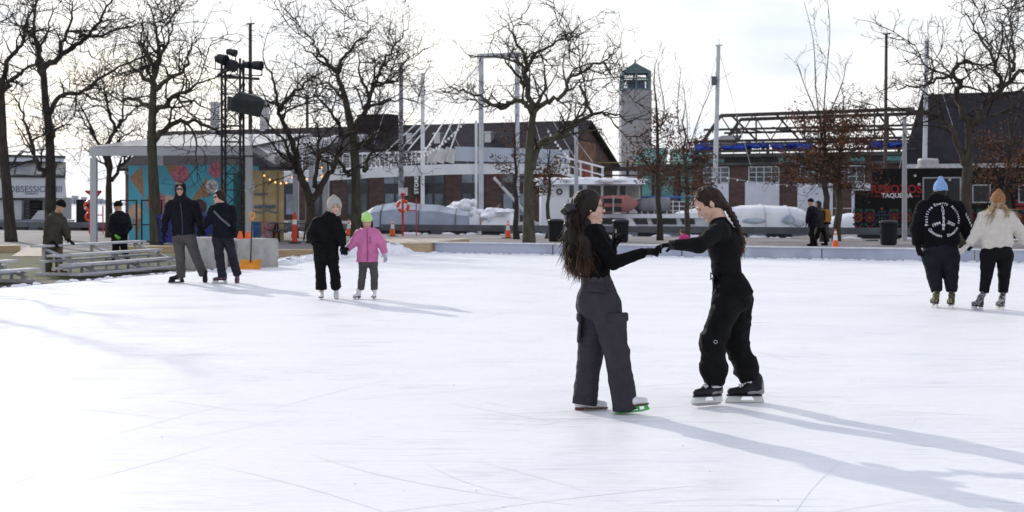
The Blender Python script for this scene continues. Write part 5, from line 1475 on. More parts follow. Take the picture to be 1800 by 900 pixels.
for i in range(11):
    f = i / 10.0
    for j in range(5):
        g = j / 4.0
        p = at(421 + 37 * f, 455.5 + 19.5 * g + (2.5 * math.sin(math.pi * f) * (1 - g)), d_) + Vector((0, 0.10 * math.cos((f - 0.5) * math.pi) - 0.02 - 0.10 * (1 - g) * -1, 0))
        vs.append(p)
for i in range(10):
    for j in range(4): fs.append((i * 5 + j, (i + 1) * 5 + j, (i + 1) * 5 + j + 1, i * 5 + j + 1))
n0 = len(vs); vs += [v + Vector((0, 0.02, 0)) for v in vs]; fs += [tuple(i + n0 for i in reversed(f)) for f in list(fs)]
mb = MB(); mb.add(vs, fs); mb.build('blade', M_SHV, t)
mb = MB(); mb.tube([at(439, 462, d_) + Vector((0, 0.1, 0)), at(441, 388, d_) + Vector((0, 0.14, 0))], 0.016, 8); mb.build('handle', M_BLACK, t)
mb = MB(); g_ = at(441, 388, d_) + Vector((0, 0.14, 0))
mb.tube([g_, g_ + Vector((-0.055, 0, 0.09)), g_ + Vector((-0.055, 0, 0.17)), g_ + Vector((0.055, 0, 0.17)), g_ + Vector((0.055, 0, 0.09)), g_], 0.017, 8); mb.build('grip', M_SHV, t)

# ================================================================== aluminium bleachers
M_ALU = mat('aluminium', (0.48, 0.49, 0.52), 0.38, 0.12, 3, metal=0.35, stretch=(1, 1, 1))
def bleacher(label, o, e, L_, rows, foot, tilt=0.0):
    e = Vector(e).normalized(); p = Vector((e.y, -e.x, 0))       # p: towards the ice
    t = thing('bleacher', label, 'bleachers', o, 'aluminium bleachers beside the rink')
    for (s_, z, off) in rows:
        a = o + p * s_ + e * off
        mb = MB(); mb.bar(a + ZUP * z, a + e * L_ + ZUP * z, 0.26, 0.045); mb.build('seat_plank', M_ALU, t)
    for (s_, z, off) in foot:
        a = o + p * s_ + e * off
        mb = MB(); mb.bar(a + ZUP * z, a + e * L_ + ZUP * z, 0.24, 0.04); mb.build('foot_plank', M_ALU, t)
    s0, s1 = rows[0][0], rows[-1][0]
    for f in (0.07, 0.5, 0.93):
        q = o + e * (L_ * f)
        mb = MB()
        mb.bar(q + p * (s0 - 0.2) + ZUP * 0.04, q + p * (s1 + 0.3) + ZUP * 0.04, 0.06)
        mb.bar(q + p * s0 + ZUP * (rows[0][1] - 0.05), q + p * (s1 + 0.1) + ZUP * 0.10, 0.05)
        for (s_, z, off) in rows: mb.bar(q + p * s_ + ZUP * 0.05, q + p * s_ + ZUP * (z - 0.024), 0.06)
        for (s_, z, off) in foot: mb.bar(q + p * s_ + ZUP * 0.05, q + p * s_ + ZUP * (z - 0.022), 0.05)
        mb.build('support_frame', M_ALU, t)
    return t
o = at(62, 432, 29.3); o.z = 0
bleacher('longer aluminium bleacher with a worker leaning on its top plank', o, (0.27, 0.963, 0), 4.2, [(0, 0.62, 0), (0.62, 0.44, -0.35), (1.15, 0.27, -0.7)], [(0.36, 0.32, -0.25), (0.9, 0.20, -0.6), (1.45, 0.09, -0.85)])
o = at(42, 462, 25.0) - EDIR * 3.9; o = E0 + EOUT * 2.0 - EDIR * 2.1; o.z = 0
bleacher('shorter bleacher cut off by the left edge of the view', o, EDIR, 4.1, [(0, 0.56, 0), (0.62, 0.40, 0.1), (1.15, 0.25, 0.05)], [(0.36, 0.30, 0.1), (0.9, 0.18, 0.0)])
# ================================================================== bare trees: measured main limbs, grown twigs
M_BARK = mat('bark', (0.030, 0.024, 0.019), 0.9, 0.3, 6, bump=0.9, bscale=22, stretch=(1, 1, 0.35), color2=(0.065, 0.054, 0.042))
M_BARKG = mat('mossy_bark', (0.045, 0.043, 0.028), 0.9, 0.3, 6, bump=0.9, bscale=22, stretch=(1, 1, 0.35), color2=(0.095, 0.088, 0.062))
M_TWIG = mat('twig', (0.028, 0.022, 0.018), 0.9, 0.25, 6)
M_LEAF = mat('brown_oak_leaf', (0.085, 0.036, 0.020), 0.8, 0.4, 1.4, color2=(0.19, 0.085, 0.045))

M_CORD = mat('light_cord', (0.035, 0.04, 0.03), 0.6, 0.3, 20)
def smooth_path(P, n=5):
    out = []
    m = len(P)
    for i in range(m - 1):
        p0, p1, p2, p3 = P[max(i - 1, 0)], P[i], P[i + 1], P[min(i + 2, m - 1)]
        for k in range(n):
            t = k / n
            out.append(0.5 * ((2 * p1) + (p2 - p0) * t + (2 * p0 - 5 * p1 + 4 * p2 - p3) * t * t + (3 * p1 - p0 - 3 * p2 + p3) * t ** 3))
    out.append(P[-1]); return out

def twig(mb, p, d, l, r, lev, rng, ups, crook):
    """a crooked twig with its own side twigs"""
    n = max(3, min(8, int(l / 0.22)))
    pts, rad = [p.copy()], [r]
    q = p.copy(); dd = d.copy()
    kids = []
    for i in range(n):
        dd = (dd + Vector((rng.gauss(0, crook), rng.gauss(0, crook), rng.gauss(ups, crook)))).normalized()
        q = q + dd * (l / n)
        rr = r * (1 - 0.72 * (i + 1) / n)
        pts.append(q.copy()); rad.append(max(rr, 0.007))
        if lev > 0 and rng.random() < (0.64 if lev > 1 else 0.48):
            ax = Vector((rng.gauss(0, 1), rng.gauss(0, 1), rng.gauss(0, 0.7))).normalized()
            sd = (dd * 0.62 + (ax - dd * ax.dot(dd)).normalized() * 0.85).normalized()
            kids.append((q.copy(), sd, l * rng.uniform(0.36, 0.66) * (1 - 0.35 * i / n), rr * 0.72))
    mb.tube(pts, rad, 3 if r < 0.03 else 4, cap=False)
    for k in kids: twig(mb, k[0], k[1], k[2], max(k[3], 0.009), lev - 1, rng, ups, crook)
    return pts

def bare_tree(label, D, base, trunk, limbs, seed, bark=None, r0=0.22, dens=2.3, tl=1.9, name='bare_tree', group='bare trees round the rink', lev=3, crook=0.23, ups=0.05, limb_r=0.5, wrap=0):
    """trunk and limbs: columns and rows of the photograph at distance D; limbs wander in depth"""
    rng = random.Random(seed)
    b = at(base[0], base[1], D); b.z = 0
    t = thing(name, label, 'tree', b, group)
    bark = bark or M_BARK
    def place(pts, dy0, dy1, wob):
        P = []
        for i, (px, py) in enumerate(pts):
            f = i / max(1, len(pts) - 1)
            P.append(at(px, py, D) + Vector((0, dy0 + (dy1 - dy0) * f ** 1.2 + (rng.gauss(0, wob) if 0 < i else 0), 0)))
        return P
    TP = place(trunk, 0, 0.0, 0.0); TP[0].z = -0.05
    mbT = MB()
    S = smooth_path(TP, 5)
    rt = [r0 * (1.15 - 0.15 * min(1, i / 3)) * (1 - 0.52 * i / len(S)) * rng.uniform(0.95, 1.05) for i in range(len(S))]
    mbT.tube(S, rt, 10)
    mbC = MB()
    src = []
    for li in limbs:
        pts, f = li[0], (li[1] if len(li) > 1 else limb_r)
        dy = rng.uniform(-2.2, 2.2)
        Q = smooth_path(place(pts, 0, dy, 0.22), 5)
        # kinks
        Q = [q + Vector((rng.gauss(0, 0.045), rng.gauss(0, 0.06), rng.gauss(0, 0.045))) if 0 < i else q for i, q in enumerate(Q)]
        ra = r0 * f * 1.12
        rad = [max(0.012, ra * (1 - 0.86 * (i / (len(Q) - 1)) ** 0.8)) for i in range(len(Q))]
        mbT.tube(Q, rad, 7)
        # secondary limbs, bent like the photograph's
        for k in range(rng.choice((1, 2, 3)) if len(pts) > 2 else 1):
            i = int(len(Q) * rng.uniform(0.25, 0.92)); i = max(1, min(len(Q) - 2, i))
            d_ = (Q[i + 1] - Q[i]).normalized(); ax = Vector((rng.gauss(0, 1), rng.gauss(0, 1), rng.gauss(0.3, 0.7))).normalized()
            sd = (d_ * 0.6 + (ax - d_ * ax.dot(d_)).normalized() * 0.8).normalized()
            q = Q[i].copy(); SP = [q.copy()]; nn = rng.randint(5, 8); ln = rng.uniform(1.5, 2.7)
            for j in range(nn):
                sd = (sd + Vector((rng.gauss(0, 0.30), rng.gauss(0, 0.30), rng.gauss(0.06, 0.30)))).normalized(); q = q + sd * ln / nn; SP.append(q.copy())
            SP = smooth_path(SP, 3); r_ = min(0.06, rad[i] * 0.62)
            mbT.tube(SP, [max(0.014, r_ * (1 - 0.75 * j / len(SP))) for j in range(len(SP))], 5)
            for j in range(3, len(SP), 2):
                if rng.random() < 0.9:
                    dd = (SP[j] - SP[j - 1]).normalized(); ax = Vector((rng.gauss(0, 1), rng.gauss(0, 1), rng.gauss(0.15, 0.8))).normalized()
                    twig(mbC, SP[j], (dd * 0.55 + (ax - dd * ax.dot(dd)).normalized() * 0.85).normalized(), tl * rng.uniform(0.35, 0.8), 0.022, lev - 1, rng, ups, crook)
            twig(mbC, SP[-1], (SP[-1] - SP[-2]).normalized(), tl * 0.6, 0.016, lev - 1, rng, ups, crook)
        L_ = sum((Q[i + 1] - Q[i]).length for i in range(len(Q) - 1))
        m = int(L_ * dens)
        for k in range(m):
            f_ = 0.18 + 0.82 * (k + rng.random()) / m
            i = min(len(Q) - 2, int(f_ * (len(Q) - 1)))
            d_ = (Q[i + 1] - Q[i]).normalized()
            ax = Vector((rng.gauss(0, 1), rng.gauss(0, 1), rng.gauss(0.15, 0.8))).normalized()
            sd = (d_ * 0.55 + (ax - d_ * ax.dot(d_)).normalized() * 0.9).normalized()
            l = tl * rng.uniform(0.45, 1.15) * (0.6 + 0.4 * (1 - f_))
            twig(mbC, Q[i], sd, l, max(0.019, min(0.045, rad[i] * 0.55)), lev, rng, ups, crook)
        twig(mbC, Q[-1], (Q[-1] - Q[-2]).normalized(), tl * 0.8, max(0.014, rad[-1]), lev, rng, ups, crook * 0.8)
    if wrap:
        mbW = MB(); W = []
        top = [k for k in range(len(S)) if S[k].z < wrap]
        zs = [S[k].z for k in range(len(S))]
        n_ = int((wrap - 0.25) / 0.085) * 8
        for k in range(n_):
            z = 0.25 + (wrap - 0.25) * k / n_
            i = max(0, min(len(S) - 2, int(np.searchsorted(zs, z)) - 1)); g = max(0.0, min(1.0, (z - zs[i]) / max(1e-6, zs[i + 1] - zs[i])))
            c = S[i].lerp(S[i + 1], g); rr_ = rt[i] + (rt[i + 1] - rt[i]) * g + 0.006; a_ = 2 * math.pi * k / 8
            W.append(Vector((c.x + rr_ * math.cos(a_), c.y + rr_ * math.sin(a_), z)))
        mbW.tube(W, 0.011, 4); mbW.build('wrapped_light_cord', M_CORD, t)
    mbT.build('trunk', bark, t, smooth=True)
    mbC.build('crown', M_TWIG, t)
    return t

# off the left edge: the tree whose crown shades the ice at the left
bare_tree('bare tree outside the left edge shading the ice', 33.0, (-360, 470), [(-360, 470), (-362, 330), (-350, 200)],
          [([(-350, 210), (-300, 120), (-250, 20), (-230, -90)], .6), ([(-350, 210), (-390, 90), (-380, -60), (-350, -180)], .6), ([(-355, 260), (-450, 160), (-500, 40), (-520, -80)], .5), ([(-350, 210), (-340, 60), (-310, -100), (-300, -230)], .6), ([(-360, 290), (-270, 220), (-190, 130)], .45)], 77, r0=0.2, tl=1.4, dens=2.2, lev=2)

bare_tree('leftmost bare tree with a thick trunk in front of the white tour boat', 56.0, (20, 425), [(20, 425), (13, 340), (6, 260), (2, 170), (3, 150)],
          [([(3, 165), (18, 142), (42, 131), (72, 121), (92, 118)], .5), ([(2, 160), (-10, 110), (-14, 60), (0, 0)], .55), ([(3, 155), (12, 110), (30, 75), (34, 30), (50, -25)], .5), ([(4, 175), (-40, 130), (-80, 90)], .5), ([(18, 290), (36, 268), (60, 262), (78, 258)], .22)], 11, r0=0.235, wrap=3.4)
bare_tree('second bare tree from the left rising behind the worker in olive', 60.0, (88, 420), [(88, 420), (89, 320), (87, 240), (80, 180), (76, 118)],
          [([(76, 122), (58, 75), (46, 25), (36, -30)], .55), ([(76, 118), (104, 92), (140, 66), (168, 42), (188, 0), (200, -40)], .55), ([(84, 205), (102, 170), (138, 158), (182, 124), (232, 97), (272, 74)], .45), ([(80, 310), (68, 280), (50, 238), (26, 192), (8, 165)], .5), ([(78, 150), (60, 105), (74, 60), (86, 8)], .45), ([(140, 158), (168, 176), (200, 150)], .22), ([(92, 244), (108, 226), (132, 222), (158, 231)], .25), ([(104, 92), (124, 50), (128, 0)], .4), ([(138, 66), (180, 55), (232, 38), (250, 28)], .3)], 12, r0=0.25, wrap=3.6, dens=2.5)
bare_tree('slim forked bare tree inside the left end of the pavilion', 63.0, (193, 418), [(193, 418), (191, 340), (192, 300)],
          [([(192, 305), (182, 272), (166, 236), (141, 206)], .6), ([(192, 300), (198, 255), (208, 228), (236, 205), (268, 190)], .62), ([(204, 232), (194, 190), (186, 150), (190, 120)], .42), ([(196, 318), (220, 278), (246, 252), (250, 243)], .45), ([(166, 236), (150, 190), (168, 160)], .28), ([(210, 225), (222, 186), (236, 140)], .35)], 13, r0=0.19, tl=1.56)
bare_tree('straight bare tree in front of the ice cream mural', 52.0, (275, 434), [(275, 434), (271, 345), (267, 260), (268, 200), (270, 150)],
          [([(270, 155), (277, 112), (283, 66), (268, 10)], .55), ([(269, 195), (300, 172), (346, 156), (392, 136)], .5), ([(272, 246), (296, 216), (336, 212), (368, 226), (396, 244)], .52), ([(270, 156), (244, 128), (214, 112), (196, 94)], .4), ([(270, 160), (302, 140), (328, 122), (338, 84), (352, 66)], .42), ([(268, 190), (232, 172), (190, 168), (150, 142)], .4), ([(277, 112), (304, 74), (310, 30)], .35), ([(300, 172), (338, 182), (376, 190)], .3), ([(272, 130), (250, 80), (262, 40)], .35)], 14, r0=0.23, wrap=3.9, bark=M_BARKG, dens=2.3)
bare_tree('many stemmed bare tree behind the kid in black', 54.0, (549, 428), [(549, 428), (548, 385), (548, 352)],
          [([(547, 360), (530, 300), (510, 238), (492, 200), (490, 150), (470, 108)], .68), ([(546, 350), (528, 306), (516, 280), (508, 250), (480, 215), (455, 190)], .45), ([(550, 352), (578, 305), (594, 278), (602, 240), (592, 206)], .6), ([(552, 330), (560, 280), (562, 236), (548, 200)], .42), ([(492, 195), (518, 160), (545, 140), (560, 112)], .4), ([(600, 240), (584, 200), (560, 170), (556, 140)], .35), ([(602, 245), (640, 218), (668, 190)], .3)], 15, r0=0.22, dens=2.2, tl=1.69)
bare_tree('widely branching bare tree behind the two children', 57.0, (626, 424), [(626, 424), (626, 320), (620, 240), (612, 200), (606, 168)],
          [([(606, 172), (590, 126), (562, 106), (536, 84)], .5), ([(592, 130), (606, 92), (640, 62), (656, 44)], .38), ([(622, 225), (646, 190), (656, 150), (672, 118), (700, 82), (722, 52)], .5), ([(606, 180), (578, 148), (546, 144)], .33), ([(642, 192), (680, 180), (722, 178)], .35), ([(629, 262), (660, 236), (694, 244)], .35), ([(614, 310), (598, 280), (584, 262)], .4), ([(656, 150), (690, 143), (724, 134)], .3), ([(590, 126), (560, 84), (548, 62)], .35), ([(650, 170), (632, 130), (640, 92)], .32), ([(640, 300), (650, 268), (680, 258)], .4)], 16, r0=0.225, bark=M_BARKG, dens=2.3)
bare_tree('spreading bare tree left of the long haired skater', 50.5, (930, 432), [(930, 432), (929, 340), (931, 260), (937, 200)],
          [([(937, 205), (925, 181), (905, 175), (882, 186), (858, 178), (830, 164), (800, 151), (784, 152)], .48), ([(937, 200), (925, 152), (922, 102), (906, 72), (890, 40)], .55), ([(924, 122), (946, 96), (984, 76), (1012, 54)], .34), ([(938, 200), (960, 180), (990, 168), (1000, 140), (1032, 124), (1062, 108), (1084, 86)], .46), ([(930, 300), (948, 255), (992, 230), (1040, 200), (1076, 196), (1112, 212)], .62), ([(1040, 200), (1026, 150), (1034, 124)], .30), ([(946, 258), (1000, 236), (1050, 226), (1062, 236)], .32), ([(922, 150), (894, 112), (876, 90)], .30), ([(1062, 110), (1078, 128), (1100, 132)], .2), ([(940, 190), (958, 150), (952, 110)], .33)], 17, r0=0.22, bark=M_BARKG, dens=2.0, tl=1.56)
bare_tree('dark twisted bare tree behind the couple at the right', 47.0, (1697, 441), [(1697, 441), (1698, 350), (1701, 290), (1704, 250), (1700, 205)],
          [([(1700, 210), (1690, 165), (1684, 142), (1668, 136), (1630, 148), (1588, 157), (1553, 157)], .5), ([(1704, 230), (1728, 188), (1756, 150), (1780, 124), (1812, 112)], .62), ([(1754, 152), (1746, 104), (1736, 45), (1720, 2)], .36), ([(1696, 290), (1676, 232), (1656, 203), (1618, 196), (1566, 190), (1540, 192)], .52), ([(1740, 172), (1790, 160), (1830, 150)], .4), ([(1668, 136), (1690, 110), (1720, 118), (1760, 128)], .34), ([(1630, 148), (1655, 112), (1664, 88)], .24), ([(1780, 124), (1796, 84), (1816, 50)], .34), ([(1656, 203), (1630, 170), (1606, 172)], .26), ([(1714, 215), (1760, 198), (1812, 192)], .4)], 18, r0=0.215, dens=2.4, tl=1.69)

# ------------------------------------------------------------------ young oaks that keep their brown leaves
def oak(label, D, base, top, r0, seed, lo, hi, half, whips=(), nleaf=1500, nbr=26, leaf_centre=None):
    rng = random.Random(seed)
    b = at(base[0], base[1], D); b.z = 0
    t = thing('young_oak', label, 'tree', b, 'young oaks holding brown leaves')
    tp = at(top[0], top[1], D)
    T = [b.lerp(tp, f) + Vector((rng.gauss(0, 0.05) * (f > 0), rng.gauss(0, 0.06) * (f > 0), 0)) for f in [i / 9 for i in range(10)]]
    T[0].z = -0.05
    rad = [r0 * (1.15 - 0.15 * min(1, i)) * (1 - 0.93 * (i / 9) ** 0.9) + 0.008 for i in range(10)]
    mb = MB(); mb.tube(T, rad, 9)
    for w_ in whips:
        P = smooth_path([at(px, py, D) + Vector((0, rng.gauss(0, 0.3) * (i > 0), 0)) for i, (px, py) in enumerate(w_)], 4)
        mb.tube(P, [max(0.009, 0.030 * (1 - 0.8 * i / len(P))) for i in range(len(P))], 5)
    mbC = MB(); tips = []
    zlo, zhi = at(0, lo, D).z, at(0, hi, D).z
    for k in range(nbr):
        f = (k + rng.random()) / nbr
        z = zlo + (zhi - zlo) * f
        g = (z - 0) / max(0.1, tp.z)
        i = min(8, int(g * 9)); p = T[i].lerp(T[i + 1], min(1, g * 9 - i))
        az = rng.uniform(0, 2 * math.pi)
        up = 0.02 + 0.55 * f ** 1.5
        d_ = Vector((math.cos(az), math.sin(az), up)).normalized()
        l = half / F * D * rng.uniform(0.8, 1.9) * (1.05 - 0.5 * f)
        pts = twig(mbC, p, d_, l, 0.026 * (1 - 0.5 * f), 2, rng, 0.08, 0.16)
        tips += pts[2:]; tips += [p + (e - p) * 1.1 for p, e in zip(pts[3:], pts[4:])]
    for w_ in whips:
        P = smooth_path([at(px, py, D) for (px, py) in w_], 6)
        for i in range(2, len(P)):
            if rng.random() < 0.8: twig(mbC, P[i], Vector((rng.gauss(0, 1), rng.gauss(0, 1), 1.4)).normalized(), rng.uniform(0.3, 1.1), 0.009, 1, rng, 0.08, 0.12)
    for i in range(5, 10):
        for q in range(3): twig(mbC, T[i], Vector((rng.gauss(0, 1), rng.gauss(0, 1), 1.5)).normalized(), rng.uniform(0.4, 1.1), 0.009, 1, rng, 0.08, 0.12)
    mb.build('trunk', M_BARK if seed % 2 else M_BARKG, t, smooth=True)
    mbC.build('crown', M_TWIG, t)
    vs, fs = [], []
    for k in range(int(nleaf * 0.85)):
        q = rng.choice(tips)
        if q.z > zhi + 0.4 and rng.random() < 0.8: continue
        q = q + Vector((rng.gauss(0, 0.16), rng.gauss(0, 0.16), rng.gauss(-0.05, 0.14)))
        s_ = rng.uniform(0.05, 0.095)
        a = Vector((rng.gauss(0, 1), rng.gauss(0, 1), rng.gauss(-0.6, 0.8))).normalized(); c = a.orthogonal().normalized()
        c = (Matrix.Rotation(rng.uniform(0, 6.28), 3, a) @ c)
        n = len(vs); e = a.cross(c) * s_ * 0.25
        vs += [q - a * s_, q + c * s_ * 0.5 + e, q + a * s_, q - c * s_ * 0.5 + e]
        fs.append((n, n + 1, n + 2, n + 3))
    mb = MB(); mb.add(vs, fs); mb.build('leaves', M_LEAF, t)
    return t
oak('young oak with rusty leaves just left of the spreading tree', 60.0, (908, 420), (904, 205), 0.13, 21, 335, 225, 34, nleaf=420, nbr=18)
oak('slim young oak at the left end of the white ferry', 61.0, (961, 418), (968, 240), 0.11, 22, 345, 285, 36, nleaf=520, nbr=18)
oak('young oak behind the joined hands of the skaters', 58.0, (1160, 420), (1152, 112), 0.13, 23, 330, 210, 42, nleaf=1100, nbr=30, whips=[[(1160, 230), (1166, 190), (1158, 140), (1156, 112)], [(1158, 290), (1178, 240), (1186, 210)]])
oak('young oak right behind the braided skater', 60.0, (1207, 420), (1204, 190), 0.13, 24, 345, 245, 40, nleaf=1100, nbr=30, whips=[[(1205, 290), (1212, 220), (1202, 140)], [(1206, 280), (1228, 210), (1252, 150)], [(1204, 280), (1192, 200), (1196, 120)]])
oak('tall young oak with whip shoots behind the walking pair', 56.0, (1449, 424), (1448, 190), 0.17, 25, 330, 205, 56, nleaf=2000, nbr=40, whips=[[(1446, 250), (1437, 160), (1436, 70), (1418, 0)], [(1446, 240), (1450, 150), (1456, 60), (1452, -10)], [(1440, 210), (1416, 150), (1400, 110)], [(1450, 220), (1476, 150), (1486, 112)]])
oak('thick leaved young oak above the traffic cone', 57.0, (1470, 422), (1482, 170), 0.17, 26, 335, 215, 66, nleaf=2600, nbr=44)
oak('young oak with rusty leaves behind the woman in cream', 54.0, (1768, 432), (1776, 150), 0.15, 27, 335, 250, 60, nleaf=1500, nbr=30, whips=[[(1772, 260), (1790, 190), (1796, 150)]])
# ================================================================== figures
M_SKIN = mat('skin', (0.50, 0.30, 0.22), 0.55, 0.06, 12, spec=0.35)
M_SKIN2 = mat('skin_fair', (0.58, 0.37, 0.29), 0.55, 0.06, 12, spec=0.35)
M_LIP = mat('lips', (0.38, 0.12, 0.11), 0.45, 0.05, 9)
M_EYE = mat('eye_dark', (0.02, 0.015, 0.012), 0.2, 0.1, 9)
M_BROW = mat('eyebrow', (0.03, 0.02, 0.015), 0.8, 0.1, 30)
M_HAIR = mat('dark_hair', (0.009, 0.006, 0.005), 0.5, 0.4, 18, stretch=(3, 3, 0.4), spec=0.22, color2=(0.024, 0.013, 0.009), bump=0.5, bscale=60)
M_HAIRB = mat('brown_hair_ends', (0.045, 0.021, 0.012), 0.5, 0.4, 18, stretch=(3, 3, 0.4), spec=0.25, color2=(0.11, 0.055, 0.030), bump=0.5, bscale=60)
M_HAIRM = mat('mid_brown_hair', (0.012, 0.007, 0.005), 0.5, 0.4, 18, stretch=(3, 3, 0.4), spec=0.22, color2=(0.036, 0.019, 0.012), bump=0.5, bscale=60)
M_BLOND = mat('blond_hair', (0.30, 0.20, 0.11), 0.5, 0.3, 18, color2=(0.42, 0.30, 0.18))
M_KNITB = mat('black_knit', (0.0045, 0.0045, 0.0055), 0.9, 0.3, 30, bump=0.25, bscale=220, spec=0.08, crease=0.35)
M_BLKF = mat('black_fabric', (0.0055, 0.0055, 0.007), 0.8, 0.25, 10, bump=0.2, bscale=120, spec=0.13, crease=0.6)
M_CARGO = mat('charcoal_fabric', (0.040, 0.037, 0.046), 0.8, 0.12, 8, bump=0.25, bscale=160, spec=0.12, crease=0.5)
M_GLOVE = mat('black_glove', (0.006, 0.006, 0.007), 0.85, 0.3, 20, bump=0.3, bscale=200, spec=0.12)
M_STEELB = mat('blade_steel', (0.36, 0.365, 0.38), 0.3, 0.1, 6, metal=0.6)
M_WBOOT = mat('white_leather', (0.66, 0.66, 0.69), 0.45, 0.06, 8, bump=0.15, bscale=60)
M_SOLE = mat('brown_sole', (0.10, 0.035, 0.025), 0.5, 0.2, 8)
M_BBOOT = mat('black_boot', (0.009, 0.009, 0.011), 0.5, 0.4, 10, bump=0.2, bscale=70, spec=0.25)
M_GBOOT = mat('grey_boot_panel', (0.22, 0.22, 0.23), 0.5, 0.2, 10)
M_HOLD = mat('pale_holder', (0.60, 0.61, 0.62), 0.4, 0.08, 8)
M_LACE = mat('white_lace', (0.66, 0.66, 0.68), 0.7, 0.05, 20)

def solid_mesh(s, name, m, parent, amp=0.0, fr=(9, 9, 20), seed=0, z0=None, z1=None, smooth=True, tilt=0.5):
    P, Q = s.mesh()
    if amp: P = fold(P, Q, amp, fr, seed, z0, z1, tilt)
    return link_mesh(name, P, Q, m, parent, smooth, None, True)

def axes(fwd, up=(0, 0, 1)):
    f = unit(fwd); u = nv(up); u = unit(u - f * (u @ f)); l = np.cross(u, f)
    return f, l, u

def head_into(S, c, fwd, hs, up=(0, 0, 1), face=True):
    """skull, face, nose, jaw, ears; c is the middle of the head at eye level; hs 1 = adult"""
    f, l, u = axes(fwd, up)
    P = lambda a, b, d: nv(c) + (f * a + l * b + u * d) * hs
    A = (f, l, u)
    S.ell(P(-0.012, 0, 0.022), nv((0.098, 0.077, 0.094)) * hs, A, k=0.02)
    S.ell(P(0.030, 0, -0.030), nv((0.062, 0.062, 0.082)) * hs, A, k=0.02)
    S.cone(P(0.015, 0.040, -0.055), P(0.066, 0.010, -0.100), 0.030 * hs, 0.020 * hs, k=0.02)
    S.cone(P(0.015, -0.040, -0.055), P(0.066, -0.010, -0.100), 0.030 * hs, 0.020 * hs, k=0.02)
    S.ell(P(0.078, 0, -0.104), nv((0.016, 0.02, 0.014)) * hs, A, k=0.012)
    if face:
        S.cone(P(0.084, 0, 0.010), P(0.107, 0, -0.034), 0.008 * hs, 0.0115 * hs, k=0.010)
        S.ell(P(0.098, 0.010, -0.037), nv((0.010, 0.009, 0.008)) * hs, A, k=0.006)
        S.ell(P(0.098, -0.010, -0.037), nv((0.010, 0.009, 0.008)) * hs, A, k=0.006)
        for b in (-1, 1):
            S.ell(P(0.092, b * 0.031, 0.004), nv((0.014, 0.018, 0.012)) * hs, A, k=0.012, sub=True)
            S.ell(P(0.078, b * 0.033, 0.024), nv((0.012, 0.026, 0.008)) * hs, A, k=0.010)
            S.ell(P(0.062, b * 0.042, -0.030), nv((0.022, 0.018, 0.020)) * hs, A, k=0.016)
        S.ell(P(0.088, 0, -0.062), nv((0.010, 0.023, 0.007)) * hs, A, k=0.008)
        S.ell(P(0.086, 0, -0.073), nv((0.010, 0.020, 0.0075)) * hs, A, k=0.008)
    for b in (-1, 1):
        S.ell(P(-0.008, b * 0.077, -0.012), nv((0.019, 0.008, 0.031)) * hs, A, k=0.006)
    return P, A

def face_parts(t, c, fwd, hs, up=(0, 0, 1), glasses=False, mouth=True, mbs=None):
    f, l, u = axes(fwd, up)
    P = lambda a, b, d: nv(c) + (f * a + l * b + u * d) * hs
    rng_ = random.Random(1)
    if not glasses:
        for b in (-1, 1):
            S = Solid(0.004 * hs, 0.004); S.ell(P(0.078, b * 0.031, 0.003), nv((0.0085, 0.0115, 0.0055)) * hs, (f, l, u)); solid_mesh(S, 'eye', M_EYE, t)
            S = Solid(0.004 * hs, 0.004); S.cone(P(0.090, b * 0.016, 0.022), P(0.079, b * 0.048, 0.024), 0.0052 * hs, 0.004 * hs); solid_mesh(S, 'eyebrow', M_BROW, t)
    else:
        S = Solid(0.006 * hs, 0.004)
        for b in (-1, 1): S.block(P(0.098, b * 0.033, 0.000), nv((0.006, 0.030, 0.021)) * hs, (f, l, u), rnd=0.005)
        S.cone(P(0.100, -0.02, 0.008), P(0.100, 0.02, 0.008), 0.005 * hs, 0.005 * hs)
        for b in (-1, 1): S.cone(P(0.092, b * 0.06, 0.010), P(0.0, b * 0.083, 0.006), 0.006 * hs, 0.006 * hs)
        solid_mesh(S, 'sunglasses', M_DARKGL, t)
    if mouth:
        S = Solid(0.004 * hs, 0.003); S.ell(P(0.0925, 0, -0.0635), nv((0.0065, 0.021, 0.0045)) * hs, (f, l, u)); S.ell(P(0.0905, 0, -0.0725), nv((0.0065, 0.018, 0.005)) * hs, (f, l, u)); solid_mesh(S, 'lips', M_LIP, t)

def hand_solid(S, w, d, n, s=1.0, curl=0.6, thumb=1, spread=0.12, k=0.006, fat=1.0):
    """a five fingered hand from the wrist w along d, fingers curling towards n"""
    w = nv(w); d, l, n = axes(d, n)          # l is the side of the palm
    r0 = 0.0105 * s * fat
    for i in range(4):
        a = (i - 1.5) * 0.019 * s
        S.cone(w + l * a * 0.6 + d * 0.005, w + l * a + d * 0.082 * s, 0.015 * s * fat, 0.0125 * s * fat, k=0.010)
        L_ = [0.038, 0.044, 0.041, 0.032][i] * s
        p = w + l * a + d * 0.084 * s
        ang = curl * (0.5 + 0.08 * i)
        dd = d + l * (i - 1.5) * spread
        for j in range(3):
            g = ang * (j + 0.6)
            e = unit(dd * math.cos(g) + n * math.sin(g))
            q = p + e * L_ * (1.0, 0.68, 0.55)[j]
            S.cone(p, q, r0 * (1.0, 0.94, 0.88)[j], r0 * (0.95, 0.88, 0.78)[j], k=k)
            p = q
    b = w + l * thumb * 0.030 * s + d * 0.022 * s + n * 0.006 * s
    e1 = unit(d * 0.75 + l * thumb * 0.65 + n * 0.35); q = b + e1 * 0.042 * s
    e2 = unit(d * 0.85 + l * thumb * 0.1 + n * 0.65); q2 = q + e2 * 0.033 * s
    S.cone(w + d * 0.015 * s, b, 0.014 * s, 0.014 * s * fat, k=0.01); S.cone(b, q, 0.0135 * s * fat, 0.0115 * s * fat, k=k); S.cone(q, q2, 0.011 * s * fat, 0.0095 * s * fat, k=k)

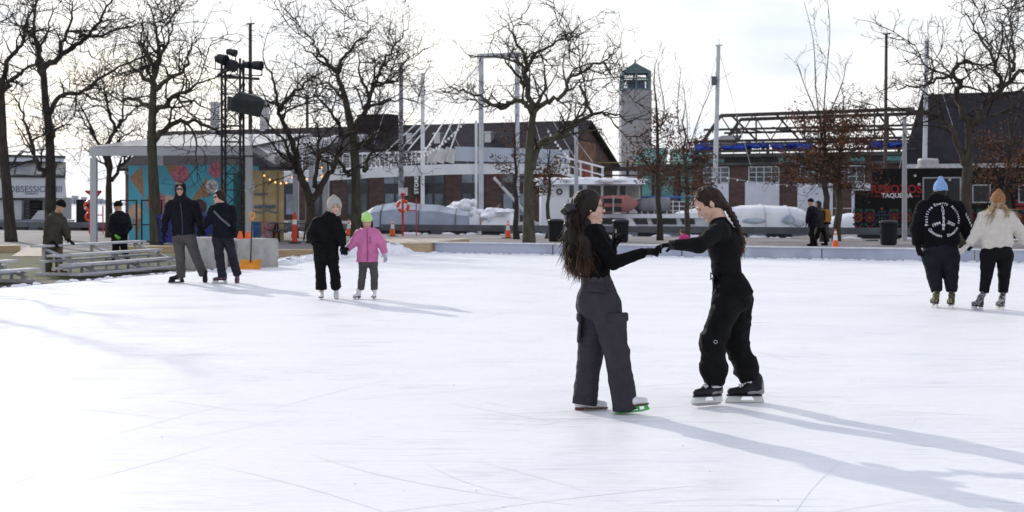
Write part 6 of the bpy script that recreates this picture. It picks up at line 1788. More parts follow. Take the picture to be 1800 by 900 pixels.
class Person:
    def __init__(s, label, fx, fy, J, group=None, height=1.7, z=0.0):
        s.D = F * (CAMZ - z) / (fy - HZ)
        s.kk = F / s.D
        s.fx, s.fy = fx, fy
        base = at(fx, fy, s.D)
        s.t = thing('person', label, 'person', base, group)
        s.h = height / 1.7
        s.J = {n: s.pt(*v) for n, v in J.items()}
    def pt(s, px, py, dy=0.0):
        q = 1 + dy / s.D                                   # keep the sight line when the point is nearer or farther
        X = (px - 900.0) / F * s.D * q - (s.fx - 900.0) / F * s.D
        Z = CAMZ - (py - HZ) / F * s.D * q
        base_z = CAMZ - (s.fy - HZ) / F * s.D
        return nv((X, dy, Z - base_z))
    def body(s, fwd, hs=1.0, res=0.008, skin=None, up=(0, 0, 1), face=True, gloved=True, toes=None, arm=1.0):
        J, h = s.J, s.h
        S = Solid(res, 0.02)
        head_into(S, J['hd'], fwd, hs, up, face)
        S.cone(nv(J['hd']) + axes(fwd, up)[2] * (-0.075 * hs) - axes(fwd, up)[0] * 0.02 * hs, J['nk'], 0.052 * hs, 0.058 * hs, k=0.02)
        W_ = unit(J['s2'] - J['s1'])
        S.cone(J['nk'], J['ch'], 0.055 * h, 0.115 * h, wide=W_, flat=0.68, k=0.05)
        S.cone(J['ch'], J['wa'], 0.115 * h, 0.10 * h, wide=W_, flat=0.68, k=0.05)
        S.cone(J['wa'], J['pe'], 0.10 * h, 0.12 * h, wide=W_, flat=0.72, k=0.05)
        S.cone(J['s1'], J['s2'], 0.040 * h, 0.040 * h, k=0.05)
        for a in '12':
            S.chain([J['s' + a], J['e' + a], J['w' + a]], [0.043 * h * arm, 0.034 * h * arm, 0.020 * h * arm], k=0.02)
            if ('h' + a) in J: S.cone(J['w' + a], J['w' + a] + unit(J['h' + a] - J['w' + a]) * 0.05 * h, 0.018 * h, 0.011 * h, k=0.008)
            S.chain([J['p' + a], J['k' + a], J['a' + a]], [0.072 * h, 0.050 * h, 0.034 * h], k=0.03)
            S.cone(J['pe'], J['p' + a], 0.09 * h, 0.075 * h, k=0.04)
            if toes: 
                e = unit(toes[int(a) - 1]); S.cone(J['a' + a], J['a' + a] + e * 0.025 * h - nv((0, 0, 0.02 * h)), 0.030 * h, 0.026 * h, k=0.01)
        return solid_mesh(S, 'body', skin or M_SKIN, s.t)
    def top(s, name, m, r_sh, r_ch, r_wa, r_hem, arms, hem, flat=0.72, res=0.011, amp=0.006, seed=0, k=0.035, cuff=None, collar=0.065, hood=None, extra=None, fr=(8, 8, 14), shk=0.05):
        """jacket or sweater: arms = radii at shoulder, elbow, wrist; hem = point under the waist"""
        J = s.J
        S = Solid(res, k)
        W_ = unit(J['s2'] - J['s1'])
        S.cone(J['ch'], J['wa'], r_ch, r_wa, wide=W_, flat=flat, k=shk)
        d = unit(nv(hem) - J['wa'])
        S.cone(J['wa'], hem, r_wa, r_hem, wide=W_, flat=flat, k=0.04, capb=True)
        for a in '12':
            o_ = unit(J['s' + a] - (J['s1'] + J['s2']) / 2)
            S.cone(J['nk'] - nv((0, 0, 0.035)) + o_ * 0.03, J['s' + a] - nv((0, 0, 0.012)) - o_ * 0.012, r_sh * 0.95, arms[0] * 0.86, k=0.03)
            S.cone(J['ch'] + o_ * r_ch * 0.35, J['s' + a] - o_ * 0.03 - nv((0, 0, 0.03)), r_sh * 1.1, r_sh * 0.9, k=0.05)
        S.cone((J['s1'] + J['s2']) / 2 - nv((0, 0, 0.05)), J['ch'], r_ch * 0.75, r_ch, wide=W_, flat=flat, k=shk)
        if collar: S.cone(J['nk'] - unit(J['nk'] - J['ch']) * 0.05, J['nk'] + unit(J['hd'] - J['nk']) * 0.015, collar * 1.25, collar, k=0.04, capb=True)
        for a in '12':
            S.chain([J['s' + a], J['e' + a]], [arms[0], arms[1]], k=0.03)
            S.cone(J['e' + a], J['w' + a], arms[1], arms[2], k=0.02, capb=True)
        if hood: hood(S)
        if extra: extra(S)
        return solid_mesh(S, name, m, s.t, amp, fr, seed)
    def legs(s, name, m, radii, hem_drop=0.02, res=0.011, amp=0.007, seed=1, waist=None, wflat=0.75, k=0.018, fr=(7, 7, 16), extra=None, seat=None, cap=True):
        """trousers: radii at hip, knee, hem per leg (one tuple, or two)"""
        J = s.J
        S = Solid(res, k)
        W_ = unit(J['s2'] - J['s1'])
        rr = radii if isinstance(radii[0], (list, tuple)) else (radii, radii)
        wr = waist or rr[0][0] * 1.35
        S.cone(J['wa'] * 0.75 + J['pe'] * 0.25, J['pe'], wr * 0.92, wr, wide=W_, flat=wflat, k=0.03, capa=True)
        for a, r in zip('12', rr):
            S.cone(J['pe'] * 0.6 + J['p' + a] * 0.4, J['p' + a], wr * 0.62, r[0], k=0.04)
            mid = J['k' + a]
            S.cone(J['p' + a], mid, r[0], r[1], k=0.02)
            d = unit(J['a' + a] - mid)
            S.cone(mid, J['a' + a] + d * hem_drop, r[1], r[2], k=0.012, capb=cap)
        if seat: seat(S)
        if extra: extra(S)
        return solid_mesh(S, name, m, s.t, amp, fr, seed)
    def glove(s, a, m, n, curl=0.6, thumb=1, res=0.005, sc=1.0, name='glove', fat=1.12, cuff=True):
        J = s.J
        S = Solid(res, 0.008)
        d = unit(J['h' + a] - J['w' + a])
        hand_solid(S, J['w' + a], d, n, s.h * sc, curl, thumb, fat=fat)
        if cuff: S.cone(J['w' + a] - d * 0.045 * s.h, J['w' + a] + d * 0.02, 0.031 * s.h, 0.028 * s.h, k=0.01, capa=True)
        return solid_mesh(S, name, m, s.t)

# ------------------------------------------------------------------ skates
def skate(t, heel, toe_dir, pitch=0.0, sc=1.0, kind='figure', boot=M_WBOOT, sole=M_SOLE, holder=M_STEELB, blade=M_STEELB, laces=True, shaft=None, res=0.007, panel=None, edge=0.0):
    """heel: point of the blade line under the heel (person's frame); pitch lifts the toe; shaft: where the ankle is"""
    f = unit(nv((toe_dir[0], toe_dir[1], 0))); u = nv((0, 0, 1)); l = np.cross(u, f)
    f, u = f * math.cos(pitch) + u * math.sin(pitch), u * math.cos(pitch) - f * math.sin(pitch)
    u, l = u * math.cos(edge) + l * math.sin(edge), l * math.cos(edge) - u * math.sin(edge)
    P = lambda a, b, c: nv(heel) + (f * a + l * b + u * c) * sc
    A = (f, l, u)
    zb = 0.052 if kind == 'figure' else 0.072
    S = Solid(res, 0.02)
    S.cone(P(0.03, 0, zb + 0.036), P(0.13, 0, zb + 0.034), 0.036 * sc, 0.041 * sc)
    S.cone(P(0.13, 0, zb + 0.034), P(0.222, 0, zb + 0.026), 0.041 * sc, 0.032 * sc, wide=l, flat=0.85)
    S.cone(P(0.035, 0, zb + 0.04), P(0.035, 0, zb + 0.115), 0.037 * sc, 0.040 * sc)
    S.cone(P(0.10, 0, zb + 0.05), P(0.05, 0, zb + 0.13), 0.036 * sc, 0.037 * sc)
    top = P(0.035, 0, zb + 0.118) if shaft is None else nv(shaft)
    S.cone(P(0.035, 0, zb + 0.11), top + u * 0.005, 0.041 * sc, 0.042 * sc)
    S.ell(P(0.004, 0, zb + 0.06), nv((0.012, 0.026, 0.05)) * sc, A, k=0.02)
    S.cut(P(0, 0, zb + 0.004), -u)
    b = solid_mesh(S, 'skate', boot, t)
    def mbx(): return MB(Matrix(((f[0], l[0], u[0], heel[0]), (f[1], l[1], u[1], heel[1]), (f[2], l[2], u[2], heel[2]), (0, 0, 0, 1))) @ Matrix.Scale(sc, 4))
    def outline(scale_y=1.0, z0=0.0, z1=0.014):
        pts = []
        for i in range(15):
            g = i / 14.0; x = -0.004 + 0.258 * g; w_ = (0.028 + 0.014 * math.sin(min(1, g * 1.25) * math.pi * 0.9)) * (1 if g < 0.8 else max(0.25, 1 - ((g - 0.8) / 0.2) ** 2 * 0.75))
            if g < 0.06: w_ *= 0.7
            pts.append((x, w_ * scale_y))
        return [(x, y, z1) for x, y in pts] + [(x, -y, z1) for x, y in reversed(pts)]
    mb = mbx(); mb.slab([Vector(p) for p in outline(1.06, 0, zb + 0.006)], 0.010, (0, 0, -1)); mb.span(-0.006, 0.062, -0.027, 0.027, zb - (0.022 if kind == 'figure' else 0.004), zb - 0.0042)
    def loc(mbb, nm, m_): return mbb.build(nm, m_, b, local=True)
    loc(mb, 'sole', sole)
    if kind == 'figure':
        mb = mbx()
        mb.slab([(-0.022, -0.003, 0.018), (-0.022, -0.003, 0.004), (0.02, -0.003, 0.0), (0.20, -0.003, 0.0), (0.245, -0.003, 0.006), (0.258, -0.003, 0.018), (0.250, -0.003, 0.022), (0.20, -0.003, 0.016), (0.02, -0.003, 0.016)], 0.006, (0, 1, 0))
        mb.slab([(0.010, -0.0045, 0.0155), (0.050, -0.0045, 0.0155), (0.056, -0.0045, zb - 0.023), (0.004, -0.0045, zb - 0.023)], 0.009, (0, 1, 0))
        mb.slab([(0.165, -0.0045, 0.0155), (0.180, -0.0045, 0.0155), (0.175, -0.0045, zb - 0.0045), (0.148, -0.0045, zb - 0.0045)], 0.009, (0, 1, 0))
        mb.slab([(0.214, -0.0045, 0.0165), (0.250, -0.0045, 0.0215), (0.240, -0.0045, zb - 0.0045), (0.214, -0.0045, zb - 0.0045)], 0.009, (0, 1, 0))
        mb.span(0.13, 0.245, -0.026, 0.026, zb - 0.0105, zb - 0.0045)
        loc(mb, 'blade', holder)
    else:
        mb = mbx()
        mb.slab([(-0.012, -0.004, 0.022), (-0.012, -0.004, 0.010), (0.02, -0.004, 0.0), (0.215, -0.004, 0.0), (0.262, -0.004, 0.012), (0.262, -0.004, 0.022)], 0.008, (0, 1, 0)); loc(mb, 'blade', blade)
        mb = mbx(); w_ = 0.013
        for (p) in ([(-0.020, 0.0225), (0.268, 0.0225), (0.266, 0.036), (-0.018, 0.036)], [(-0.018, 0.0362), (0.050, 0.0362), (0.070, zb - 0.0045), (-0.008, zb - 0.0045)], [(0.155, 0.0362), (0.266, 0.0362), (0.248, zb - 0.0045), (0.135, zb - 0.0045)]):
            mb.slab([(x, -w_, z) for x, z in p], 2 * w_, (0, 1, 0))
        loc(mb, 'blade_holder', holder)
        if panel:
            S = Solid(res, 0.01); S.cone(P(0.012, 0, zb + 0.03), P(0.10, 0, zb + 0.024), 0.043 * sc, 0.044 * sc, wide=l, flat=0.5); S.cone(P(0.008, 0, zb + 0.03), P(0.012, 0, zb + 0.10), 0.032 * sc, 0.030 * sc); S.cut(P(0, 0, zb + 0.006), -u); solid_mesh(S, 'heel_panel', panel, b)
    if laces:
        mb = mbx()
        for i in range(5):
            g = i / 4.0; x, z = 0.150 - 0.070 * g, zb + 0.074 + 0.060 * g
            s_ = 1 if i % 2 else -1
            mb.tube([(x + 0.004, -0.030, z - 0.012), (x + 0.012, 0, z + 0.006), (x - 0.010, 0.030, z - 0.002)], 0.0055, 5); mb.tube([(x + 0.004, 0.030, z - 0.012), (x + 0.012, 0, z + 0.007), (x - 0.010, -0.030, z - 0.002)], 0.0055, 5)
        mb.tube([(0.066, 0, zb + 0.140), (0.09, 0.04, zb + 0.150), (0.095, 0.055, zb + 0.12), (0.07, 0.03, zb + 0.13)], 0.004, 5); mb.tube([(0.066, 0, zb + 0.140), (0.09, -0.04, zb + 0.150), (0.095, -0.055, zb + 0.12), (0.07, -0.03, zb + 0.13)], 0.004, 5)
        loc(mb, 'laces', M_LACE)
    return b

def hair_cap(S, c, fwd, hs, up=(0, 0, 1), pad=0.012, front=0.0, low=-0.06):
    f, l, u = axes(fwd, up)
    P = lambda a, b, d: nv(c) + (f * a + l * b + u * d) * hs
    S.ell(P(-0.016, 0, 0.024), (nv((0.098, 0.078, 0.096)) + pad) * hs, (f, l, u), k=0.02)
    S.cone(P(-0.055, 0, 0.0), P(-0.062, 0, low), 0.062 * hs, 0.050 * hs, k=0.03)
    S.ell(P(0.090 - front * 0.4, 0, -0.030), nv((0.070, 0.082, 0.098 + front)) * hs, (f, l, u), k=0.012, sub=True)
    return P

def strands(mb, root, end, n, spread, r, rng_, sag=0.05, wave=0.02):
    """loose hair: many fine tubes from root to end"""
    root, end = Vector(root), Vector(end)
    for i in range(n):
        a = root + Vector((rng_.gauss(0, spread[0]), rng_.gauss(0, spread[0]), rng_.gauss(0, spread[0])))
        b = end + Vector((rng_.gauss(0, spread[1]), rng_.gauss(0, spread[1]), rng_.gauss(0, spread[1] * 1.4)))
        ph = rng_.uniform(0, 6.28); sg = sag * rng_.uniform(0.3, 1.2); wv = wave * rng_.uniform(0.2, 1.2)
        off = Vector((rng_.gauss(0, 1), rng_.gauss(0, 1), 0)) * wv
        mb.tube([a.lerp(b, f) + off * (math.sin(ph + f * 2.8) - math.sin(ph)) * f for f in (0, 0.2, 0.4, 0.6, 0.8, 1.0)], [r, r, r, r * 0.9, r * 0.7, r * 0.3], 4, cap=False)
# ================================================================== the long haired skater in charcoal cargo trousers
rng = random.Random(41)
PAIR = 'the two skaters holding hands in front'
A = Person('young woman skater with long dark hair and charcoal cargo trousers holding hands', 1062, 728, dict(
    hd=(1036, 363, 0), nk=(1039, 396, 0), ch=(1046, 426, 0), wa=(1047, 478, 0), pe=(1050, 514, 0),
    s1=(1042, 408, -0.15), e1=(1078, 462, -0.12), w1=(1131, 444, 0.06), h1=(1156, 434, 0.15),
    s2=(1050, 407, 0.14), e2=(1066, 452, 0.20), w2=(1077, 441, 0.10), h2=(1081, 424, 0.08),
    p1=(1063, 538, -0.075), k1=(1085, 622, -0.10), a1=(1097, 708, -0.09),
    p2=(1044, 538, 0.075), k2=(1038, 622, 0.09), a2=(1029, 698, 0.09)), height=1.58)
fw = (1, 0.10, 0.02)
A.body(fw, hs=0.98, res=0.0055, skin=M_SKIN2, toes=((1, -0.2, 0), (1, 0.05, 0)))
face_parts(A.t, A.J['hd'], fw, 0.98)
hemA = A.pt(1047, 490, 0)
A.top('sweater', M_KNITB, 0.052, 0.132, 0.116, 0.122, (0.060, 0.049, 0.037), hemA, flat=0.80, res=0.008, amp=0.005, seed=4, collar=0.052, k=0.03, extra=lambda S: (S.ell(A.pt(1062, 428, -0.05), (0.045, 0.05, 0.05), k=0.05), S.ell(A.pt(1062, 428, 0.06), (0.045, 0.05, 0.05), k=0.05)))
def seatA(S):
    S.ell(A.pt(1038, 530, -0.06), (0.092, 0.09, 0.12), k=0.05); S.ell(A.pt(1036, 530, 0.06), (0.085, 0.09, 0.12), k=0.05); S.ell(A.pt(1064, 530, 0), (0.085, 0.14, 0.13), k=0.06)
A.legs('cargo_trousers', M_CARGO, ((0.108, 0.088, 0.088), (0.104, 0.088, 0.088)), hem_drop=0.05, res=0.008, amp=0.011, seed=5, waist=0.132, wflat=0.86, seat=seatA, fr=(7, 7, 9))
S = Solid(0.006, 0.01); Wd = unit(A.J['s2'] - A.J['s1'])
S.cone(A.pt(1046.5, 484), A.pt(1047.5, 495), 0.126, 0.130, wide=Wd, flat=0.82, capa=True, capb=True); solid_mesh(S, 'waistband', mat('waistband_charcoal', (0.032, 0.030, 0.037), 0.8, 0.2, 30), A.t, 0.004, (40, 40, 3), 8)
def pocket(name, pa, pb, n_, w, flap):
    d = unit(pb - pa); L_ = np.linalg.norm(pb - pa)
    f, l, u = axes(n_, -d)
    S = Solid(0.006, 0.006)
    S.block((pa + pb) / 2, (0.010, w, L_ / 2), (f, l, u), rnd=0.010)
    S.block(pa + d * 0.022 + f * 0.008, (0.016, w * 1.12, 0.030), (f, l, u), rnd=0.010, k=0.003)
    return solid_mesh(S, name, M_CARGO, A.t, 0.004, (12, 12, 12), 3)
pocket('cargo_pocket', A.pt(1085, 552, -0.150), A.pt(1088, 604, -0.168), (0.35, -0.93, 0.05), 0.068, True)
pocket('cargo_pocket', A.pt(1020, 552, 0.02), A.pt(1017, 602, 0.03), (-1, 0.0, 0.08), 0.055, True)
tr = [c for c in A.t.children if c.name.startswith('cargo_trousers')][0]
tv = np.array([v.co[:] for v in tr.data.vertices])
def patch(name, x0, x1, y0, y1, off, m):
    """a flap of cloth lying on the near side of the trousers"""
    nx, ny = 12, 5; vs = []
    for j in range(ny + 1):
        for i in range(nx + 1):
            q = A.pt(x0 + (x1 - x0) * i / nx, y0 + (y1 - y0) * j / ny + 2.0 * (i / nx - 0.5))
            d2 = (tv[:, 0] - q[0]) ** 2 + (tv[:, 2] - q[2]) ** 2
            near = tv[d2 < 0.02 ** 2]
            vs.append((q[0], (near[:, 1].min() if len(near) else 0) - off * (0.35 + 0.65 * j / ny), q[2]))
    fs = [(j * (nx + 1) + i, j * (nx + 1) + i + 1, (j + 1) * (nx + 1) + i + 1, (j + 1) * (nx + 1) + i) for j in range(ny) for i in range(nx)]
    n0 = len(vs); vs += [(x, y + off + 0.004, z) for x, y, z in vs]; fs += [tuple(k + n0 for k in reversed(f)) for f in list(fs)]
    rim = [i for i in range(nx + 1)] + [(j + 1) * (nx + 1) + nx for j in range(ny)] + [ny * (nx + 1) + i for i in range(nx - 1, -1, -1)] + [j * (nx + 1) for j in range(ny - 1, 0, -1)]
    fs += [(rim[k], rim[(k + 1) % len(rim)], rim[(k + 1) % len(rim)] + n0, rim[k] + n0) for k in range(len(rim))]
    mb = MB(); mb.add(vs, fs); mb.build(name, m, A.t, smooth=False, local=True)
patch('pocket_flap', 1031, 1064, 499, 511, 0.012, M_CARGO)
A.glove('1', M_GLOVE, (0.1, 0.15, -1), curl=1.05, thumb=1, sc=1.0)
A.glove('2', M_GLOVE, (1, -0.2, 0.1), curl=1.1, thumb=-1, sc=1.0)
S = Solid(0.005, 0.004); S.block(A.pt(1078, 420, 0.05), (0.006, 0.036, 0.072), (unit((1, -0.3, -0.25)), unit((0.3, 1, 0)), unit((0.25, 0, 1))), rnd=0.005)
ph = solid_mesh(S, 'phone', mat('phone_black', (0.01, 0.01, 0.012), 0.2), None)
ph.location = A.t.location; tag(ph, 'black phone held up by the long haired skater', 'phone')
skate(A.t, A.pt(1012, 729, 0.10), (1, 0.06), 0.0, 0.92, 'figure', M_WBOOT, M_SOLE, M_STEELB, laces=False)
M_GREENB = mat('green_blade', (0.08, 0.45, 0.12), 0.4, 0.1, 8)
skate(A.t, A.pt(1085, 728.5, -0.10), (1, -0.20), 0.15, 0.92, 'figure', M_WBOOT, M_SOLE, M_GREENB, laces=False)
f_, l_, u_ = axes(fw)
def HP(a, b, d): return A.J['hd'] + (f_ * a + l_ * b + u_ * d) * 0.98
mb = MB()
for b_ in (-1, 1):
    mb.ring(Vector(HP(0.098, b_ * 0.031, 0.000)), 0.021, 0.0022, Vector(l_), Vector(u_), 18, 5); mb.bar(Vector(HP(0.097, b_ * 0.052, 0.004)), Vector(HP(0.0, b_ * 0.082, 0.004)), 0.004)
mb.bar(Vector(HP(0.104, -0.011, 0.004)), Vector(HP(0.104, 0.011, 0.004)), 0.004)
mb.build('glasses', M_BROW, A.t, local=True)
# hair
S = Solid(0.006, 0.02)
Pq = hair_cap(S, A.J['hd'], fw, 0.98, pad=0.013)
S.cone(Pq(-0.02, 0.065, 0.03), Pq(-0.055, 0.05, -0.08), 0.026, 0.03, k=0.02); S.cone(Pq(-0.02, -0.065, 0.05), Pq(-0.06, -0.055, 0.0), 0.026, 0.03, k=0.02)
hp = [A.pt(1022, 364, 0), A.pt(1013, 388, -0.005), A.pt(1012, 416, -0.02), A.pt(1016, 444, -0.03), A.pt(1018, 462, -0.03)]
S.chain(hp, [0.072, 0.080, 0.094, 0.074, 0.03], wide=(0, 1, 0), flat=0.86, k=0.03)
S.chain([A.pt(1030, 392, -0.09), A.pt(1030, 420, -0.14), A.pt(1031, 448, -0.14), A.pt(1030, 464, -0.13)], [0.034, 0.044, 0.034, 0.014], k=0.03)
solid_mesh(S, 'hair', M_HAIR, A.t, 0.007, (34, 34, 4), 6)
mb = MB()
for (pa, pb, n_, s0, s1) in ((A.pt(1004, 415), A.pt(1001, 468, -0.02), 260, 0.030, 0.022), (A.pt(1014, 430), A.pt(1014, 479, -0.05), 320, 0.032, 0.030), (A.pt(1026, 425, -0.10), A.pt(1030, 472, -0.13), 260, 0.028, 0.026), (A.pt(1003, 395), A.pt(994, 446), 50, 0.014, 0.016)):
    strands(mb, pa, pb, n_, (s0, s1), 0.0022, rng, 0.03, 0.022)
mb.build('hair_lengths', M_HAIRB, A.t, smooth=True, local=True)
mb = MB()
for (pa, pb, n_, s0, s1) in ((A.pt(1010, 376, -0.02), A.pt(999, 440, -0.03), 240, 0.026, 0.028), (A.pt(1014, 385, -0.06), A.pt(1012, 458, -0.09), 260, 0.030, 0.030), (A.pt(1022, 390, -0.08), A.pt(1028, 452, -0.14), 220, 0.026, 0.028)):
    strands(mb, pa, pb, n_, (s0, s1), 0.0024, rng, 0.03, 0.014)
strands(mb, A.pt(1024, 345, -0.06), A.pt(1010, 372, -0.075), 60, (0.016, 0.008), 0.002, rng, 0.0, 0.008)
mb.build('hair_dark_lengths', M_HAIR, A.t, smooth=True, local=True)
S = Solid(0.005, 0.008); c = A.pt(1007, 370, -0.02)
S.ell(c + nv((-0.015, -0.050, 0.018)), (0.045, 0.040, 0.030), (unit((1, 0.5, 0.3)), unit((-0.5, 1, -0.4)), unit((0, 0.4, 1)))); S.ell(c + nv((-0.045, 0.020, -0.004)), (0.045, 0.035, 0.030)); S.ell(c + nv((-0.01, -0.02, 0)), (0.020, 0.018, 0.018)); S.cone(c, c + nv((0.005, -0.055, -0.10)), 0.010, 0.017); S.cone(c, c + nv((-0.05, -0.02, -0.10)), 0.010, 0.016)
solid_mesh(S, 'hair_bow', mat('satin_black', (0.015, 0.015, 0.018), 0.35, 0.2, 20), A.t, 0.004, (40, 40, 40), 2)

# ================================================================== the braided skater in black
B = Person('laughing young woman skater in black with a long braid and head bowed', 1280, 714, dict(
    hd=(1244, 358, 0), nk=(1264, 387, 0), ch=(1273, 426, 0), wa=(1277, 474, 0), pe=(1286, 510, 0),
    s1=(1267, 404, -0.15), e1=(1229, 431, -0.33), w1=(1186, 430, -0.30), h1=(1160, 432, -0.26),
    s2=(1262, 404, 0.13), e2=(1276, 452, 0.20), w2=(1284, 492, 0.20), h2=(1283, 512, 0.18),
    p1=(1276, 535, -0.085), k1=(1252, 606, -0.13), a1=(1257, 672, -0.11),
    p2=(1297, 535, 0.085), k2=(1294, 604, 0.09), a2=(1317, 664, 0.09)), height=1.66)
fw, upB = (-0.77, -0.06, -0.63), (-0.63, 0, 0.77)
B.body(fw, hs=1.0, res=0.0055, skin=M_SKIN2, up=upB, toes=((-1, -0.2, 0), (-1, 0.0, 0)))
face_parts(B.t, B.J['hd'], fw, 1.0, upB)
B.top('black_top', M_BLKF, 0.058, 0.138, 0.112, 0.114, (0.066, 0.054, 0.040), B.pt(1279, 484, 0), flat=0.90, res=0.008, amp=0.006, seed=14, collar=0.060, k=0.03, extra=lambda S: (S.ell(B.pt(1256, 430, -0.05), (0.045, 0.05, 0.05), k=0.05), S.ell(B.pt(1256, 430, 0.06), (0.045, 0.05, 0.05), k=0.05)))
def seatB(S):
    S.ell(B.pt(1301, 516, -0.055), (0.088, 0.09, 0.125), k=0.05); S.ell(B.pt(1300, 516, 0.055), (0.085, 0.09, 0.12), k=0.05); S.ell(B.pt(1272, 508, 0), (0.075, 0.13, 0.13), k=0.06)
def ballB(S):
    S.ell(B.pt(1254, 648, -0.12), (0.098, 0.092, 0.09), k=0.04); S.ell(B.pt(1312, 645, 0.09), (0.094, 0.09, 0.085), k=0.04)
B.legs('loose_trousers', M_BLKF, ((0.108, 0.096, 0.078), (0.104, 0.090, 0.076)), hem_drop=0.012, res=0.008, amp=0.016, seed=15, waist=0.122, wflat=0.9, seat=seatB, extra=ballB, fr=(7, 7, 10))
S = Solid(0.006, 0.01); Wd = unit(B.J['s2'] - B.J['s1'])
S.cone(B.pt(1278, 476), B.pt(1280, 487), 0.114, 0.118, wide=Wd, flat=0.86, capa=True, capb=True); solid_mesh(S, 'waistband', M_KNITB, B.t, 0.004, (40, 40, 3), 8)
mb = MB(); c = B.pt(1256, 484, -0.06); mb.tube([c, c + nv((-0.03, -0.02, 0.02)), c + nv((-0.03, -0.02, -0.03)), c, c + nv((0.012, -0.03, -0.10)), c + nv((0.006, -0.035, -0.17))], 0.006, 5); mb.tube([c, c + nv((0.03, -0.04, 0.01)), c + nv((0.02, -0.04, -0.05)), c, c + nv((-0.01, -0.02, -0.12))], 0.006, 5)
mb.build('drawstring', M_KNITB, B.t, smooth=True, local=True)
mb = MB(); c = B.pt(1258, 601, -0.24); mb.ring(Vector(c), 0.012, 0.0028, (1, 0, 0), (0, 0, 1), 12, 5); mb.build('strap_ring', M_STEEL, B.t, smooth=True, local=True)
B.glove('1', M_GLOVE, (0.1, -0.1, -1), curl=0.9, thumb=1, sc=1.0, cuff=False)
S = Solid(0.005, 0.01); S.cone(B.pt(1199, 430, -0.302), B.pt(1176, 431, -0.29), 0.037, 0.033, capa=True, capb=True); solid_mesh(S, 'knitted_cuff', mat('knit_grey', (0.020, 0.020, 0.023), 0.9, 0.3, 60, bump=0.4, bscale=150), B.t, 0.004, (60, 20, 20), 5)
for px in (1162, 1196):
    mb = MB(); c = B.pt(px, 430.5, -0.28); mb.ring(Vector(c), 0.038 if px > 1170 else 0.030, 0.0018, (0, 1, 0), (0.12, 0, 1) if px > 1170 else (0.08, 0, 0.68), 20, 5); mb.build('glove_trim', mat('pale_trim', (0.36, 0.33, 0.29), 0.6), B.t, smooth=True, local=True)
B.glove('2', M_GLOVE, (-1, 0, 0), curl=0.4, thumb=1, sc=1.0)
M_HOLDC = mat('smoky_holder', (0.66, 0.68, 0.67), 0.3, 0.1, 8)
skate(B.t, B.pt(1265, 711, -0.06), (-1, -0.62), 0.02, 0.98, 'hockey', M_BBOOT, M_BLACK, M_HOLDC, M_STEELB, panel=M_GBOOT)
skate(B.t, B.pt(1338, 712, 0.08), (-1, 0.0), -0.0, 1.02, 'hockey', M_BBOOT, M_BLACK, M_HOLDC, M_STEELB, panel=M_GBOOT)
for a, q in (('1', B.J['a1']), ('2', B.J['a2'])):
    S = Solid(0.006, 0.01); S.cone(q + nv((0.006, 0, -0.035)), q + nv((0.002, 0, 0.02)), 0.046, 0.052, capa=True); solid_mesh(S, 'sock', M_LACE, B.t, 0.004, (20, 20, 40), 3)
# hair: pulled back, loose wisps, a braid down the back
S = Solid(0.006, 0.02)
Pq = hair_cap(S, B.J['hd'], fw, 1.0, upB, pad=0.005, front=0.034)
S.cone(Pq(-0.05, 0.0, 0.0), B.pt(1273, 362, 0), 0.07, 0.035, k=0.03)
solid_mesh(S, 'hair', M_HAIRM, B.t, 0.009, (30, 30, 30), 26)
S = Solid(0.006, 0.006)
bp = [B.pt(1272, 358, 0), B.pt(1283, 372, -0.01), B.pt(1291, 386, -0.03), B.pt(1298, 402, -0.04), B.pt(1303, 416, -0.05), B.pt(1306, 428, -0.05)]
BP = smooth_path([Vector(p) for p in bp], 4)
for i, p in enumerate(BP):
    s_ = 1 if i % 2 else -1; r_ = 0.029 - 0.010 * i / len(BP)
    S.ell(nv(p) + nv((0.008 * s_, 0.014 * s_, 0)), (r_ * 0.85, r_, r_ * 0.72), (unit((1, 0, 0.5 * s_)), unit((0, 1, 0.6 * s_)), unit((-0.5 * s_, -0.6 * s_, 1))), k=0.004)
S.cone(BP[-1], B.pt(1303, 434, -0.05), 0.014, 0.026)
solid_mesh(S, 'braid', M_HAIRM, B.t, 0.003, (50, 50, 20), 2)
mb = MB(); strands(mb, B.pt(1304, 426, -0.05), B.pt(1301, 443, -0.05), 160, (0.012, 0.018), 0.002, rng, 0, 0.01); strands(mb, B.pt(1300, 410, -0.05), B.pt(1299, 438, -0.04), 80, (0.012, 0.018), 0.002, rng, 0, 0.015); mb.build('braid_end', M_HAIRB, B.t, smooth=True, local=True)
mb = MB()
for (pa, pb, n_, s0, s1) in (((1230, 331, -0.05), (1213, 372, -0.07), 12, 0.006, 0.012), ((1228, 334, 0.03), (1219, 362, 0.03), 9, 0.006, 0.012), ((1228, 334, -0.03), (1206, 350, -0.05), 5, 0.006, 0.014), ((1240, 325, -0.03), (1218, 340, -0.04), 4, 0.006, 0.010)):
    strands(mb, B.pt(*pa), B.pt(*pb), n_, (s0, s1), 0.0014, rng, 0.02, 0.045)
mb.build('loose_wisps', M_HAIRB, B.t, smooth=True, local=True)
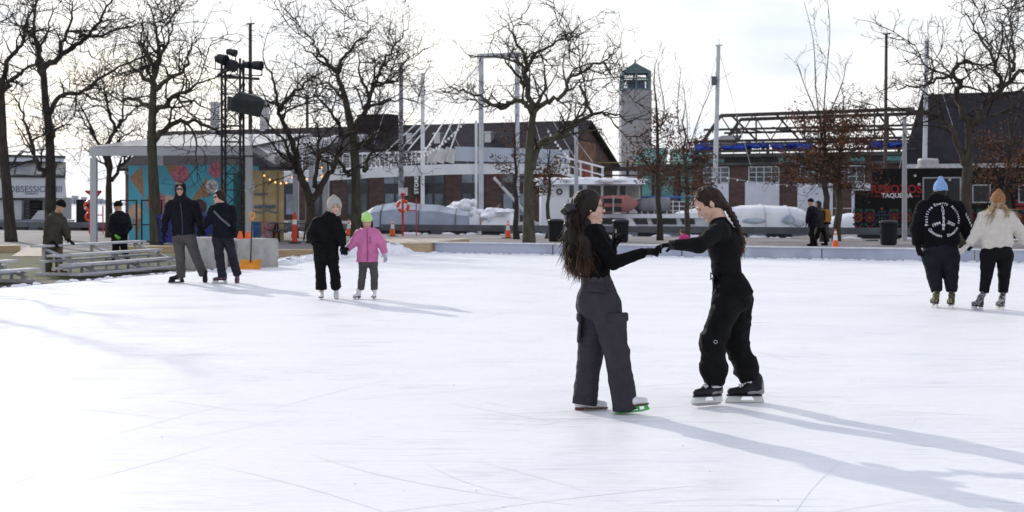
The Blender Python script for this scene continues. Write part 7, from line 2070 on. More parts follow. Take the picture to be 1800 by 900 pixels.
# ================================================================== other skaters and passers by
def hood_up(P, c, fwd, hs, r=0.022, up=(0, 0, 1)):
    def g(S):
        f, l, u = axes(fwd, up)
        Q = lambda a, b, d: nv(c) + (f * a + l * b + u * d) * hs
        S.ell(Q(-0.012, 0, 0.018), (nv((0.100, 0.080, 0.100)) + r) * hs, (f, l, u), k=0.03)
        S.cone(Q(-0.02, 0, -0.03), Q(-0.01, 0, -0.13), 0.095 * hs, 0.10 * hs, k=0.03)
        S.ell(Q(0.105, 0, -0.030), nv((0.085, 0.068, 0.100)) * hs, (f, l, u), k=0.012, sub=True)
    return g
def beanie(P, m, c, fwd, hs, tall=0.03, up=(0, 0, 1), name='beanie', low=0.012, pom=None, band=True, fat=0.014):
    f, l, u = axes(fwd, up)
    Q = lambda a, b, d: nv(c) + (f * a + l * b + u * d) * hs
    S = Solid(0.009, 0.03)
    S.ell(Q(-0.014, 0, 0.030), (nv((0.100, 0.080, 0.092)) + fat) * hs, (f, l, u))
    if tall: S.cone(Q(-0.03, 0, 0.07), Q(-0.045, 0, 0.12 + tall), 0.072 * hs, 0.035 * hs, k=0.03)
    S.cut(Q(0.02, 0, low), -u + f * 0.10)
    b = solid_mesh(S, name, m, P.t, 0.004, (14, 14, 40), 3)
    if band:
        S = Solid(0.008, 0.01); S.cone(Q(-0.014, 0, low - 0.004), Q(-0.016, 0, low + 0.042), 0.118 * hs, 0.116 * hs, wide=f, flat=0.82, capa=True, capb=True); solid_mesh(S, 'brim', m, b, 0.003, (40, 40, 3), 4)
    return b
def zipper(P, pts, m, r=0.006):
    mb = MB(); mb.tube([P.pt(*q) for q in pts], r, 5); mb.build('zip', m, P.t, smooth=True, local=True)
M_DKJ = mat('dark_jacket', (0.006, 0.0065, 0.010), 0.7, 0.3, 5, bump=0.2, bscale=40, spec=0.15, crease=0.6)
M_NAVYJ = mat('navy_jacket', (0.005, 0.006, 0.012), 0.75, 0.3, 5, bump=0.2, bscale=40, spec=0.15, crease=0.6)
M_GREYP = mat('grey_trousers', (0.075, 0.070, 0.072), 0.85, 0.15, 6, bump=0.2, bscale=90, spec=0.12, crease=0.6)
M_DENIM = mat('dark_denim', (0.020, 0.021, 0.031), 0.85, 0.2, 9, bump=0.2, bscale=90, spec=0.12, crease=0.6)

# kid in black with a pale hood
LP = 'children holding hands'
K = Person('kid in black snow clothes and pale grey hood skating in white skates', 577, 528, dict(
    hd=(588, 362, -0.03), nk=(582, 375, 0), ch=(575, 402, 0), wa=(573, 435, 0), pe=(574, 450, 0),
    s1=(558, 391, 0), e1=(547, 413, 0.02), w1=(555, 428, -0.13), h1=(562, 433, -0.16), s2=(591, 390, 0), e2=(599, 413, -0.02), w2=(602, 432, -0.06), h2=(605, 441, -0.08),
    p1=(563, 460, 0), k1=(564, 484, -0.05), a1=(565, 508, -0.02), p2=(585, 460, 0), k2=(589, 484, -0.02), a2=(590, 504, 0.16)), height=1.6)
fw, up = (0.32, -0.9, -0.28), (0, -0.28, 0.95)
K.body(fw, 0.95, 0.009, M_SKIN2, up, toes=((0.1, -1, 0), (0.2, -0.8, -0.4)))
face_parts(K.t, K.J['hd'], fw, 0.95, up)
K.top('jacket', M_BLKF, 0.070, 0.190, 0.188, 0.200, (0.086, 0.080, 0.060), K.pt(574, 459), flat=0.66, res=0.011, amp=0.010, seed=21, collar=0.095)
zipper(K, [(581, 388, -0.155), (577, 420, -0.155), (575, 455, -0.15)], M_GLOVE)
S = Solid(0.008, 0.02); f, l, u = axes(fw, up); Q = lambda a, b, d: K.J['hd'] + (f * a + l * b + u * d) * 0.95
hood_up(K, K.J['hd'], fw, 0.98, 0.036, up)(S); S.cone(Q(-0.04, 0, 0.09), Q(-0.05, 0, 0.14), 0.08, 0.03, k=0.04); S.cut(Q(0, 0, -0.15), -u)
solid_mesh(S, 'hood', mat('pale_grey_fleece', (0.36, 0.34, 0.31), 0.9, 0.1, 20, bump=0.3, bscale=90), K.t, 0.006, (14, 14, 14), 4)
K.legs('snow_trousers', M_BLKF, (0.088, 0.080, 0.084), 0.005, 0.010, 0.015, 22, waist=0.160, wflat=0.72, fr=(7, 7, 13), k=0.008)
K.glove('2', M_GLOVE, (0, 1, -0.3), 0.6, 1, 0.007); K.glove('1', M_GLOVE, (1, 0.3, 0), 0.8, 1, 0.007)
skate(K.t, K.pt(565, 527, 0.06), (0.10, -1), 0.0, 0.92, 'figure', shaft=K.J['a1'], laces=False, res=0.009)
skate(K.t, K.pt(590, 516, 0.26), (0.20, -1), -0.55, 0.92, 'figure', shaft=K.J['a2'], laces=False, res=0.009)

# girl in pink
G = Person('small girl in pink jacket and lime beanie skating in white skates', 645, 527, dict(
    hd=(645, 389, 0), nk=(646, 403, 0), ch=(646, 420, 0), wa=(646, 446, 0), pe=(647, 456, 0),
    s1=(632, 410, 0), e1=(622, 426, -0.03), w1=(611, 438, -0.10), h1=(604, 442, -0.13), s2=(661, 410, 0), e2=(671, 428, -0.02), w2=(676, 445, -0.05), h2=(678, 457, -0.06),
    p1=(639, 463, 0), k1=(637, 485, -0.03), a1=(634, 507, 0), p2=(656, 463, 0), k2=(658, 485, -0.03), a2=(658, 507, 0)), height=1.3)
fw, up = (0.02, -0.95, -0.25), (0, -0.25, 0.97)
G.body(fw, 0.90, 0.009, M_SKIN, up, toes=((-0.3, -1, 0), (0, -1, 0)))
face_parts(G.t, G.J['hd'], fw, 0.90, up)
M_PINK = mat('pink_jacket', (0.52, 0.155, 0.33), 0.6, 0.12, 6, bump=0.25, bscale=30, crease=0.55, spec=0.25)
G.top('jacket', M_PINK, 0.062, 0.160, 0.158, 0.172, (0.072, 0.066, 0.048), G.pt(646, 460), flat=0.68, res=0.010, amp=0.011, seed=31, collar=0.085, fr=(9, 9, 12), extra=lambda S: S.ell(G.pt(646, 402, 0.07), (0.12, 0.07, 0.055), k=0.03))
zipper(G, [(645, 402, -0.125), (646, 430, -0.125), (646, 459, -0.125)], mat('pink_zip', (0.25, 0.05, 0.14), 0.5), 0.007); zipper(G, [(651, 416, -0.12), (651, 428, -0.12)], MATS['pink_zip'], 0.007)
beanie(G, mat('lime_knit', (0.42, 0.72, 0.20), 0.85, 0.1, 30, bump=0.4, bscale=90), G.J['hd'], fw, 0.90, 0.012, up, low=0.016)
S = Solid(0.008, 0.02); f, l, u = axes(fw, up); Q = lambda a, b, d: G.J['hd'] + (f * a + l * b + u * d) * 0.9
S.cone(Q(-0.02, 0.07, 0), Q(0.0, 0.075, -0.10), 0.026, 0.03); S.cone(Q(-0.02, -0.07, 0), Q(0.0, -0.08, -0.10), 0.026, 0.032); solid_mesh(S, 'hair', M_HAIRM, G.t)
G.legs('grey_trousers', M_GREYP, (0.075, 0.060, 0.058), 0.015, 0.009, 0.008, 32, waist=0.125, wflat=0.72)
M_LILAC = mat('lilac_glove', (0.42, 0.38, 0.48), 0.8, 0.1, 20)
G.glove('2', M_LILAC, (-0.3, -0.6, 0), 0.3, -1, 0.007, 1.05); G.glove('1', M_GLOVE, (0, 1, -0.3), 0.7, 1, 0.007)
skate(G.t, G.pt(632, 526, 0.05), (-0.30, -1), 0.0, 0.90, 'figure', shaft=G.J['a1'], laces=False, res=0.009)
skate(G.t, G.pt(658, 526, 0.05), (0.0, -1), 0.0, 0.90, 'figure', shaft=G.J['a2'], laces=False, res=0.009)

# couple at the left
Mn = Person('man skater in black hooded jacket, sunglasses and grey trousers', 336, 499, dict(
    hd=(317, 332, 0), nk=(318, 348, 0), ch=(321, 374, 0), wa=(322, 402, 0), pe=(324, 414, 0),
    s1=(299, 360, 0), e1=(291, 386, 0.02), w1=(288, 409, -0.04), h1=(287, 421, -0.06), s2=(343, 360, 0), e2=(350, 384, 0.03), w2=(351, 399, -0.04), h2=(355, 407, -0.08),
    p1=(314, 420, 0), k1=(317, 454, -0.03), a1=(318, 487, 0), p2=(334, 420, 0), k2=(345, 452, -0.02), a2=(357, 481, 0.22)), height=1.86)
fw = (0.08, -0.99, -0.06)
Mn.body(fw, 1.05, 0.010, M_SKIN, toes=((-0.7, -0.6, 0), (0.3, -0.6, -0.6)))
face_parts(Mn.t, Mn.J['hd'], fw, 1.05, glasses=True)
Mn.top('jacket', M_DKJ, 0.085, 0.225, 0.215, 0.22, (0.092, 0.078, 0.058), Mn.pt(323, 413), flat=0.62, res=0.012, amp=0.011, seed=41, collar=0.11, hood=hood_up(Mn, Mn.J['hd'], fw, 1.05, 0.020))
zipper(Mn, [(317, 356, -0.16), (320, 380, -0.16), (321, 412, -0.15)], mat('zip_blue', (0.06, 0.08, 0.14), 0.4), 0.006)
S = Solid(0.008, 0.02); S.ell(Mn.J['hd'] + nv((0.0, -0.075, 0.095)), (0.06, 0.03, 0.025)); solid_mesh(S, 'hair', mat('fair_hair', (0.20, 0.11, 0.06), 0.6), Mn.t)
Mn.legs('trousers', M_GREYP, (0.115, 0.088, 0.082), 0.01, 0.012, 0.010, 42, waist=0.185, wflat=0.7)
for a in '12': Mn.glove(a, M_GLOVE, (0.4 if a == '1' else 0, 0.3, 0), 0.5, -1 if a == '1' else 1, 0.008)
skate(Mn.t, Mn.pt(322, 498, 0.05), (-0.85, -0.5), 0.0, 1.08, 'hockey', M_BBOOT, M_BLACK, M_BBOOT, M_STEELB, shaft=Mn.J['a1'], laces=False, res=0.010)
skate(Mn.t, Mn.pt(360, 488, 0.34), (0.25, -1), -0.75, 1.08, 'hockey', M_BBOOT, M_BLACK, M_BBOOT, M_STEELB, shaft=Mn.J['a2'], laces=False, res=0.010)
Wn = Person('woman skater in navy jacket and sunglasses with pink and black skates', 402, 500, dict(
    hd=(385, 346, 0), nk=(390, 359, 0), ch=(392, 380, 0), wa=(392, 403, 0), pe=(392, 413, 0),
    s1=(374, 368, -0.05), e1=(367, 388, 0.0), w1=(358, 401, -0.02), h1=(352, 406, -0.06), s2=(408, 368, 0.05), e2=(412, 388, 0.02), w2=(411, 402, -0.08), h2=(411, 412, -0.12),
    p1=(383, 420, 0), k1=(386, 453, -0.05), a1=(391, 486, 0), p2=(401, 420, 0.02), k2=(408, 450, 0), a2=(417, 482, 0.18)), height=1.68)
fw = (-0.82, -0.55, -0.05)
Wn.body(fw, 1.0, 0.010, M_SKIN2, toes=((-0.9, -0.3, 0), (0.1, -0.7, -0.6)))
face_parts(Wn.t, Wn.J['hd'], fw, 1.0, glasses=True)
Wn.top('jacket', M_NAVYJ, 0.075, 0.195, 0.185, 0.205, (0.082, 0.072, 0.052), Wn.pt(392, 418), flat=0.68, res=0.012, amp=0.010, seed=51, collar=0.095)
S = Solid(0.009, 0.02); Pq = hair_cap(S, Wn.J['hd'], fw, 1.0, pad=0.016, low=-0.09); S.chain([Pq(-0.06, 0, 0), Pq(-0.09, -0.02, -0.10), Pq(-0.09, -0.02, -0.18)], [0.07, 0.06, 0.035], k=0.03); solid_mesh(S, 'hair', M_HAIR, Wn.t, 0.006, (20, 20, 6), 3)
S = Solid(0.008, 0.01); S.chain([Wn.pt(376, 371, -0.15), Wn.pt(388, 384, -0.19), Wn.pt(404, 397, -0.16)], [0.022, 0.022, 0.022], wide=(0.4, 0, 0.6), flat=0.4); solid_mesh(S, 'bag_strap', mat('grey_strap', (0.09, 0.10, 0.11), 0.7), Wn.t)
Wn.legs('jeans', M_DENIM, (0.105, 0.084, 0.080), 0.012, 0.012, 0.010, 52, waist=0.165, wflat=0.74)
for a in '12': Wn.glove(a, M_GLOVE, (0, 0.5, -0.3), 0.6, 1 if a == '1' else -1, 0.008)
M_PURP = mat('purple_boot', (0.16, 0.05, 0.13), 0.5, 0.5, 30, color2=(0.03, 0.02, 0.03))
skate(Wn.t, Wn.pt(398, 499, 0.05), (-0.95, -0.25), 0.0, 1.0, 'hockey', M_PURP, M_BLACK, M_HOLD, M_STEELB, shaft=Wn.J['a1'], laces=False, res=0.010)
skate(Wn.t, Wn.pt(418, 491, 0.30), (0.1, -1), -0.7, 1.0, 'hockey', M_PURP, M_BLACK, M_HOLD, M_STEELB, shaft=Wn.J['a2'], laces=False, res=0.010)

# couple at the right, seen from behind
Rm = Person('large person from behind in blue beanie and black hoodie with a white emblem', 1660, 543, dict(
    hd=(1653, 334, 0), nk=(1652, 350, 0), ch=(1652, 384, 0), wa=(1653, 424, 0), pe=(1654, 440, 0),
    s1=(1624, 366, 0), e1=(1612, 402, 0.03), w1=(1612, 430, -0.03), h1=(1617, 445, -0.05), s2=(1682, 366, 0), e2=(1697, 398, 0.03), w2=(1703, 420, 0.04), h2=(1705, 430, 0.06),
    p1=(1638, 452, 0), k1=(1643, 486, -0.02), a1=(1647, 512, 0.02), p2=(1669, 452, 0), k2=(1671, 486, -0.02), a2=(1673, 512, 0.02)), height=1.80)
fw = (0.15, 0.99, 0.0)
Rm.body(fw, 1.04, 0.009, M_SKIN2, toes=((0, 1, 0), (0.05, 1, 0)))
M_HOODY = mat('black_hoodie', (0.0055, 0.0055, 0.0075), 0.9, 0.2, 12, bump=0.2, bscale=100, spec=0.1, crease=0.45)
def hood_dn(S):
    S.ell(Rm.pt(1650, 349, -0.06), (0.145, 0.10, 0.085), k=0.04); S.ell(Rm.pt(1652, 343, 0.02), (0.115, 0.10, 0.09), k=0.04)
Rm.top('hoodie', M_HOODY, 0.098, 0.285, 0.265, 0.27, (0.115, 0.098, 0.068), Rm.pt(1653, 427), flat=0.68, res=0.010, amp=0.009, seed=61, collar=0.10, hood=hood_dn)
S = Solid(0.009, 0.01); S.cone(Rm.pt(1653, 424), Rm.pt(1653.5, 430.5), 0.255, 0.25, wide=(1, 0, 0), flat=0.69, capb=True, capa=True); solid_mesh(S, 'red_shirt', mat('red_shirt', (0.30, 0.012, 0.03), 0.8, 0.15, 9), Rm.t)
beanie(Rm, mat('sky_blue_knit', (0.20, 0.34, 0.58), 0.85, 0.15, 30, bump=0.4, bscale=90), Rm.J['hd'], fw, 1.04, 0.035, low=-0.004)
S = Solid(0.009, 0.02); S.cone(Rm.J['hd'] + nv((0, -0.07, -0.03)), Rm.J['hd'] + nv((0, -0.08, -0.09)), 0.07, 0.06); solid_mesh(S, 'hair', M_HAIR, Rm.t)
M_NVP = mat('dark_navy_trousers', (0.012, 0.013, 0.019), 0.85, 0.2, 8, bump=0.2, bscale=90, spec=0.12, crease=0.6)
Rm.legs('trousers', M_NVP, (0.142, 0.106, 0.078), 0.0, 0.011, 0.010, 62, waist=0.245, wflat=0.74)
for a in '12': Rm.glove(a, M_GLOVE, (0.5 if a == '1' else -0.4, 0.5, 0), 0.45, -1 if a == '1' else 1, 0.007)
M_YBOOT = mat('black_yellow_boot', (0.02, 0.02, 0.02), 0.5, 0.4, 45, color2=(0.30, 0.27, 0.06), lo=0.52, hi=0.62)
skate(Rm.t, Rm.pt(1647, 543, -0.10), (0.0, 1), 0.02, 1.06, 'hockey', M_YBOOT, M_BLACK, M_HOLD, M_STEELB, shaft=Rm.J['a1'], laces=False, res=0.009)
skate(Rm.t, Rm.pt(1674, 544.5, -0.14), (0.1, 1), 0.02, 1.06, 'hockey', M_YBOOT, M_BLACK, M_HOLD, M_STEELB, shaft=Rm.J['a2'], laces=False, res=0.009)
# emblem on the back: a peace sign of lettering, laid on the cloth
hoodie = [c for c in Rm.t.children if c.name.startswith('hoodie')][0]
hv = np.array([v.co[:] for v in hoodie.data.vertices])
def back_y(x, z):
    d2 = (hv[:, 0] - x) ** 2 + (hv[:, 2] - z) ** 2
    near = hv[d2 < 0.02 ** 2]
    return near[:, 1].min() if len(near) else -0.2
def on_back(mb0):
    out = MB()
    vs = []
    for p in mb0.v: vs.append((p[0], back_y(p[0], p[2]) - 0.006 + p[1], p[2]))
    out.v, out.f, out.mi = vs, mb0.f, mb0.mi
    return out
M_PRINT = mat('white_print', (0.62, 0.62, 0.66), 0.7, 0.05, 9)
c = Rm.pt(1651.5, 386, 0); Rr = 0.232
mb = MB()
for word, a0, a1 in (('Positive', 198, 132), ('Energy', 117, 72), ('Activates', 52, -12), ('Elevation', -74, -30), ('Constant', 218, 262)):
    n = len(word)
    for i, chh in enumerate(word):
        g = R(a0 + (a1 - a0) * i / (n - 1))
        rad = nv((math.cos(g), 0, math.sin(g)))
        outw = rad if a0 <= 200 and a0 > -60 else -rad
        rt = nv((outw[2], 0, -outw[0]))
        text_into(mb, chh, Vector((c[0], 0, c[2])) + Vector(rad) * Rr, rt, outw, 0.056, bold=0.001, lift=0.0, depth=0.001)
for i, chh in enumerate('SUPREME'):
    text_into(mb, chh, Vector((c[0] - 0.005, 0, c[2] + 0.175 - i * 0.050)), (1, 0, 0), (0, 0, 1), 0.058, bold=0.0018, lift=0.0, depth=0.001)
text_into(mb, '1994', Vector((c[0] - 0.105, 0, c[2] - 0.065)), (1, 0, 0.42), (-0.42, 0, 1), 0.060, bold=0.001, lift=0.0, depth=0.001)
text_into(mb, '2020', Vector((c[0] + 0.105, 0, c[2] - 0.055)), (1, 0, -0.42), (0.42, 0, 1), 0.060, bold=0.001, lift=0.0, depth=0.001)
on_back(mb).build('back_emblem', M_PRINT, Rm.t, local=True)
mb = MB()
for i in range(5):
    p = Rm.J['s2'] * (1 - (0.35 + 0.15 * i)) + Rm.J['e2'] * (0.35 + 0.15 * i)
    text_into(mb, 'SUPRE'[i], Vector(p) + Vector((0.062, -0.092, 0)), (0.75, 0.5, 0), (0, 0, 1), 0.05, bold=0.002, lift=0.0, depth=0.001)
mb.build('sleeve_lettering', M_PRINT, Rm.t, local=True)

Rw = Person('woman from behind in cream fleece, brown beanie and black leggings', 1745, 547, dict(
    hd=(1754, 353, 0), nk=(1753, 370, 0), ch=(1751, 398, 0), wa=(1752, 424, 0), pe=(1752, 437, 0),
    s1=(1730, 383, 0), e1=(1718, 410, 0.02), w1=(1704, 429, 0.0), h1=(1694, 437, 0.0), s2=(1774, 383, 0), e2=(1793, 407, 0.02), w2=(1803, 428, -0.02), h2=(1806, 440, -0.03),
    p1=(1738, 450, 0), k1=(1734, 485, -0.02), a1=(1730, 513, 0.04), p2=(1766, 450, 0), k2=(1765, 485, -0.02), a2=(1763, 514, 0.02)), height=1.68)
fw = (0.05, 1.0, 0.0)
Rw.body(fw, 1.0, 0.009, M_SKIN2, toes=((-0.2, 1, 0), (0, 1, 0)))
M_CREAM = mat('cream_fleece', (0.56, 0.53, 0.48), 0.9, 0.06, 14, bump=0.4, bscale=110, spec=0.15, crease=0.5)
Rw.top('fleece', M_CREAM, 0.085, 0.215, 0.222, 0.20, (0.098, 0.088, 0.060), Rw.pt(1752, 437), flat=0.72, res=0.010, amp=0.012, seed=71, collar=0.10, fr=(7, 7, 12))
beanie(Rw, mat('brown_knit', (0.26, 0.115, 0.045), 0.85, 0.12, 30, bump=0.4, bscale=90), Rw.J['hd'], fw, 1.0, 0.015, low=-0.012)
mb = MB()
strands(mb, Rw.pt(1748, 362, -0.06), Rw.pt(1738, 382, -0.10), 40, (0.03, 0.03), 0.007, rng, 0, 0.03); strands(mb, Rw.pt(1760, 362, -0.06), Rw.pt(1770, 380, -0.08), 40, (0.03, 0.03), 0.007, rng, 0, 0.03); strands(mb, Rw.pt(1764, 366, -0.05), Rw.pt(1788, 377, -0.04), 12, (0.015, 0.02), 0.004, rng, 0, 0.03)
mb.build('hair', M_BLOND, Rw.t, smooth=True, local=True)
Rw.legs('leggings', M_BLKF, (0.118, 0.082, 0.066), 0.0, 0.010, 0.008, 72, waist=0.205, wflat=0.78)
M_CRG = mat('cream_glove', (0.52, 0.49, 0.45), 0.9, 0.08, 20)
Rw.glove('1', M_CRG, (0, 0.4, -1), 0.3, 1, 0.007); Rw.glove('2', M_CRG, (-0.5, 0.4, 0), 0.4, -1, 0.007)
M_BWBOOT = mat('black_white_boot', (0.022, 0.022, 0.024), 0.5, 0.4, 28, color2=(0.32, 0.32, 0.33), lo=0.5, hi=0.56)
skate(Rw.t, Rw.pt(1726, 548, -0.10), (-0.22, 1), 0.02, 1.0, 'hockey', M_BWBOOT, M_BLACK, M_HOLD, M_STEELB, shaft=Rw.J['a1'], laces=False, res=0.009)
skate(Rw.t, Rw.pt(1763, 547.5, -0.10), (0.0, 1), 0.02, 1.0, 'hockey', M_BWBOOT, M_BLACK, M_HOLD, M_STEELB, shaft=Rw.J['a2'], laces=False, res=0.009)

# ------------------------------------------------------------------ workers and walkers
def boots(P, m, toes, sc=1.0):
    for a, e in zip('12', toes):
        q = P.J['a' + a]; e = unit(nv((e[0], e[1], 0)))
        z = max(0.045, q[2] - 0.09)
        S = Solid(0.012, 0.02); S.cone(q + nv((0, 0, 0.05)), nv((q[0], q[1], 0.06 + q[2] - 0.09 if q[2] > 0.12 else 0.06)), 0.055 * sc, 0.052 * sc)
        g = nv((q[0], q[1], max(0.05, q[2] - 0.07))); S.cone(g - e * 0.03, g + e * 0.16 * sc, 0.048 * sc, 0.040 * sc); S.cut((0, 0, g[2] - 0.045), (0, 0, -1)); solid_mesh(S, 'boot', m, P.t)
W1 = Person('worker in olive parka and black beanie stooping over the longer bleacher', 95, 483, dict(
    hd=(107, 362, -0.05), nk=(100, 376, 0), ch=(95, 393, 0), wa=(93, 418, 0), pe=(94, 426, 0),
    s1=(88, 386, -0.13), e1=(84, 406, -0.17), w1=(92, 424, -0.2), h1=(99, 430, -0.22), s2=(110, 388, 0.10), e2=(117, 408, 0.06), w2=(120, 421, 0.0), h2=(125, 425, -0.03),
    p1=(87, 432, -0.05), k1=(86, 455, -0.06), a1=(85, 474, -0.02), p2=(102, 432, 0.05), k2=(103, 455, 0.02), a2=(104, 476, 0.02)), height=1.72)
fw, up = (0.80, -0.35, -0.32), (0.3, 0, 0.95)
W1.body(fw, 1.0, 0.011, M_SKIN, up, toes=((1, -0.2, 0), (1, -0.2, 0)))
M_OLIVE = mat('olive_parka', (0.050, 0.047, 0.036), 0.85, 0.2, 5, bump=0.2, bscale=40, spec=0.12, crease=0.6)
W1.top('parka', M_OLIVE, 0.085, 0.215, 0.205, 0.215, (0.095, 0.085, 0.058), W1.pt(93, 434), flat=0.78, res=0.013, amp=0.012, seed=81, collar=0.11)
beanie(W1, M_BLKF, W1.J['hd'], fw, 1.0, 0.0, up, low=0.0)
W1.legs('trousers', mat('khaki_trousers', (0.11, 0.085, 0.055), 0.85, 0.2, 6), (0.098, 0.078, 0.072), 0.01, 0.013, 0.010, 82, waist=0.17)
for a in '12': W1.glove(a, M_GLOVE, (0.2, 0, -1), 0.3, 1, 0.009)
boots(W1, mat('brown_boot', (0.09, 0.035, 0.018), 0.6, 0.2, 8), ((1, -0.3), (1, -0.3)))
W2 = Person('worker all in black with a lime glove standing behind the bleacher', 209, 462, dict(
    hd=(207, 362, 0), nk=(209, 373, 0), ch=(210, 388, 0), wa=(210, 412, 0), pe=(210, 419, 0),
    s1=(199, 381, -0.1), e1=(195, 399, -0.08), w1=(202, 413, -0.16), h1=(207, 418, -0.2), s2=(222, 381, 0.08), e2=(227, 399, 0.05), w2=(219, 413, -0.1), h2=(212, 418, -0.17),
    p1=(204, 425, 0), k1=(203, 442, -0.04), a1=(202, 457, 0), p2=(217, 425, 0), k2=(219, 442, -0.02), a2=(223, 457, 0.05)), height=1.70)
fw = (-0.85, -0.45, -0.15)
W2.body(fw, 1.0, 0.012, M_SKIN, toes=((-1, -0.4, 0), (1, -0.3, 0)))
W2.top('jacket', M_DKJ, 0.082, 0.215, 0.20, 0.21, (0.09, 0.08, 0.056), W2.pt(210, 424), flat=0.74, res=0.013, amp=0.011, seed=91, collar=0.105)
beanie(W2, M_BLKF, W2.J['hd'], fw, 1.0, 0.0, low=0.0)
W2.legs('trousers', M_BLKF, (0.098, 0.082, 0.076), 0.01, 0.013, 0.010, 92, waist=0.165)
W2.glove('1', mat('lime_glove', (0.20, 0.55, 0.06), 0.7), (0.5, 0.5, 0), 0.6, 1, 0.009); W2.glove('2', M_GLOVE, (-0.5, 0.5, 0), 0.6, -1, 0.009)
boots(W2, M_BLKF, ((-1, -0.4), (1, -0.3)))
V1 = Person('man walking in dark blue coat and dark cap on the plaza', 1427, 433, dict(
    hd=(1424.5, 355, 0), nk=(1427, 363.5, 0), ch=(1428, 374, 0), wa=(1428, 388, 0), pe=(1428, 393, 0),
    s1=(1423, 368, -0.17), e1=(1420, 381, -0.2), w1=(1418, 392, -0.24), h1=(1417, 398, -0.26), s2=(1433, 368, 0.17), e2=(1434, 381, 0.2), w2=(1431, 392, 0.16), h2=(1430, 398, 0.13),
    p1=(1427, 397, -0.07), k1=(1427, 412, -0.09), a1=(1427, 428, -0.08), p2=(1430, 397, 0.07), k2=(1424, 412, 0.08), a2=(1434, 427, 0.08)), height=1.74)
fw = (-0.95, -0.3, 0)
V1.body(fw, 1.0, 0.013, M_SKIN, toes=((-1, 0, 0), (-1, 0, 0)))
V1.top('coat', M_NAVYJ, 0.082, 0.21, 0.20, 0.215, (0.088, 0.078, 0.055), V1.pt(1428, 399), flat=0.72, res=0.015, amp=0.010, seed=101, collar=0.095)
beanie(V1, M_BLKF, V1.J['hd'], fw, 1.0, 0.0, low=0.004)
V1.legs('trousers', M_BLKF, (0.095, 0.075, 0.068), 0.0, 0.014, 0.008, 102, waist=0.16)
for a in '12': V1.glove(a, M_GLOVE, (-1, 0, 0), 0.5, 1, 0.010)
boots(V1, M_BLKF, ((-1, -0.2), (-1, -0.2)))
V2 = Person('walker with a yellow backpack and grey hood on the plaza', 1443, 432, dict(
    hd=(1438, 359, 0), nk=(1441, 367, 0), ch=(1443, 377, 0), wa=(1443, 390, 0), pe=(1443, 394, 0),
    s1=(1438, 371, -0.16), e1=(1437, 384, -0.2), w1=(1433, 393, -0.22), h1=(1431, 398, -0.24), s2=(1447, 371, 0.16), e2=(1448, 384, 0.2), w2=(1444, 393, 0.18), h2=(1442, 398, 0.16),
    p1=(1442, 398, -0.07), k1=(1437, 412, -0.1), a1=(1431, 427, -0.08), p2=(1445, 398, 0.07), k2=(1449, 412, 0.08), a2=(1452, 427, 0.08)), height=1.70)
fw = (-0.92, -0.35, -0.05)
V2.body(fw, 1.0, 0.013, M_SKIN, toes=((-1, 0, 0), (-1, 0, -0.2)))
V2.top('coat', mat('charcoal_coat', (0.022, 0.022, 0.028), 0.8, 0.3, 5), 0.082, 0.20, 0.195, 0.21, (0.088, 0.078, 0.055), V2.pt(1443, 400), flat=0.72, res=0.015, amp=0.010, seed=111, collar=0.09, hood=hood_up(V2, V2.J['hd'], fw, 1.0, 0.02))
V2.legs('trousers', M_BLKF, (0.095, 0.075, 0.068), 0.0, 0.014, 0.008, 112, waist=0.16)
for a in '12': V2.glove(a, M_GLOVE, (-1, 0, 0), 0.5, 1, 0.010)
boots(V2, M_BLKF, ((-1, -0.2), (-1, -0.2)))
c = V2.pt(1454, 380, 0.0)
S = Solid(0.013, 0.03); S.block(c, (0.10, 0.17, 0.23), rnd=0.06); S.block(c + nv((0.08, 0, -0.07)), (0.05, 0.13, 0.12), rnd=0.04)
bpk = thing('backpack', 'mustard yellow backpack worn by the hooded walker', 'backpack', V2.t.location)
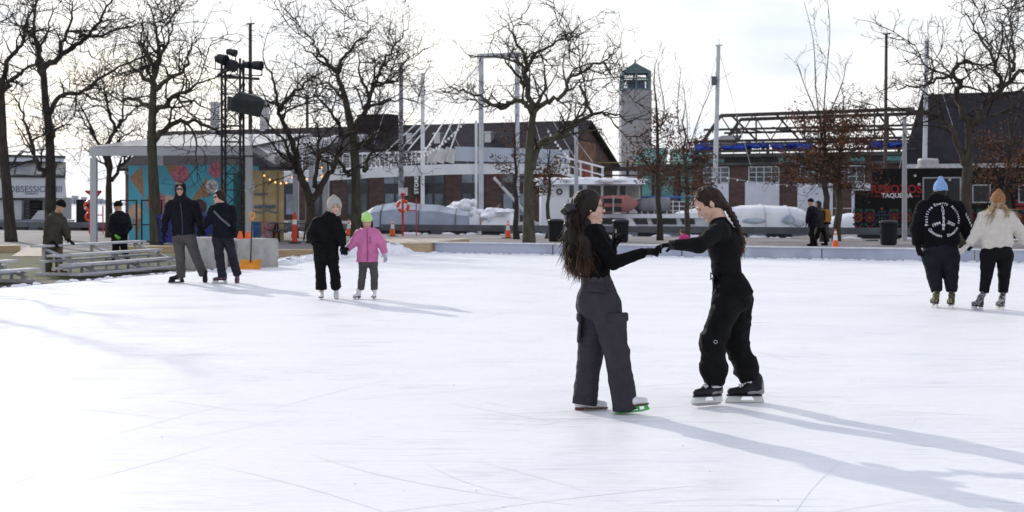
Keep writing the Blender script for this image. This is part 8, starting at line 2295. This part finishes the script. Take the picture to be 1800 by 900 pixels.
solid_mesh(S, 'bag', mat('mustard_fabric', (0.34, 0.17, 0.012), 0.7, 0.15, 6), bpk, 0.006, (9, 9, 9), 2)
S = Solid(0.013, 0.02); S.block(c + nv((0.01, 0, -0.25)), (0.10, 0.165, 0.04), rnd=0.03); solid_mesh(S, 'bag_base', M_BLKF, bpk)
mb = MB()
for s_ in (-0.12, 0.12): mb.tube([c + nv((-0.06, s_, 0.2)), c + nv((-0.2, s_, 0.24)), c + nv((-0.33, s_, 0.10)), c + nv((-0.30, s_, -0.1)), c + nv((-0.08, s_, -0.2))], 0.022, 6)
mb.build('straps', MATS['mustard_fabric'], bpk, smooth=True, local=True)
# toddler in pink beyond the barrier
T = Person('toddler in bright pink coat crouching on the plaza behind the joined hands', 1202, 437.5, dict(
    hd=(1199, 409, 0), nk=(1201, 413.5, 0), ch=(1203, 417, 0), wa=(1204, 425, 0), pe=(1204, 428, 0),
    s1=(1198, 416, -0.08), e1=(1195, 420, -0.12), w1=(1192, 423, -0.16), h1=(1189, 425, -0.18), s2=(1208, 416, 0.08), e2=(1211, 421, 0.1), w2=(1210, 426, 0.0), h2=(1208, 428, -0.05),
    p1=(1201, 429, -0.05), k1=(1198, 432, -0.10), a1=(1201, 435, -0.05), p2=(1207, 429, 0.05), k2=(1205, 432, -0.02), a2=(1206, 435, 0.05)), height=0.75)
fw = (-0.7, -0.4, -0.4)
T.body(fw, 0.80, 0.010, M_SKIN2, (0, 0, 1), toes=((-1, 0, 0), (-1, 0, 0)))
T.top('coat', mat('hot_pink_coat', (0.55, 0.04, 0.20), 0.7, 0.1, 6), 0.05, 0.11, 0.115, 0.12, (0.055, 0.05, 0.04), T.pt(1204, 430), flat=0.8, res=0.012, amp=0.006, seed=121, collar=0.06)
S = Solid(0.009, 0.02); hair_cap(S, T.J['hd'], fw, 0.80, pad=0.014); solid_mesh(S, 'hair', M_HAIRB, T.t)
T.legs('trousers', M_NAVYJ, (0.055, 0.05, 0.045), 0.0, 0.012, 0.004, 122, waist=0.09)
boots(T, M_BLKF, ((-1, -0.2), (-1, -0.2)), 0.6)
